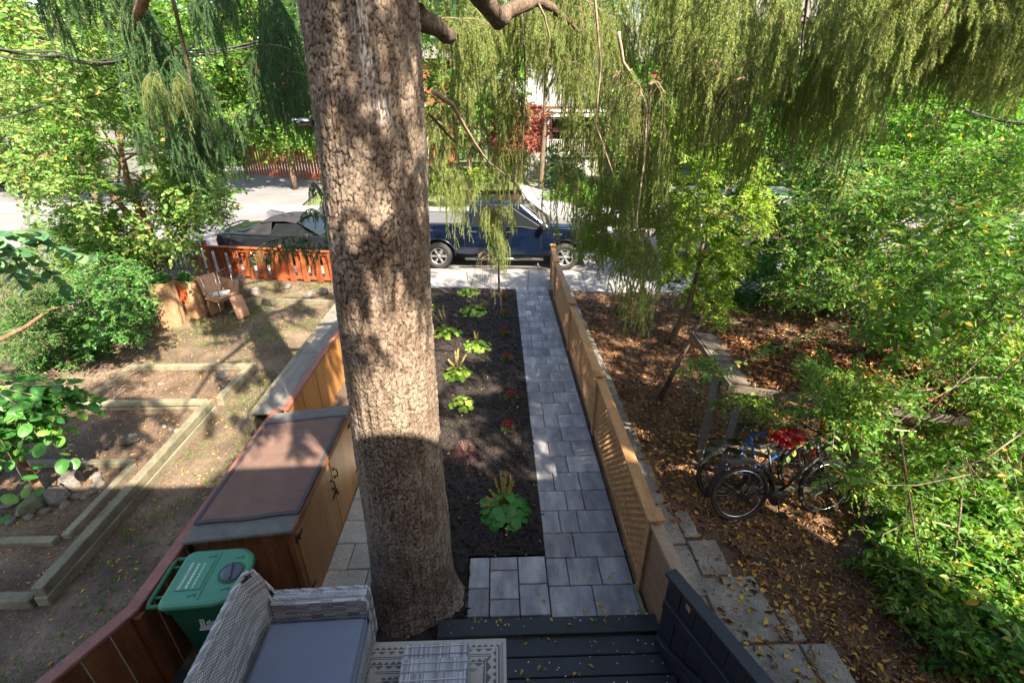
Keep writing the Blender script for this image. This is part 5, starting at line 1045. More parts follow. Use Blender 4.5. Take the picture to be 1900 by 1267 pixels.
for i, (x, y, lb) in enumerate([(.12, 5.62, 'red mum nearest the deck beside the grey pavers'), (.18, 6.42, 'red mum second from the deck, along the path edge'), (.14, 7.75, 'brighter red mum in the sun, third from the deck'), (.12, 8.82, 'dark red mum fourth from the deck along the path edge'), (.17, 9.85, 'small red mum fifth from the deck'), (.12, 10.95, 'farthest red mum beside the sidewalk end of the path')]):
    t = thing('red_mum', lb, 'flower plant', (x, y, zm(np.array(x), np.array(y)).item()), 0, 'red mums along the path'); rq = np.random.default_rng(200 + i)
    n = 110; D = rdir(rq, n); D[:, 2] = np.abs(D[:, 2]); P = D * np.array([.10, .10, .11]) * rq.uniform(.5, 1, (n, 1)); V, F = leaf_geo(P, D + rdir(rq, n) * .6, rdir(rq, n) + np.array([0, 0, 1.]), np.full(n, .045), np.full(n, .024)); obj('foliage', npmesh('foliage', V, [F], m_lf_blue if i < 2 else m_lf_big), None, t)
    n = 300; c = rq.normal(size=(n, 2)) * .045; P = np.concatenate([c, (.135 - (c ** 2).sum(1) * 6)[:, None]], 1); D = rdir(rq, n); D[:, 2] = np.abs(D[:, 2]) * .5; V, F = leaf_geo(P, D, D * .3 + np.array([0, 0, 1.]), np.full(n, .020), np.full(n, .013)); obj('blossoms', npmesh('blossoms', V, [F], m_fl_red), None, t)
t = thing('purple_grass', 'dark purple fountain grass tuft in the bed between the mums and trunk', 'grass', (-.47, 5.05, .03)); rq = np.random.default_rng(300)
n = 320; a = rq.random(n) * 2 * PI; R0 = rq.uniform(.10, .30, n); ts = np.linspace(0, 1, 6); Vs = []; S = np.stack([-np.sin(a), np.cos(a), a * 0], 1)
for k, tt in enumerate(ts): P = np.stack([np.cos(a) * R0 * tt, np.sin(a) * R0 * tt, (.30 - R0 * .4) * (1.6 * tt - 1.1 * tt * tt * (R0 / .15))], 1); w_ = .005 * (1 - tt * .8); Vs += [P - S * w_, P + S * w_]
V = np.stack(Vs, 1).reshape(-1, 3); o_ = np.arange(n)[:, None] * 12; obj('blades', npmesh('blades', V, [np.concatenate([o_ + np.array([[2 * k, 2 * k + 1, 2 * k + 3, 2 * k + 2]]) for k in range(5)])], m_purple), None, t)
t = thing('bird_feeder_pole', 'thin black pole standing in the mulch beside the farthest red mum', 'pole', (.02, 11.45, 0)); g = G(); g.tube([(0, 0, 0), (0, 0, 1.3)], .025, 8); obj('shaft', g, m_metal, t)

# ------------------------------------------------------------------ raised beds
def beam(parent, a, b, w_=.10, h=.10, z=0., rot=0.):
    a = Vector(a); b = Vector(b); L = (b - a).length; an = math.atan2(b.y - a.y, b.x - a.x); c = (a + b) / 2
    return piece('timber', (c.x, c.y, z + h / 2), (round(L, 2), w_, h), m_beam, parent, (random.uniform(-.02, .02), random.uniform(-.004, .004), an), .009)
rb1 = thing('raised_bed', 'far timber framed garden bed with two timbers stacked at its front', 'garden bed', (0, 0, 0), 0, 'timber framed garden beds')
beam(rb1, (-6.62, 7.66), (-4.38, 7.62)); beam(rb1, (-4.41, 7.55), (-4.40, 6.42), .11, .16); beam(rb1, (-6.60, 7.58), (-6.55, 6.5), .12, .09); beam(rb1, (-7.2, 6.40), (-4.5, 6.38), .10, .09); beam(rb1, (-7.2, 6.37), (-4.55, 6.35), .10, .075, .092)
rb2 = thing('raised_bed', 'long near garden bed frame with the split front corner and tall side timbers', 'garden bed', (0, 0, 0), 0, 'timber framed garden beds')
beam(rb2, (-4.42, 6.26), (-4.30, 3.05), .12, .12); beam(rb2, (-4.425, 6.24), (-4.305, 3.07), .11, .12, .122); beam(rb2, (-5.9, 3.10), (-4.38, 3.08), .11, .12); beam(rb2, (-5.9, 3.12), (-4.75, 3.10), .10, .05, .122)
rb3 = thing('raised_bed', 'small inner timber frame around the mulberry and its stones', 'garden bed', (0, 0, 0), 0, 'timber framed garden beds')
beam(rb3, (-6.3, 5.08), (-4.80, 5.04), .09, .08); beam(rb3, (-4.78, 5.0), (-4.72, 3.84), .09, .08); beam(rb3, (-6.3, 3.80), (-4.78, 3.79), .09, .08); beam(rb3, (-6.75, 4.0), (-6.45, 5.0), .09, .08)
rb4 = thing('garden_edging', 'single long timber edging the strip in front of the orange fence', 'edging', (0, 0, 0)); beam(rb4, (-5.95, 10.95), (-3.6, 10.70), .10, .12)
def rock(label, x, y, sx, sy, sz, seed, mat=m_rock, z=0, group='stones in the left garden', name='stone'):
    rq = np.random.default_rng(seed); bm = G(); n, m = 12, 8; vs = []
    K = [(rdir(rq, 1)[0], rq.uniform(.55, .9)) for _ in range(9)]
    for i in range(m + 1):
        for j in range(n):
            th = PI * i / m; ph = 2 * PI * j / n; v = np.array([math.sin(th) * math.cos(ph), math.sin(th) * math.sin(ph), math.cos(th)]); r = 1.
            for d, c in K:
                q = float(v @ d)
                if q > 0: r = min(r, c / q)
            vs.append((v[0] * r * sx, v[1] * r * sy, v[2] * r * sz))
    fs = [(i * n + j, (i + 1) * n + j, (i + 1) * n + (j + 1) % n, i * n + (j + 1) % n) for i in range(m) for j in range(n)]
    bm.add(vs, fs, 0, False); o = obj(name, bm, mat, None, (x, y, z + sz * .45), rq.uniform(0, 3)); return tag(o, label, 'stone', group)
p = gp(88, 925)
rock('green mossy boulder at the foot of the mulberry', p.x - .02, p.y - .17, .19, .13, .13, 1, m_mossrock)
rock('dark purple grey boulder right of the mulberry stem', p.x + .19, p.y - .02, .12, .16, .16, 2); rock('brown boulder left of the mulberry stem', p.x - .22, p.y + .10, .17, .14, .12, 3); rock('tall pale boulder behind the dark purple one', p.x + .16, p.y + .20, .13, .12, .17, 4)
ring = [(.36, .0), (.30, -.12), (.18, -.22), (.05, -.30), (-.10, -.36), (-.24, -.36), (-.32, -.30), (-.35, -.12), (.45, .10), (.44, .02), (.42, .26), (.30, .36), (.46, .20), (-.30, .0), (-.40, -.44)]
ringl = ['ring stone at the right end, level with the mulberry stem', 'ring stone just in front of the rightmost one', 'ring stone between the dark boulder and the near edge', 'ring stone at the near right of the mossy boulder', 'ring stone directly in front of the mossy boulder', 'ring stone at the near left corner of the ring', 'angular ring stone left of the mossy boulder', 'ring stone at the far left, beside the brown boulder', 'outer stone of the pair behind the right end', 'inner blue grey stone of the pair at the right end', 'ring stone behind the tall pale boulder', 'farthest ring stone, behind all boulders', 'outermost ring stone toward the far right timber', 'ring stone tucked against the brown boulder', 'stray white stone nearest the lower left, outside the ring']
for i, (dx, dy) in enumerate(ring): rock(ringl[i], p.x + dx, p.y + dy, .075, .06, .05, 10 + i)
for i, (px, py, s, lb) in enumerate([(242, 822, .15, 'flat topped stone lying alone in the near bed'), (415, 700, .13, 'upright pinkish stone in the corner of the far bed'), (437, 706, .08, 'stone right of the upright pinkish one'), (418, 718, .08, 'stone in front of the upright pinkish one'), (300, 714, .07, 'small stone in the middle of the far bed'),
        (397, 706, .06, 'small stone left of the upright pinkish one'), (475, 545, .22, 'flat stone beside the stacked chairs'), (573, 550, .17, 'stone on the strip under the orange fence'), (600, 545, .2, 'stone touching the big trunk in the picture, under the fence'), (535, 535, .15, 'stone in the middle of the strip under the fence'),
        (262, 608, .16, 'low stone left of the paper bags'), (275, 620, .12, 'stone nearest the paper bags on the yard side'), (1890, 1215, .28, 'large mossy stone at the lower right edge')]):
    q = gp(px, py); rock(lb, q.x, q.y, s, s * .75, s * .6, 40 + i)
for i, (px, py) in enumerate([(300, 782), (305, 793), (318, 797), (330, 800), (345, 796)]): q = gp(px, py); rock(['first small grey edging stone, at the far end of the curved row', 'second edging stone from the far end of the curved row', 'middle edging stone of the curved row in the near bed', 'second edging stone from the right end of the curved row', 'rightmost edging stone of the curved row in the near bed'][i], q.x, q.y, .05, .035, .035, 70 + i)

# ------------------------------------------------------------------ orange fence, pale fence
of = thing('orange_fence', 'orange stained board on board cedar fence by the street behind the chairs', 'fence', (0, 0, 0))
P0, P1 = Vector((-7.95, 12.95, 0)), Vector((-2.75, 12.02, 0)); d = P1 - P0; L = d.length; an = math.atan2(d.y, d.x); nb_ = 27
for k in range(nb_):
    c = P0 + d * ((k + .5) / nb_); off = -.035 if k % 2 == 0 else .035; nn = Vector((-d.y, d.x, 0)).normalized() * -off
    piece('board', (c.x - nn.x, c.y - nn.y, .43), (.165 if k % 2 == 0 else .155, .02, .82), m_orange, of, (0, 0, an), .003)
for f0, f1 in ((0, .415), (.415, 1)):
    A = P0 + d * f0; B_ = P0 + d * f1; c = (A + B_) / 2; piece('cap_rail', (c.x, c.y, .88 if f0 == 0 else .87), (round((B_ - A).length - .1, 3), .13, .035), m_orange, of, (0, 0, an), .006); piece('lower_rail', (c.x, c.y, .80), (round((B_ - A).length - .1, 3), .04, .08), m_orange, of, (0, 0, an)); piece('lower_rail', (c.x, c.y, .12), (round((B_ - A).length - .1, 3), .04, .08), m_orange, of, (0, 0, an))
for f in (0.0, .415, .78):
    c = P0 + d * f; q = piece('post', (c.x, c.y, .50), (.10, .10, 1.02), m_orange, of, (0, 0, an)); piece('post_cap', (0, 0, .515), (.115, .115, .02), m_black, q)
gf = thing('grey_picket_fence', 'weathered grey board fence left of the orange one behind the bushes', 'fence', (0, 0, 0)); A, B_ = Vector((-13.5, 13.7, 0)), Vector((-8.1, 13.0, 0)); d = B_ - A; an = math.atan2(d.y, d.x)
for k in range(38): c = A + d * ((k + .5) / 38); piece('picket', (c.x, c.y, .52), (.105, .02, 1.0), m_greywood, gf, (0, 0, an), .003)
for z in (.2, .85): c = (A + B_) / 2; piece('rail', (c.x + .01, c.y + .03, z), (round(d.length, 2), .03, .08), m_greywood, gf, (0, 0, an))
st_ = thing('tree_stump', 'broken sunlit forked stump at the left end of the orange fence', 'stump', gp(375, 560) + Vector((0, 2.0, 0))); st_.location = (-7.9, 12.3, 0)
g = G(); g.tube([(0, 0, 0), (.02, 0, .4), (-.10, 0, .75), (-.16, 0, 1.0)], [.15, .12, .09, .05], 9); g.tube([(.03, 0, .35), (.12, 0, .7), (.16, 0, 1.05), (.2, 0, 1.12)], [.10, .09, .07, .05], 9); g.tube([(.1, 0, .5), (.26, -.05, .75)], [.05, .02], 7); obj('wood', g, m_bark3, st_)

# ------------------------------------------------------------------ paper bags, chairs, cushions
def paper_bag(label, loc, rot, h, tilt, printed, seed, gr='kraft paper yard waste bags'):
    t = thing('paper_bag', label, 'bag', loc, (tilt[0], tilt[1], rot), gr); rq = random.Random(seed); g = G(); n = 28; m = 14; vs = []
    for i in range(m + 1):
        f = i / m
        for j in range(n):
            a = 2 * PI * j / n; c, s = math.cos(a), math.sin(a); e = .38 + .25 * math.sin(f * PI)
            x = math.copysign(abs(c) ** e, c) * .21 * (1 + .06 * math.sin(f * PI)); y = math.copysign(abs(s) ** e, s) * .155 * (1 + .12 * math.sin(f * PI))
            w2 = 1 + .022 * math.sin(a * 3 + f * 9 + seed) * math.sin(f * 3) + .014 * math.sin(a * 9 + f * 17); z = f * h + (.012 * math.sin(a * 4 + seed) if i == m else 0)
            if j in (0, n // 2): w2 *= .93
            vs.append((x * w2, y * w2, z))
    g.add(vs, [(i * n + j, i * n + (j + 1) % n, (i + 1) * n + (j + 1) % n, (i + 1) * n + j) for i in range(m) for j in range(n)] + [tuple(reversed(range(n)))], 0, False)
    obj('paper', g, m_bag, t)
    for (jj0, jj1, i0, i1) in printed:
        g = G(); pv_ = []
        for i in range(i0, i1 + 1):
            for j in range(jj0, jj1 + 1): v = Vector(vs[i * n + j % n]); pv_.append((v.x * 1.015, v.y * 1.015, v.z))
        w3 = jj1 - jj0 + 1; g.add(pv_, [(a * w3 + b, a * w3 + b + 1, (a + 1) * w3 + b + 1, (a + 1) * w3 + b) for a in range(i1 - i0) for b in range(w3 - 1)]); obj('orange_print', g, m_bagprint, t)
        g = G()
        for q in range(3):
            i = i0 + 1 + q * 2
            if i < i1:
                for j in range(jj0, jj1): v = Vector(vs[i * n + j % n]); u_ = Vector(vs[i * n + (j + 1) % n]); g.bar(Vector((v.x * 1.03, v.y * 1.03, v.z)), Vector((u_.x * 1.03, u_.y * 1.03, u_.z)).lerp(Vector((v.x * 1.03, v.y * 1.03, v.z)), .3), .004, .014)
        obj('print_lines', g, m_bag, t)
    rq2 = np.random.default_rng(seed); k = 260; P = np.stack([rq2.normal(0, .09, k), rq2.normal(0, .06, k), h * rq2.uniform(.93, 1.12, k)], 1); V, F = leaf_geo(P, rdir(rq2, k), rdir(rq2, k), rq2.uniform(.05, .09, k), np.full(k, .035)); obj('clippings', npmesh('clippings', V, [F], m_lf_dark), None, t, kind='stuff')
    return t
q = gp(318, 606); paper_bag('nearer upright brown paper bag full of clippings with an orange panel', (q.x, q.y + .12, .0), .12, .98, (0, .0), [(15, 17, 6, 12)], 3)
q = gp(352, 592); paper_bag('right hand slumping paper bag with a large orange print, next to the chairs', (q.x + .05, q.y + .18, .0), -.35, .90, (.03, .06), [(18, 23, 6, 12)], 5)
def dinette(label, loc, rot, flip=False):
    t = thing('dinette_chair', label, 'chair', loc, rot, 'old tan dinette chairs'); g = G(); r = .011
    for s in (-1, 1):
        g = G(); g.tube([(s * .19, -.22, 0), (s * .185, -.20, .40), (s * .17, -.17, .43), (s * .17, .17, .43)], r, 7); obj('leg', g, m_steel, t)
        g = G(); g.tube([(s * .20, .24, 0), (s * .185, .19, .40), (s * .18, .18, .46), (s * .185, .28, .84)], r, 7); obj('leg', g, m_steel, t)
    g = G(); g.tube([(-.17, -.17, .42), (.17, -.17, .42)], r, 7); g.tube([(-.17, .17, .42), (.17, .17, .42)], r, 7); obj('seat_frame', g, m_steel, t)
    obj('seat', G().box((0, 0, .465), (.43, .42, .07), None, .02), m_vinyl, t, bev=.01)
    back = obj('backrest', G().box((0, 0, 0), (.41, .045, .42), None, .018), m_vinyl, t, (0, .255, .74), (-.26, 0, 0), bev=.01)
    for x in (-.12, 0, .12): obj('seam', G().box((x, -.024, 0), (.006, .006, .36)), m_vinyl, back)
    return t
q = gp(425, 598); q.x -= .22; ch = dinette('upright tan vinyl chair with chrome legs, the lower of the stacked pair', (q.x - .02, q.y + .32, 0), (0, 0, math.radians(62)))
c2 = dinette('upturned tan chair stacked seat to seat on the other with legs in the air', (0, 0, 0), (0, 0, 0))
c2.matrix_world = Matrix.Translation((q.x + .02, q.y + .33, .985)) @ Matrix.Rotation(math.radians(66), 4, 'Z') @ Matrix.Rotation(PI, 4, 'Y')
t = thing('white_board', 'small white sheet lying on the underside of the upturned chair seat', 'sheet', (q.x + .03, q.y + .33, .565)); obj('sheet', G().box((0, 0, 0), (.32, .26, .012), Rz(.4), .003), m_white, t)
def cushion(label, loc, rot, d=(.48, .07, .5)):
    t = thing('chair_cushion', label, 'cushion', loc, rot); n = 14; g = G(); vs = []; 
    for side in (-1, 1):
        for j in range(n + 1):
            for i in range(n + 1):
                u, v = i / n * 2 - 1, j / n * 2 - 1; th = d[1] * (1 - abs(u) ** 6) ** .5 * (1 - abs(v) ** 6) ** .5 * (.62 + .38 * abs(math.sin(u * 4.7)) * abs(math.sin(v * 4.7))); vs.append((u * d[0] / 2, side * th / 2, v * d[2] / 2))
    m = (n + 1) ** 2; g.add(vs, [(s * m + j * (n + 1) + i, s * m + j * (n + 1) + i + 1, s * m + (j + 1) * (n + 1) + i + 1, s * m + (j + 1) * (n + 1) + i) for s in (0, 1) for j in range(n) for i in range(n)], 0, True); obj('padding', g, m_vinyl, t); return t
cushion('tan tufted cushion leaning against the right side of the stacked chairs', (q.x + .42, q.y + .22, .27), (-.28, .12, math.radians(78)), (.38, .10, .50)); cushion('tan cushion standing behind the stacked chairs under brushwood', (q.x - .15, q.y + .85, .42), (-.15, .12, math.radians(-10)), (.62, .12, .62))
t = thing('brush_pile', 'pile of cut brown vines heaped behind the bags and chairs', 'brush pile', (q.x - .45, q.y + 1.0, 0)); rg = np.random.default_rng(71); n = 420; A = np.stack([rg.normal(0, .28, n), rg.normal(0, .25, n), np.abs(rg.normal(0, .28, n)) + .1], 1); a = rg.random(n) * 2 * PI; D = np.stack([np.cos(a), np.sin(a) * .6, rg.normal(0, .35, n)], 1) * rg.uniform(.15, .55, (n, 1)); V, F = tube_geo(A, A + D, .007, .003); obj('stems', npmesh('stems', V, [F], m_bark3), None, t)
t = thing('rolled_mat', 'grey brown rolled matting end poking up above the rear cushion', 'roll', (q.x + .10, q.y + .95, .65)); obj('roll', G().tube([(-.12, 0, -.1), (.12, 0, .12)], .05, 12), m_greywood, t)

# ------------------------------------------------------------------ vehicles
def wheel(parent, loc, r, w_, out=-1, rim=m_alloy, spokes=6):
    t = G(); t.lathe([(r * .62, -w_ / 2), (r * .9, -w_ / 2), (r, -w_ * .32), (r, w_ * .32), (r * .9, w_ / 2), (r * .62, w_ / 2), (r * .60, 0), (r * .62, -w_ / 2)], R=Rx(PI / 2), n=36, cap=False); o = obj('wheel', t, m_rubber, parent, loc)
    g = G(); yo = out * w_ * .42
    g.lathe([(r * .56, -.012), (r * .635, -.02), (r * .635, .02), (r * .56, .012), (r * .56, -.012)], (0, yo, 0), Rx(PI / 2), 36, cap=False)
    for k in range(spokes):
        a = 2 * PI * k / spokes; 
        for dd in (-.10, .10): R2 = Ry(-a - dd); g.box(R2 @ Vector((r * .33, 0, 0)) + Vector((0, yo, 0)), (r * .52, .025, r * .085), R2, .004)
    g.lathe([(r * .13, -.02), (r * .13, .02)], (0, yo + out * .01, 0), Rx(PI / 2), 14); obj('rim', g, rim, o)
    obj('brake_disc', G().lathe([(r * .60, -.01), (r * .60, .01)], (0, yo - out * .05, 0), Rx(PI / 2), 24), m_black, o)
def arch(cx, r, z0, n=12): return [(cx + r * math.cos(PI - PI * k / n), max(z0, .0) + (r * math.sin(PI * k / n) if 1 else 0)) for k in range(n + 1)]
P_ = at(815, 480, 13.9)
tk = thing('pickup_truck', 'dark blue crew cab pickup truck parked at the kerb behind the hanging spruce tails', 'pickup truck', (-1.75, 13.82, -.10), math.radians(-3.6))
# local: x forward from rear axle, y from near side (0) to far side (1.96)
Wd = 1.96
low = [(-1.22, .62)] + [(-.52, .50)] + arch(0, .50, .42) + [(.52, .50), (.80, .46), (3.10, .46)] + [(3.20, .48)] + arch(3.73, .50, .42) + [(4.25, .5), (4.62, .52), (4.68, .75), (4.62, 1.12), (4.30, 1.20), (3.10, 1.26), (.78, 1.32), (-1.18, 1.32), (-1.25, 1.2), (-1.25, .75)]
def sidecurve(v):      # tuck the body sides
    y = v.y; z = v.z; m = .06 * max(0, (z - .95)) + .10 * max(0, .62 - z); e = .16 * max(0, (v.x - 4.0)) ** 1.5 
    return (v.x, (m + e) if y < 1 else (Wd - m - e), z)
cabl = [x for x in low]
body = G()
ys = [0, .03, .12, Wd - .12, Wd - .03, Wd]
body.prism(low, .0, Wd, 'y', f=sidecurve); bo = obj('body', body, m_blue, tk, bev=.03)
# bed opening with cover
obj('bed_cover', G().box((-.22, Wd / 2, 1.335), (1.78, Wd - .30, .03), None, .01), m_tonneau, tk)
for y in (.10, Wd - .10): obj('bed_rail', G().box((-.22, y, 1.335), (1.92, .10, .04), None, .012), m_black, tk)
def hexa(g, bot, top, mi=0):
    vs = bot + top; g.add(vs, [(3, 2, 1, 0), (4, 5, 6, 7), (0, 1, 5, 4), (1, 2, 6, 5), (2, 3, 7, 6), (3, 0, 4, 7)], mi)
cab = G(); bz, tz = 1.24, 1.90; b_ = [(.80, .03, bz), (3.28, .03, bz), (3.28, Wd - .03, bz), (.80, Wd - .03, bz)]; tt = [(.98, .19, tz), (2.42, .19, tz), (2.42, Wd - .19, tz), (.98, Wd - .19, tz)]
hexa(cab, b_, tt); obj('cab', cab, m_blue, tk, bev=.05)
obj('roof', G().box((1.70, Wd / 2, 1.905), (1.34, Wd - .46, .03), None, .014), m_blue, tk)
def onquad(q, u, v, e):
    a, b, c, d_ = [Vector(x) for x in q]; p = a.lerp(b, u).lerp(d_.lerp(c, u), v); n = (b - a).cross(d_ - a).normalized(); return p + n * e
def window(parent, q, poly, name='window', mat=m_glass, e=.004, frame=True):
    g = G(); top = [onquad(q, u, v, e + .008) for u, v in poly]; bot = [onquad(q, u, v, e - .01) for u, v in poly]; n = len(poly)
    g.add(bot + top, [tuple(range(n, 2 * n)), tuple(reversed(range(n)))] + [(i, (i + 1) % n, n + (i + 1) % n, n + i) for i in range(n)]); o = obj(name, g, mat, parent)
    if frame: g = G(); g.tube([onquad(q, u, v, e + .004) for u, v in poly] + [onquad(q, *poly[0], e + .004)], .009, 5, smooth=False); obj('window_trim', g, m_black, o)
    return o
near = [b_[0], b_[1], tt[1], tt[0]]
window(tk, near, [(.075, .06), (.46, .06), (.475, .90), (.115, .90)]); window(tk, near, [(.50, .06), (.70, .06), (.78, -.02), (.915, -.02), (.80, .62), (.74, .90), (.505, .90)])
window(tk, [b_[1], b_[2], tt[2], tt[1]], [(.06, .05), (.94, .05), (.93, .95), (.07, .95)], 'windscreen'); window(tk, [b_[3], b_[0], tt[0], tt[3]], [(.15, .2), (.85, .2), (.85, .88), (.15, .88)], 'rear_window')
window(tk, [b_[2], b_[3], tt[3], tt[2]], [(.1, .06), (.9, .06), (.8, .9), (.2, .9)])
for x in (.79, 1.92, 3.02):
    obj('door_gap', G().box((x, -.001, .89), (.012, .012, .78)), m_black, tk)
for x in (1.05, 2.12): o = obj('door_handle', G().box((x, -.02, 1.13), (.20, .03, .03), None, .008), m_steel, tk)
g = G(); g.box((3.08, -.14, 1.33), (.14, .24, .20), None, .04); g.box((3.08, -.02, 1.28), (.06, .08, .05)); obj('wing_mirror', g, m_black, tk)
g = G(); g.tube([(.80, -.07, .36), (3.1, -.07, .36)], .045, 10); obj('step_bar', g, m_steel, tk)
for x in (1.35, 2.5): obj('step_pad', G().box((x, -.085, .40), (.55, .09, .015)), m_black, tk)
obj('fender_badge', G().box((3.50, -.0, 1.06), (.26, .02, .05), None, .008), m_steel, tk); text('F-150', .045, m_black, tk, (3.50, -.012, 1.045), (PI / 2, 0, 0))
for s, y in ((-1, .12), (1, Wd - .12)):
    for x in (0, 3.73): wheel(tk, (x, y, .40), .40, .27, s)
for y in (.02,): 
    for cx in (0, 3.73): g = G(); g.tube([(cx + .50 * math.cos(a), y - .02, .42 + .50 * math.sin(a)) for a in [PI * k / 14 for k in range(15)]], .018, 6); obj('arch_trim', g, m_blue, tk)
obj('headlight', G().box((4.56, .17, 1.0), (.16, .22, .2), None, .04), m_lamp, tk); obj('headlight', G().box((4.56, Wd - .17, 1.0), (.16, .22, .2), None, .04), m_lamp, tk); obj('grille', G().box((4.67, Wd / 2, .93), (.05, 1.3, .30), None, .02), m_steel, tk)
obj('bumper', G().box((4.68, Wd / 2, .6), (.18, 1.9, .24), None, .05), m_steel, tk); obj('bumper', G().box((-1.28, Wd / 2, .62), (.16, 1.85, .2), None, .04), m_steel, tk); obj('tail_light', G().box((-1.2, .05, 1.12), (.08, .08, .34), None, .02), m_amber, tk)
g = G(); g.add([(3.24, .10, 1.275), (4.45, .20, 1.19), (4.45, Wd - .20, 1.19), (3.24, Wd - .10, 1.275), (3.26, .35, 1.325), (4.4, .42, 1.245), (4.4, Wd - .42, 1.245), (3.26, Wd - .35, 1.325)], [(0, 1, 5, 4), (1, 2, 6, 5), (2, 3, 7, 6), (3, 0, 4, 7), (4, 5, 6, 7)]); obj('bonnet', g, m_blue, tk, bev=.01)
g = G(); g.box((1.73, Wd / 2, .62), (5.6, 1.3, .25)); obj('underbody', g, m_black, tk)
# black convertible, facing right
cv = thing('convertible_car', 'black convertible with a closed dark soft top parked behind the orange fence', 'car', (-8.30, 14.32, -.10), math.radians(-4.5))
Wc = 1.84
low = [(-.12, .45), (.45, .28)] + arch(.95, .36, .28) + [(1.35, .22), (3.15, .22)] + arch(3.60, .36, .28) + [(4.0, .25), (4.45, .30), (4.55, .55), (4.40, .80), (3.2, .93), (1.2, .98), (.3, 1.02), (-.10, .98), (-.16, .75)]
def cvside(v): m = .12 * max(0, v.z - .7) + .12 * max(0, .5 - v.z); e = .10 * max(0, abs(v.x - 2.2) - 1.6) ** 2; return (v.x, (m + e) if v.y < 1 else Wc - m - e, v.z)
obj('body', G().prism(low, 0, Wc, 'y', f=cvside), m_blk, cv, bev=.045)
b_ = [(.75, .10, .97), (3.05, .08, .93), (3.05, Wc - .08, .93), (.75, Wc - .10, .97)]
# soft top: lofted
def top_sec(x, z, ins): n = 10; return [Vector((x, ins + (Wc - 2 * ins) * k / n, z + .07 * math.sin(PI * k / n))) for k in range(n + 1)]
secs = [top_sec(.72, .97, .16), top_sec(.95, 1.12, .17), top_sec(1.25, 1.27, .21), top_sec(1.6, 1.335, .24), top_sec(2.0, 1.34, .25), top_sec(2.32, 1.28, .26)]
g = G(); n = 11; g.add([v for s in secs for v in s], [(i * n + j, i * n + j + 1, (i + 1) * n + j + 1, (i + 1) * n + j) for i in range(len(secs) - 1) for j in range(n - 1)], 0, True)
for yi in (0, n - 1):
    e = [s[yi] for s in secs]; lo_ = [Vector((v.x, v.y - (.10 if yi == 0 else -.10), .96)) for v in e[:3]]; g.add(e[:3] + lo_, [(0, 1, 4, 3), (1, 2, 5, 4)], 0, False)
    g.add([e[2] + Vector((0, 0, 0)), lo_[2], Vector((1.55, lo_[2].y, .96)), e[3]], [(0, 1, 2, 3)])
    g.tube([e[2], e[3], e[4], e[5]], .025, 6)
obj('soft_top', g, m_roofcloth, cv)
nr = [(.9, .10, .96), (3.0, .09, .93), (2.32, .26, 1.28), (1.25, .21, 1.27)]
window(cv, nr, [(.30, .03), (.93, .03), (.97, .90), (.42, .95)]); window(cv, [(3.05, .08, .93), (3.05, Wc - .08, .93), (2.32, Wc - .26, 1.30), (2.32, .26, 1.30)], [(.03, .02), (.97, .02), (.97, .95), (.03, .95)], 'windscreen')
window(cv, [(nr[1][0], Wc - .09, .93), (nr[0][0], Wc - .10, .96), (1.25, Wc - .21, 1.27), (2.32, Wc - .26, 1.28)], [(.07, .03), (.7, .03), (.6, .9), (.05, .9)])
window(cv, [(.74, Wc - .2, .99), (.74, .2, .99), (1.22, .25, 1.28), (1.22, Wc - .25, 1.28)], [(.2, .25), (.8, .25), (.78, .8), (.22, .8)], 'rear_window')
g = G(); g.box((2.72, -.08, 1.0), (.16, .2, .13), None, .05); g.box((2.72, .05, .96), (.05, .1, .04)); obj('wing_mirror', g, m_blk, cv)
g = G(); g.tube([(-.02, .12, 1.03), (-.05, .5, 1.10), (-.05, Wc - .5, 1.10), (-.02, Wc - .12, 1.03)], .025, 8); obj('spoiler', g, m_blk, cv)
g = G(); g.add([(-.05, .3, 1.02), (.66, .25, 1.03), (.66, Wc - .25, 1.03), (-.05, Wc - .3, 1.02), (-.02, .36, 1.05), (.62, .31, 1.06), (.62, Wc - .31, 1.06), (-.02, Wc - .36, 1.05)], [(0, 1, 5, 4), (1, 2, 6, 5), (2, 3, 7, 6), (3, 0, 4, 7), (4, 5, 6, 7)]); obj('boot_lid', g, m_blk, cv)
for s, y in ((-1, .13), (1, Wc - .13)):
    for x in (.95, 3.6): wheel(cv, (x, y, .32), .32, .22, s, m_alloy, 5)
obj('tail_light', G().box((-.13, .2, .8), (.05, .3, .12), None, .02), m_red, cv); obj('headlight', G().box((4.45, .22, .68), (.12, .28, .12), None, .03), m_lamp, cv); obj('door_handle', G().box((1.7, .0, .83), (.18, .03, .03)), m_blk, cv); obj('underbody', G().box((2.2, Wc / 2, .32), (4, 1.2, .2)), m_black, cv)
# white van half hidden by the cherry
vn = thing('parked_van', 'white van with blue and orange bands parked behind the yellow green cherry', 'van', (5.6, 14.2, -.10), math.radians(-4))
g = G(); g.prism([(0, .35), (.5, .35)] + arch(.95, .36, .3) + [(1.4, .3), (3.4, .3)] + arch(3.9, .36, .3) + [(4.4, .3), (5.0, .4), (5.05, .9), (4.4, 1.2), (3.9, 1.95), (3.6, 2.05), (.1, 2.05), (0, 1.9)], 0, 1.95, 'y'); obj('body', g, m_silver, vn, bev=.04)
obj('blue_band', G().box((2.0, -.006, 1.30), (1.5, .008, .35)), m_binblue, vn); obj('orange_band', G().box((.9, -.006, 1.42), (.6, .008, .25)), m_bagprint, vn); g = G(); g.prism([(3.0, 1.25), (4.2, 1.25), (3.85, 1.85), (3.0, 1.85)], -.012, -.002, 'y'); obj('window', g, m_glass, vn); g = G(); g.add([(4.45, .12, 1.22), (4.45, 1.83, 1.22), (3.95, 1.75, 1.93), (3.95, .2, 1.93)], [(0, 1, 2, 3)]); obj('windscreen', g, m_glass, vn)
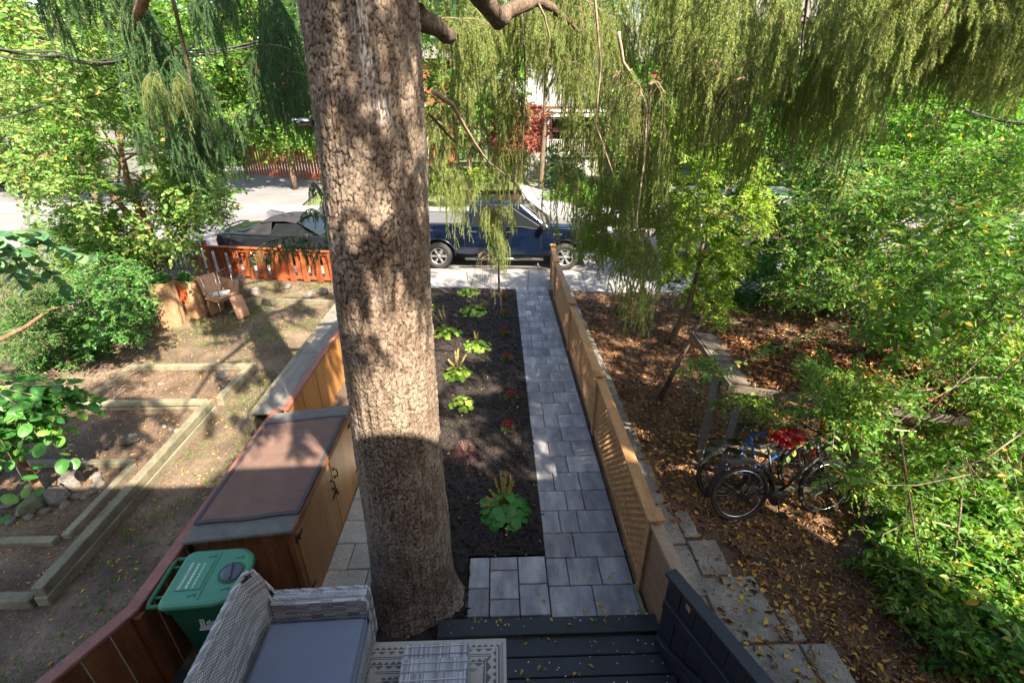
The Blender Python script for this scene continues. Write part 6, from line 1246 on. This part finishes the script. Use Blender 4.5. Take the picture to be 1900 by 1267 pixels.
for s, y in ((-1, .12), (1, 1.83)):
    for x in (.95, 3.9): wheel(vn, (x, y, .33), .33, .22, s)
obj('headlight', G().box((5.0, .2, .8), (.1, .25, .2), None, .03), m_lamp, vn); obj('tail_light', G().box((.0, .1, 1.2), (.05, .12, .5), None, .02), m_red, vn)
q = gp(1418, 505); t = thing('recycling_bin', 'blue recycling bin standing at the sidewalk seen through the thicket', 'waste bin', (q.x, q.y, .0))
g = stack(G(), [(rr_(.42, .40, .05), .08), (rr_(.54, .52, .06), .95)]); obj('body', g, m_binblue, t); g = stack(G(), [(rr_(.60, .56, .07), .955), (rr_(.58, .54, .07), 1.0)]); obj('lid', g, m_binblue, t)
for s in (-1, 1): obj('wheel', wmesh, None, t, (-.2, s * .24, .115))

# ------------------------------------------------------------------ bike shelter and bikes
sl_ = thing('bike_shelter', 'low leaning timber shelter with a plank roof buried in brown leaves', 'shelter', (0, 0, 0))
R0, R1, R2, R3 = Vector((2.62, 4.55, 1.44)), Vector((2.66, 5.75, 1.50)), Vector((5.15, 4.95, 1.52)), Vector((4.75, 3.85, 1.42))
for k in range(8):
    a = R0.lerp(R1, (k + .06) / 8); b = R3.lerp(R2, (k + .06) / 8); c = R0.lerp(R1, (k + .94) / 8); e = R3.lerp(R2, (k + .94) / 8); g = G(); z = Vector((0, 0, -.025)); g.add([a, b, e, c, a + z, b + z, e + z, c + z], [(0, 1, 2, 3), (7, 6, 5, 4), (0, 4, 5, 1), (1, 5, 6, 2), (2, 6, 7, 3), (3, 7, 4, 0)]); obj('roof_board', g, m_shelter, sl_)
g = G(); g.bar(R0 + Vector((-.03, -.03, -.06)), R3 + Vector((0, -.03, -.06)), .03, .08); obj('fascia', g, m_shelter, sl_); g = G(); g.bar(R0 + Vector((-.02, -.05, -.05)), R1 + Vector((-.02, .05, -.05)), .03, .08); obj('fascia', g, m_shelter, sl_)
for (x, y, dx) in ((2.68, 4.98, .02), (2.80, 4.60, .03), (4.25, 4.35, .12), (4.45, 5.0, .0)):
    g = G(); g.bar((x, y, -.02), (x + dx, y + .02, 1.42), .085, .085); obj('post', g, m_greywood, sl_)
for a, b in (((2.7, 5.02, .06), (4.5, 4.98, .06)), ((2.8, 4.30, .05), (3.9, 4.25, .05))): g = G(); g.bar(a, b, .08, .08); obj('ground_beam', g, m_beam, sl_)
rq = np.random.default_rng(401); n = 7000; u = .10 + .90 * rq.random(n) ** .9; v = rq.random(n); pos = (np.array(R0)[None] * ((1 - u) * (1 - v))[:, None] + np.array(R3)[None] * (u * (1 - v))[:, None] + np.array(R2)[None] * (u * v)[:, None] + np.array(R1)[None] * ((1 - u) * v)[:, None])
a = rq.random(n) * 2 * PI; V, F = leaf_geo(pos + np.stack([u * 0, u * 0, .004 + rq.random(n) * .035], 1), np.stack([np.cos(a), np.sin(a), rq.normal(0, .25, n)], 1), np.array([0, 0, 1.]) + rq.normal(size=(n, 3)) * .5, rq.uniform(.04, .09, n), rq.uniform(.02, .035, n), fold=.2, curl=.4)
obj('leaves_on_shelter_roof', npmesh('leaves_on_shelter_roof', V, [F], m_fallen), kind='stuff')
for (P, lb, r, mat) in (([gp(1222, 745), gp(1222, 745) + Vector((.25, .05, .75)), gp(1222, 745) + Vector((.5, .1, 1.45))], 'bare leaning dead trunk left of the shelter', .045, m_bark2),):
    t = thing('dead_trunk', lb, 'dead tree', P[0]); g = G(); g.tube([p_ - P[0] for p_ in P], [r, r * .85, r * .6], 9); obj('stem', g, mat, t)
t = thing('short_stump', 'short dark reddish stump standing in the leaves near the sidewalk', 'stump', gp(1145, 585)); g = G(); g.tube([(0, 0, -.05), (.02, 0, .26)], [.10, .085], 9); obj('wood', g, m_bark2, t)
for (px, py, L_, lb) in ((1335, 600, .9, 'fallen log lying behind the shelter roof under the cherry'), (1215, 520, 1.2, 'dark log across the far end of the leaf littered yard')):
    p = gp(px, py); t = thing('fallen_log', lb, 'log', (p.x, p.y, .06)); g = G(); g.tube([(-L_ / 2, .25, 0), (0, .05, .02), (L_ / 2, -.3, 0)], [.055, .07, .06], 9); obj('wood', g, m_bark2, t)
p = gp(1290, 862); rock('pale flat stone at the foot of the shelter post', p.x, p.y, .07, .05, .03, 90, m_conc, group=None); p = gp(1275, 858); rock('small white pebble left of the shelter post', p.x, p.y, .03, .03, .025, 91, m_white, group=None)
def bicycle(label, loc, rot, lean, fr, seed, accent=None):
    t = thing('bicycle', label, 'bicycle', loc); t.matrix_world = Matrix.Translation(loc) @ Matrix.Rotation(rot, 4, 'Z') @ Matrix.Rotation(lean, 4, 'X'); r = .34; wb = 1.04
    for x in (0, wb):
        o = obj('wheel', G().torus((0, 0, 0), r - .022, .022, Rx(PI / 2), 40, 8), m_rubber, t, (x, 0, r)); obj('rim', G().torus((0, 0, 0), r - .055, .011, Rx(PI / 2), 40, 6), m_steel if seed else m_black, o)
        g = G()
        for k in range(28): a = 2 * PI * k / 28; s = (-1) ** k; g.tube([(.02 * math.cos(a + s), s * .025, .02 * math.sin(a + s)), ((r - .06) * math.cos(a), 0, (r - .06) * math.sin(a))], .0012, 3, cap=False)
        obj('spokes', g, m_steel, o); obj('hub', G().lathe([(.022, -.045), (.015, -.03), (.015, .03), (.022, .045)], R=Rx(PI / 2), n=12), m_steel, o)
        if x == 0: obj('sprocket', G().lathe([(.05, -.006), (.05, .006), (.03, .012)], (0, -.045, 0), Rx(PI / 2), 20), m_black, o)
    bb = (.42, 0, .28); st2 = (.30, 0, .80); hd = (.86, 0, .86); hb = (.90, 0, .72); g = G()
    for a, b, rr2 in ((bb, st2, .016), (st2, hd, .016), (bb, hb, .019), (hd, hb, .02)): g.tube([a, b], rr2, 8)
    for s in (-1, 1): g.tube([(0, s * .055, r), (.30, s * .02, .76)], .009, 6); g.tube([(0, s * .055, r), bb], .011, 6)
    obj('frame', g, fr, t); g = G()
    for s in (-1, 1): g.tube([(.90, s * .01, .72), (.925, s * .05, .66), (wb, s * .05, r)], .012, 6)
    g.tube([(hb[0], 0, .72), (.85, 0, .92)], .014, 7); obj('fork', g, m_black, t)
    g = G(); g.tube([(.85, 0, .92), (.86, 0, .98), (.90, 0, 1.0)], .014, 7); g.tube([(.84, -.31, 1.02), (.87, -.16, 1.0), (.90, 0, 1.0), (.87, .16, 1.0), (.84, .31, 1.02)], .011, 7); g.tube([(.84, -.31, 1.02), (.86, -.20, 1.0)], .018, 8); g.tube([(.84, .31, 1.02), (.86, .20, 1.0)], .018, 8); obj('handlebar', g, m_steel if not seed else m_black, t)
    obj('seat_post', G().tube([st2, (.27, 0, .92)], .013, 7), m_steel, t); g = G(); g.prism([(.10, -.02), (.14, .075), (.24, .05), (.36, .018), (.40, 0), (.36, -.018), (.24, -.05), (.14, -.075)], .90, .95, 'z'); obj('saddle', g, m_black, t, bev=.01)
    g = G(); g.lathe([(.09, -.004), (.095, 0), (.09, .004)], (bb[0], -.05, bb[2]), Rx(PI / 2), 24); g.tube([(bb[0], -.06, bb[2]), (bb[0] + .03, -.07, bb[2] - .17)], .009, 6); g.tube([(bb[0], .06, bb[2]), (bb[0] - .03, .07, bb[2] + .17)], .009, 6); g.box((bb[0] + .03, -.12, bb[2] - .17), (.09, .09, .02)); g.box((bb[0] - .03, .12, bb[2] + .17), (.09, .09, .02)); obj('crankset', g, m_black, t)
    g = G(); g.tube([(0, -.047, r + .05), (bb[0], -.047, bb[2] + .09)], .004, 4); g.tube([(0, -.047, r - .05), (bb[0], -.047, bb[2] - .09)], .004, 4); obj('chain', g, m_black, t)
    g = G(); g.box((-.02, 0, .74), (.32, .13, .012)); 
    for s in (-1, 1): g.tube([(0, s * .06, r), (-.10, s * .055, .74)], .005, 5)
    obj('rear_rack', g, m_black, t); obj('reflector', G().box((.52, -.03, .45), (.035, .012, .035)), m_amber, t)
    if accent: obj('mudguard', G().tube([(.39 * math.cos(a), 0, r + .39 * math.sin(a)) for a in [PI * (.05 + .95 * k / 12) for k in range(13)]], .02, 6), m_black, t)
    return t
q = gp(1372, 968); q2 = gp(1520, 958); an = math.atan2(q2.y - q.y, q2.x - q.x)
bicycle('black bicycle in front, leaning against the shelter with light rear rim', (q.x - .02, q.y + .02, 0), an + .02, -.22, m_black, 1, True)
bicycle('blue bicycle behind the black one under the shelter roof', (q.x - .06, q.y + .38, 0), an + .06, -.16, m_bikeblue, 0)
t = thing('red_bag', 'crumpled red plastic bag wrapped over the saddle of the rear bicycle', 'bag', (q.x + .62, q.y + .52, .78)); rq = np.random.default_rng(9); g = G(); vs = []
for i in range(9):
    for j in range(16): th = PI * i / 8; ph = 2 * PI * j / 16; r = .17 * (1 + .18 * math.sin(ph * 5 + i * 2.1) * math.sin(th) + .08 * rq.normal()); vs.append((r * 1.25 * math.sin(th) * math.cos(ph), r * .8 * math.sin(th) * math.sin(ph), r * .75 * math.cos(th)))
g.add(vs, [(i * 16 + j, (i + 1) * 16 + j, (i + 1) * 16 + (j + 1) % 16, i * 16 + (j + 1) % 16) for i in range(8) for j in range(16)]); obj('plastic', g, m_red, t)
t = thing('red_umbrella', 'folded red umbrella or pole wedged behind the shelter post', 'umbrella', (q.x + 1.2, q.y + .75, .0)); obj('shaft', G().tube([(0, 0, 0), (.06, .05, .85), (.12, .1, 1.25)], [.015, .03, .035], 8), m_red, t)
t = thing('black_rag', 'black cloth scrap lying on the soil right of the concrete slabs', 'rag', gp(1405, 1045) + Vector((0, 0, .04))); g = G(); g.add([(-.12, .02, 0), (-.05, -.05, .01), (.05, -.04, .015), (.14, .0, 0), (.04, .03, .012), (-.06, .05, .015)], [(0, 1, 2, 5), (5, 2, 3, 4)]); obj('cloth', g, m_rubber, t, bev=0); g = G(); g.tube([(-.10, .03, .01), (-.15, .14, .005), (-.16, .26, .01)], .008, 5); obj('strap', g, m_black, t)
t = thing('white_pipe', 'white plastic pipe end poking in at the right edge', 'pipe', at(1900, 1085, 3.0)); g = G(); g.tube([(-.12, 0, -.05), (.25, .05, .10)], .035, 12); obj('pipe', g, m_white, t)

# ------------------------------------------------------------------ across the road: houses, porch, walk
bh = thing('porch_house', 'red brick house with white porch railing and grey green steps across the road', 'house', (2.9, 30, 0), math.radians(-3))
obj('lawn_bank', G().box((0, 4, .25), (13, 12, .5), None, .1), m_lawn, bh)
wl_ = obj('wall', G().box((1.5, 6.2, 4.2), (10, 5, 7.6)), m_brick, bh)
mb_ = [boxmesh((.21, .03, .065), m_brick, .004)]
k = 0
for r in range(16):
    for c in range(14):
        x = -1.4 + c * .225 + (.11 if r % 2 else 0)
        if not (.35 < x < 1.35 and 3 < r): obj('brick', mb_[0], None, wl_, (x, 3.69, 1.95 + r * .078))
obj('porch_floor', G().box((1.6, 2.6, 1.62), (6.0, 2.2, .14), None, .01), m_step, bh); obj('porch_skirt', G().box((1.6, 2.65, 1.0), (5.8, 2.0, 1.1)), m_white, bh); obj('porch_roof', G().box((1.6, 2.5, 4.15), (6.4, 2.6, .16), None, .01), m_white, bh); obj('beam', G().box((1.6, 1.35, 3.95), (6.2, .16, .26), None, .01), m_white, bh)
for k in range(7): piece('step', (-.65, .35 + k * .22, .5 + .085 + k * .17), (1.5, .24, .17), m_step, bh, ch=.01)
for x in (.2, 1.9, 4.4): piece('porch_post', (x, 1.5, 2.8), (.13, .13, 2.3), m_white, bh)
piece('newel_post', (.18, .3, 1.1), (.14, .14, 1.2), m_white, bh); piece('newel_post', (-1.45, .3, 1.1), (.14, .14, 1.2), m_white, bh)
for x0, x1 in ((.3, 4.4),):
    piece('hand_rail', ((x0 + x1) / 2, 1.5, 2.55), (x1 - x0, .08, .06), m_white, bh); piece('foot_rail', ((x0 + x1) / 2, 1.5, 1.82), (x1 - x0, .06, .06), m_white, bh)
    for k in range(int((x1 - x0) / .13)): piece('baluster', (x0 + .07 + k * .13, 1.5, 2.18), (.04, .04, .68), m_white, bh)
def win(parent, x, y, z, w_, h, nx=1, nz=2, frame=m_white):
    f = G(); t_ = .07
    for s in (-1, 1): f.box((x + s * w_ / 2, y, z), (t_, .08, h + t_)); f.box((x, y, z + s * h / 2), (w_ - t_, .079, t_))
    for k in range(1, nx): f.box((x - w_ / 2 + w_ * k / nx, y, z), (.04, .06, h - t_))
    for k in range(1, nz): f.box((x, y, z - h / 2 + h * k / nz), (w_ - t_, .062, .05))
    o = obj('window', f, frame, parent); obj('pane', G().box((x, y + .01, z), (w_ - .02, .02, h - .02)), m_glass, o)
    return o
win(bh, .95, 3.68, 2.95, .95, 1.5); win(bh, 2.9, 3.68, 2.8, .9, 1.9, 1, 1); win(bh, 0, 3.68, 5.8, .9, 1.4); win(bh, 2.8, 3.68, 5.8, .9, 1.4); obj('upper_siding', G().box((1.5, 3.64, 5.9), (9.9, .06, 3.0)), m_siding, bh); obj('roof', G().box((1.5, 6.2, 8.1), (10.8, 6.2, .3)), m_roof, bh)
g = G(); g.add([sp(.6, 21.7, .0) , sp(3.0, 21.7, .0), Vector((3.2, 30.3, .52)), Vector((1.2, 30.3, .52)), ], [(0, 1, 2, 3)]); obj('front_walk', g, m_walk, kind='structure')
g = G(); g.add([sp(-90, 21.5, -.005), sp(90, 21.5, -.005), sp(90, 23.3, -.005), sp(-90, 23.3, -.005), sp(-90, 21.5, -.1), sp(90, 21.5, -.1)], [(0, 1, 2, 3), (4, 5, 1, 0)]); obj('far_sidewalk', g, m_walk, kind='structure')
for (nm, lb, x, y, w_, d_, h, mat, wins, rot) in [('grey_house', 'pale grey sided house seen through the spruce at upper right', 15, 27, 8, 7, 8.0, m_siding, [(-2.5, 2.2), (0, 2.2), (2.5, 2.2), (-2.5, 5.3), (0, 5.3), (2.5, 5.3)], -.05), ('red_house', 'dark red sided house glimpsed behind the cherry crown', 10.2, 29.5, 5, 6, 6.5, m_redside, [(-1.3, 2.2), (1.3, 2.2), (-1.3, 4.8), (1.3, 4.8)], -.05), ('white_house', 'white sided house behind the trees at upper left', -29, 33, 9, 7, 7.5, m_siding, [(-3, 2), (0, 2), (3, 2), (-3, 5), (0, 5), (3, 5)], .05), ('brick_corner_house', 'brick house at the corner of the side street', -6.2, 34, 6, 7, 7, m_brick, [(-1.6, 2), (1.2, 2), (-1.6, 5), (1.2, 5)], -.03)]:
    t = thing(nm, lb, 'house', (x, y, 0), rot); wl2 = obj('wall', G().box((0, d_ / 2, h / 2), (w_, d_, h)), mat, t)
    if mat in (m_siding, m_redside):
        for k in range(int(h / .28)): obj('siding_board', boxmesh((w_, .03, .27), mat, .004), None, wl2, (0, -.018, .14 + k * .28), (.05, 0, 0))
    obj('roof', G().prism([(-.5, h), (d_ + .5, h), (d_ / 2, h + 2.4)], -w_ / 2 - .3, w_ / 2 + .3, 'x'), m_roof, t)
    for (wx, wz) in wins: win(t, wx, -.05, wz, 1.0, 1.35)
    piece('porch_floor', (0, -.9, .9), (w_ * .8, 1.6, .15), m_step, t)
    for k in range(5): piece('step', (-w_ * .25, -1.8 - k * .25, .8 - k * .17), (1.4, .26, .16), m_redside if mat == m_redside else m_step, t, ch=.01)
ff = thing('far_cedar_fence', 'orange cedar fence glimpsed far behind the fir boughs left of the trunk', 'fence', (0, 0, 0)); a, b = at(440, 245, 37), at(600, 245, 33)
for k in range(30): c = a.lerp(b, (k + .5) / 30); piece('board', (c.x, c.y, .95), (.20, .03, 1.9), m_orange, ff, (0, 0, math.atan2(b.y - a.y, b.x - a.x)), .004)
t = thing('parked_car', 'silver car parked at the far kerb behind the blue pickup', 'car', (9.2, 19.3, -.1), math.radians(176 - 4)); low = [(-.1, .4), (.4, .3)] + arch(.9, .36, .3) + [(1.3, .25), (3.1, .25)] + arch(3.5, .36, .3) + [(3.95, .3), (4.4, .45), (4.4, .8), (3.4, .95), (.2, 1.0), (-.1, .8)]
obj('body', G().prism(low, -.9, .9, 'y'), m_silver, t, bev=.05); g = G(); bq = [(.5, -.82, .95), (3.3, -.82, .93), (3.3, .82, .93), (.5, .82, .95)]; tq = [(1.1, -.62, 1.42), (2.5, -.62, 1.42), (2.5, .62, 1.42), (1.1, .62, 1.42)]; hexa(g, bq, tq); obj('cabin', g, m_glass, t, bev=.03); obj('roof', G().box((1.8, 0, 1.43), (1.4, 1.22, .03), None, .01), m_silver, t)
for s, y in ((-1, -.8), (1, .8)):
    for x in (.9, 3.5): wheel(t, (x, y, .33), .33, .2, s)
# wires
def wire(label, pts, r=.012, n=1):
    t = thing('overhead_cable', label, 'cable', pts[0], 0); P = [Vector(p) for p in pts]
    for k in range(n):
        Q = []
        for i in range(len(P) - 1):
            for f in range(8): u = f / 8; q_ = P[i].lerp(P[i + 1], u); q_.z -= .10 * math.sin(PI * u) - k * .05 * math.cos((i + u) * 2 + k); q_.y += k * .04; Q.append(q_ - P[0])
        Q.append(P[-1] - P[0]); obj('strand', G().tube(Q, r, 6), m_cable, t)
wire('thick bundled cable crossing the upper left corner', [at(-120, 55, 7.5), at(100, 95, 8.2), at(240, 108, 8.6), at(520, 70, 10)], .013, 3)
wire('single cable rising from the left edge below the bundled one', [at(-120, 225, 8), at(80, 195, 8.6), at(235, 145, 9.2), at(420, 40, 10.5)], .014)
wire('pair of cables crossing behind the spruce tails at upper right', [at(1380, 60, 12), at(1540, 135, 12), at(1700, 185, 12), at(1980, 250, 12)], .02, 2)
wire('short cable at the right edge below the pair', [at(1790, 205, 9), at(1980, 225, 9)], .015, 2)
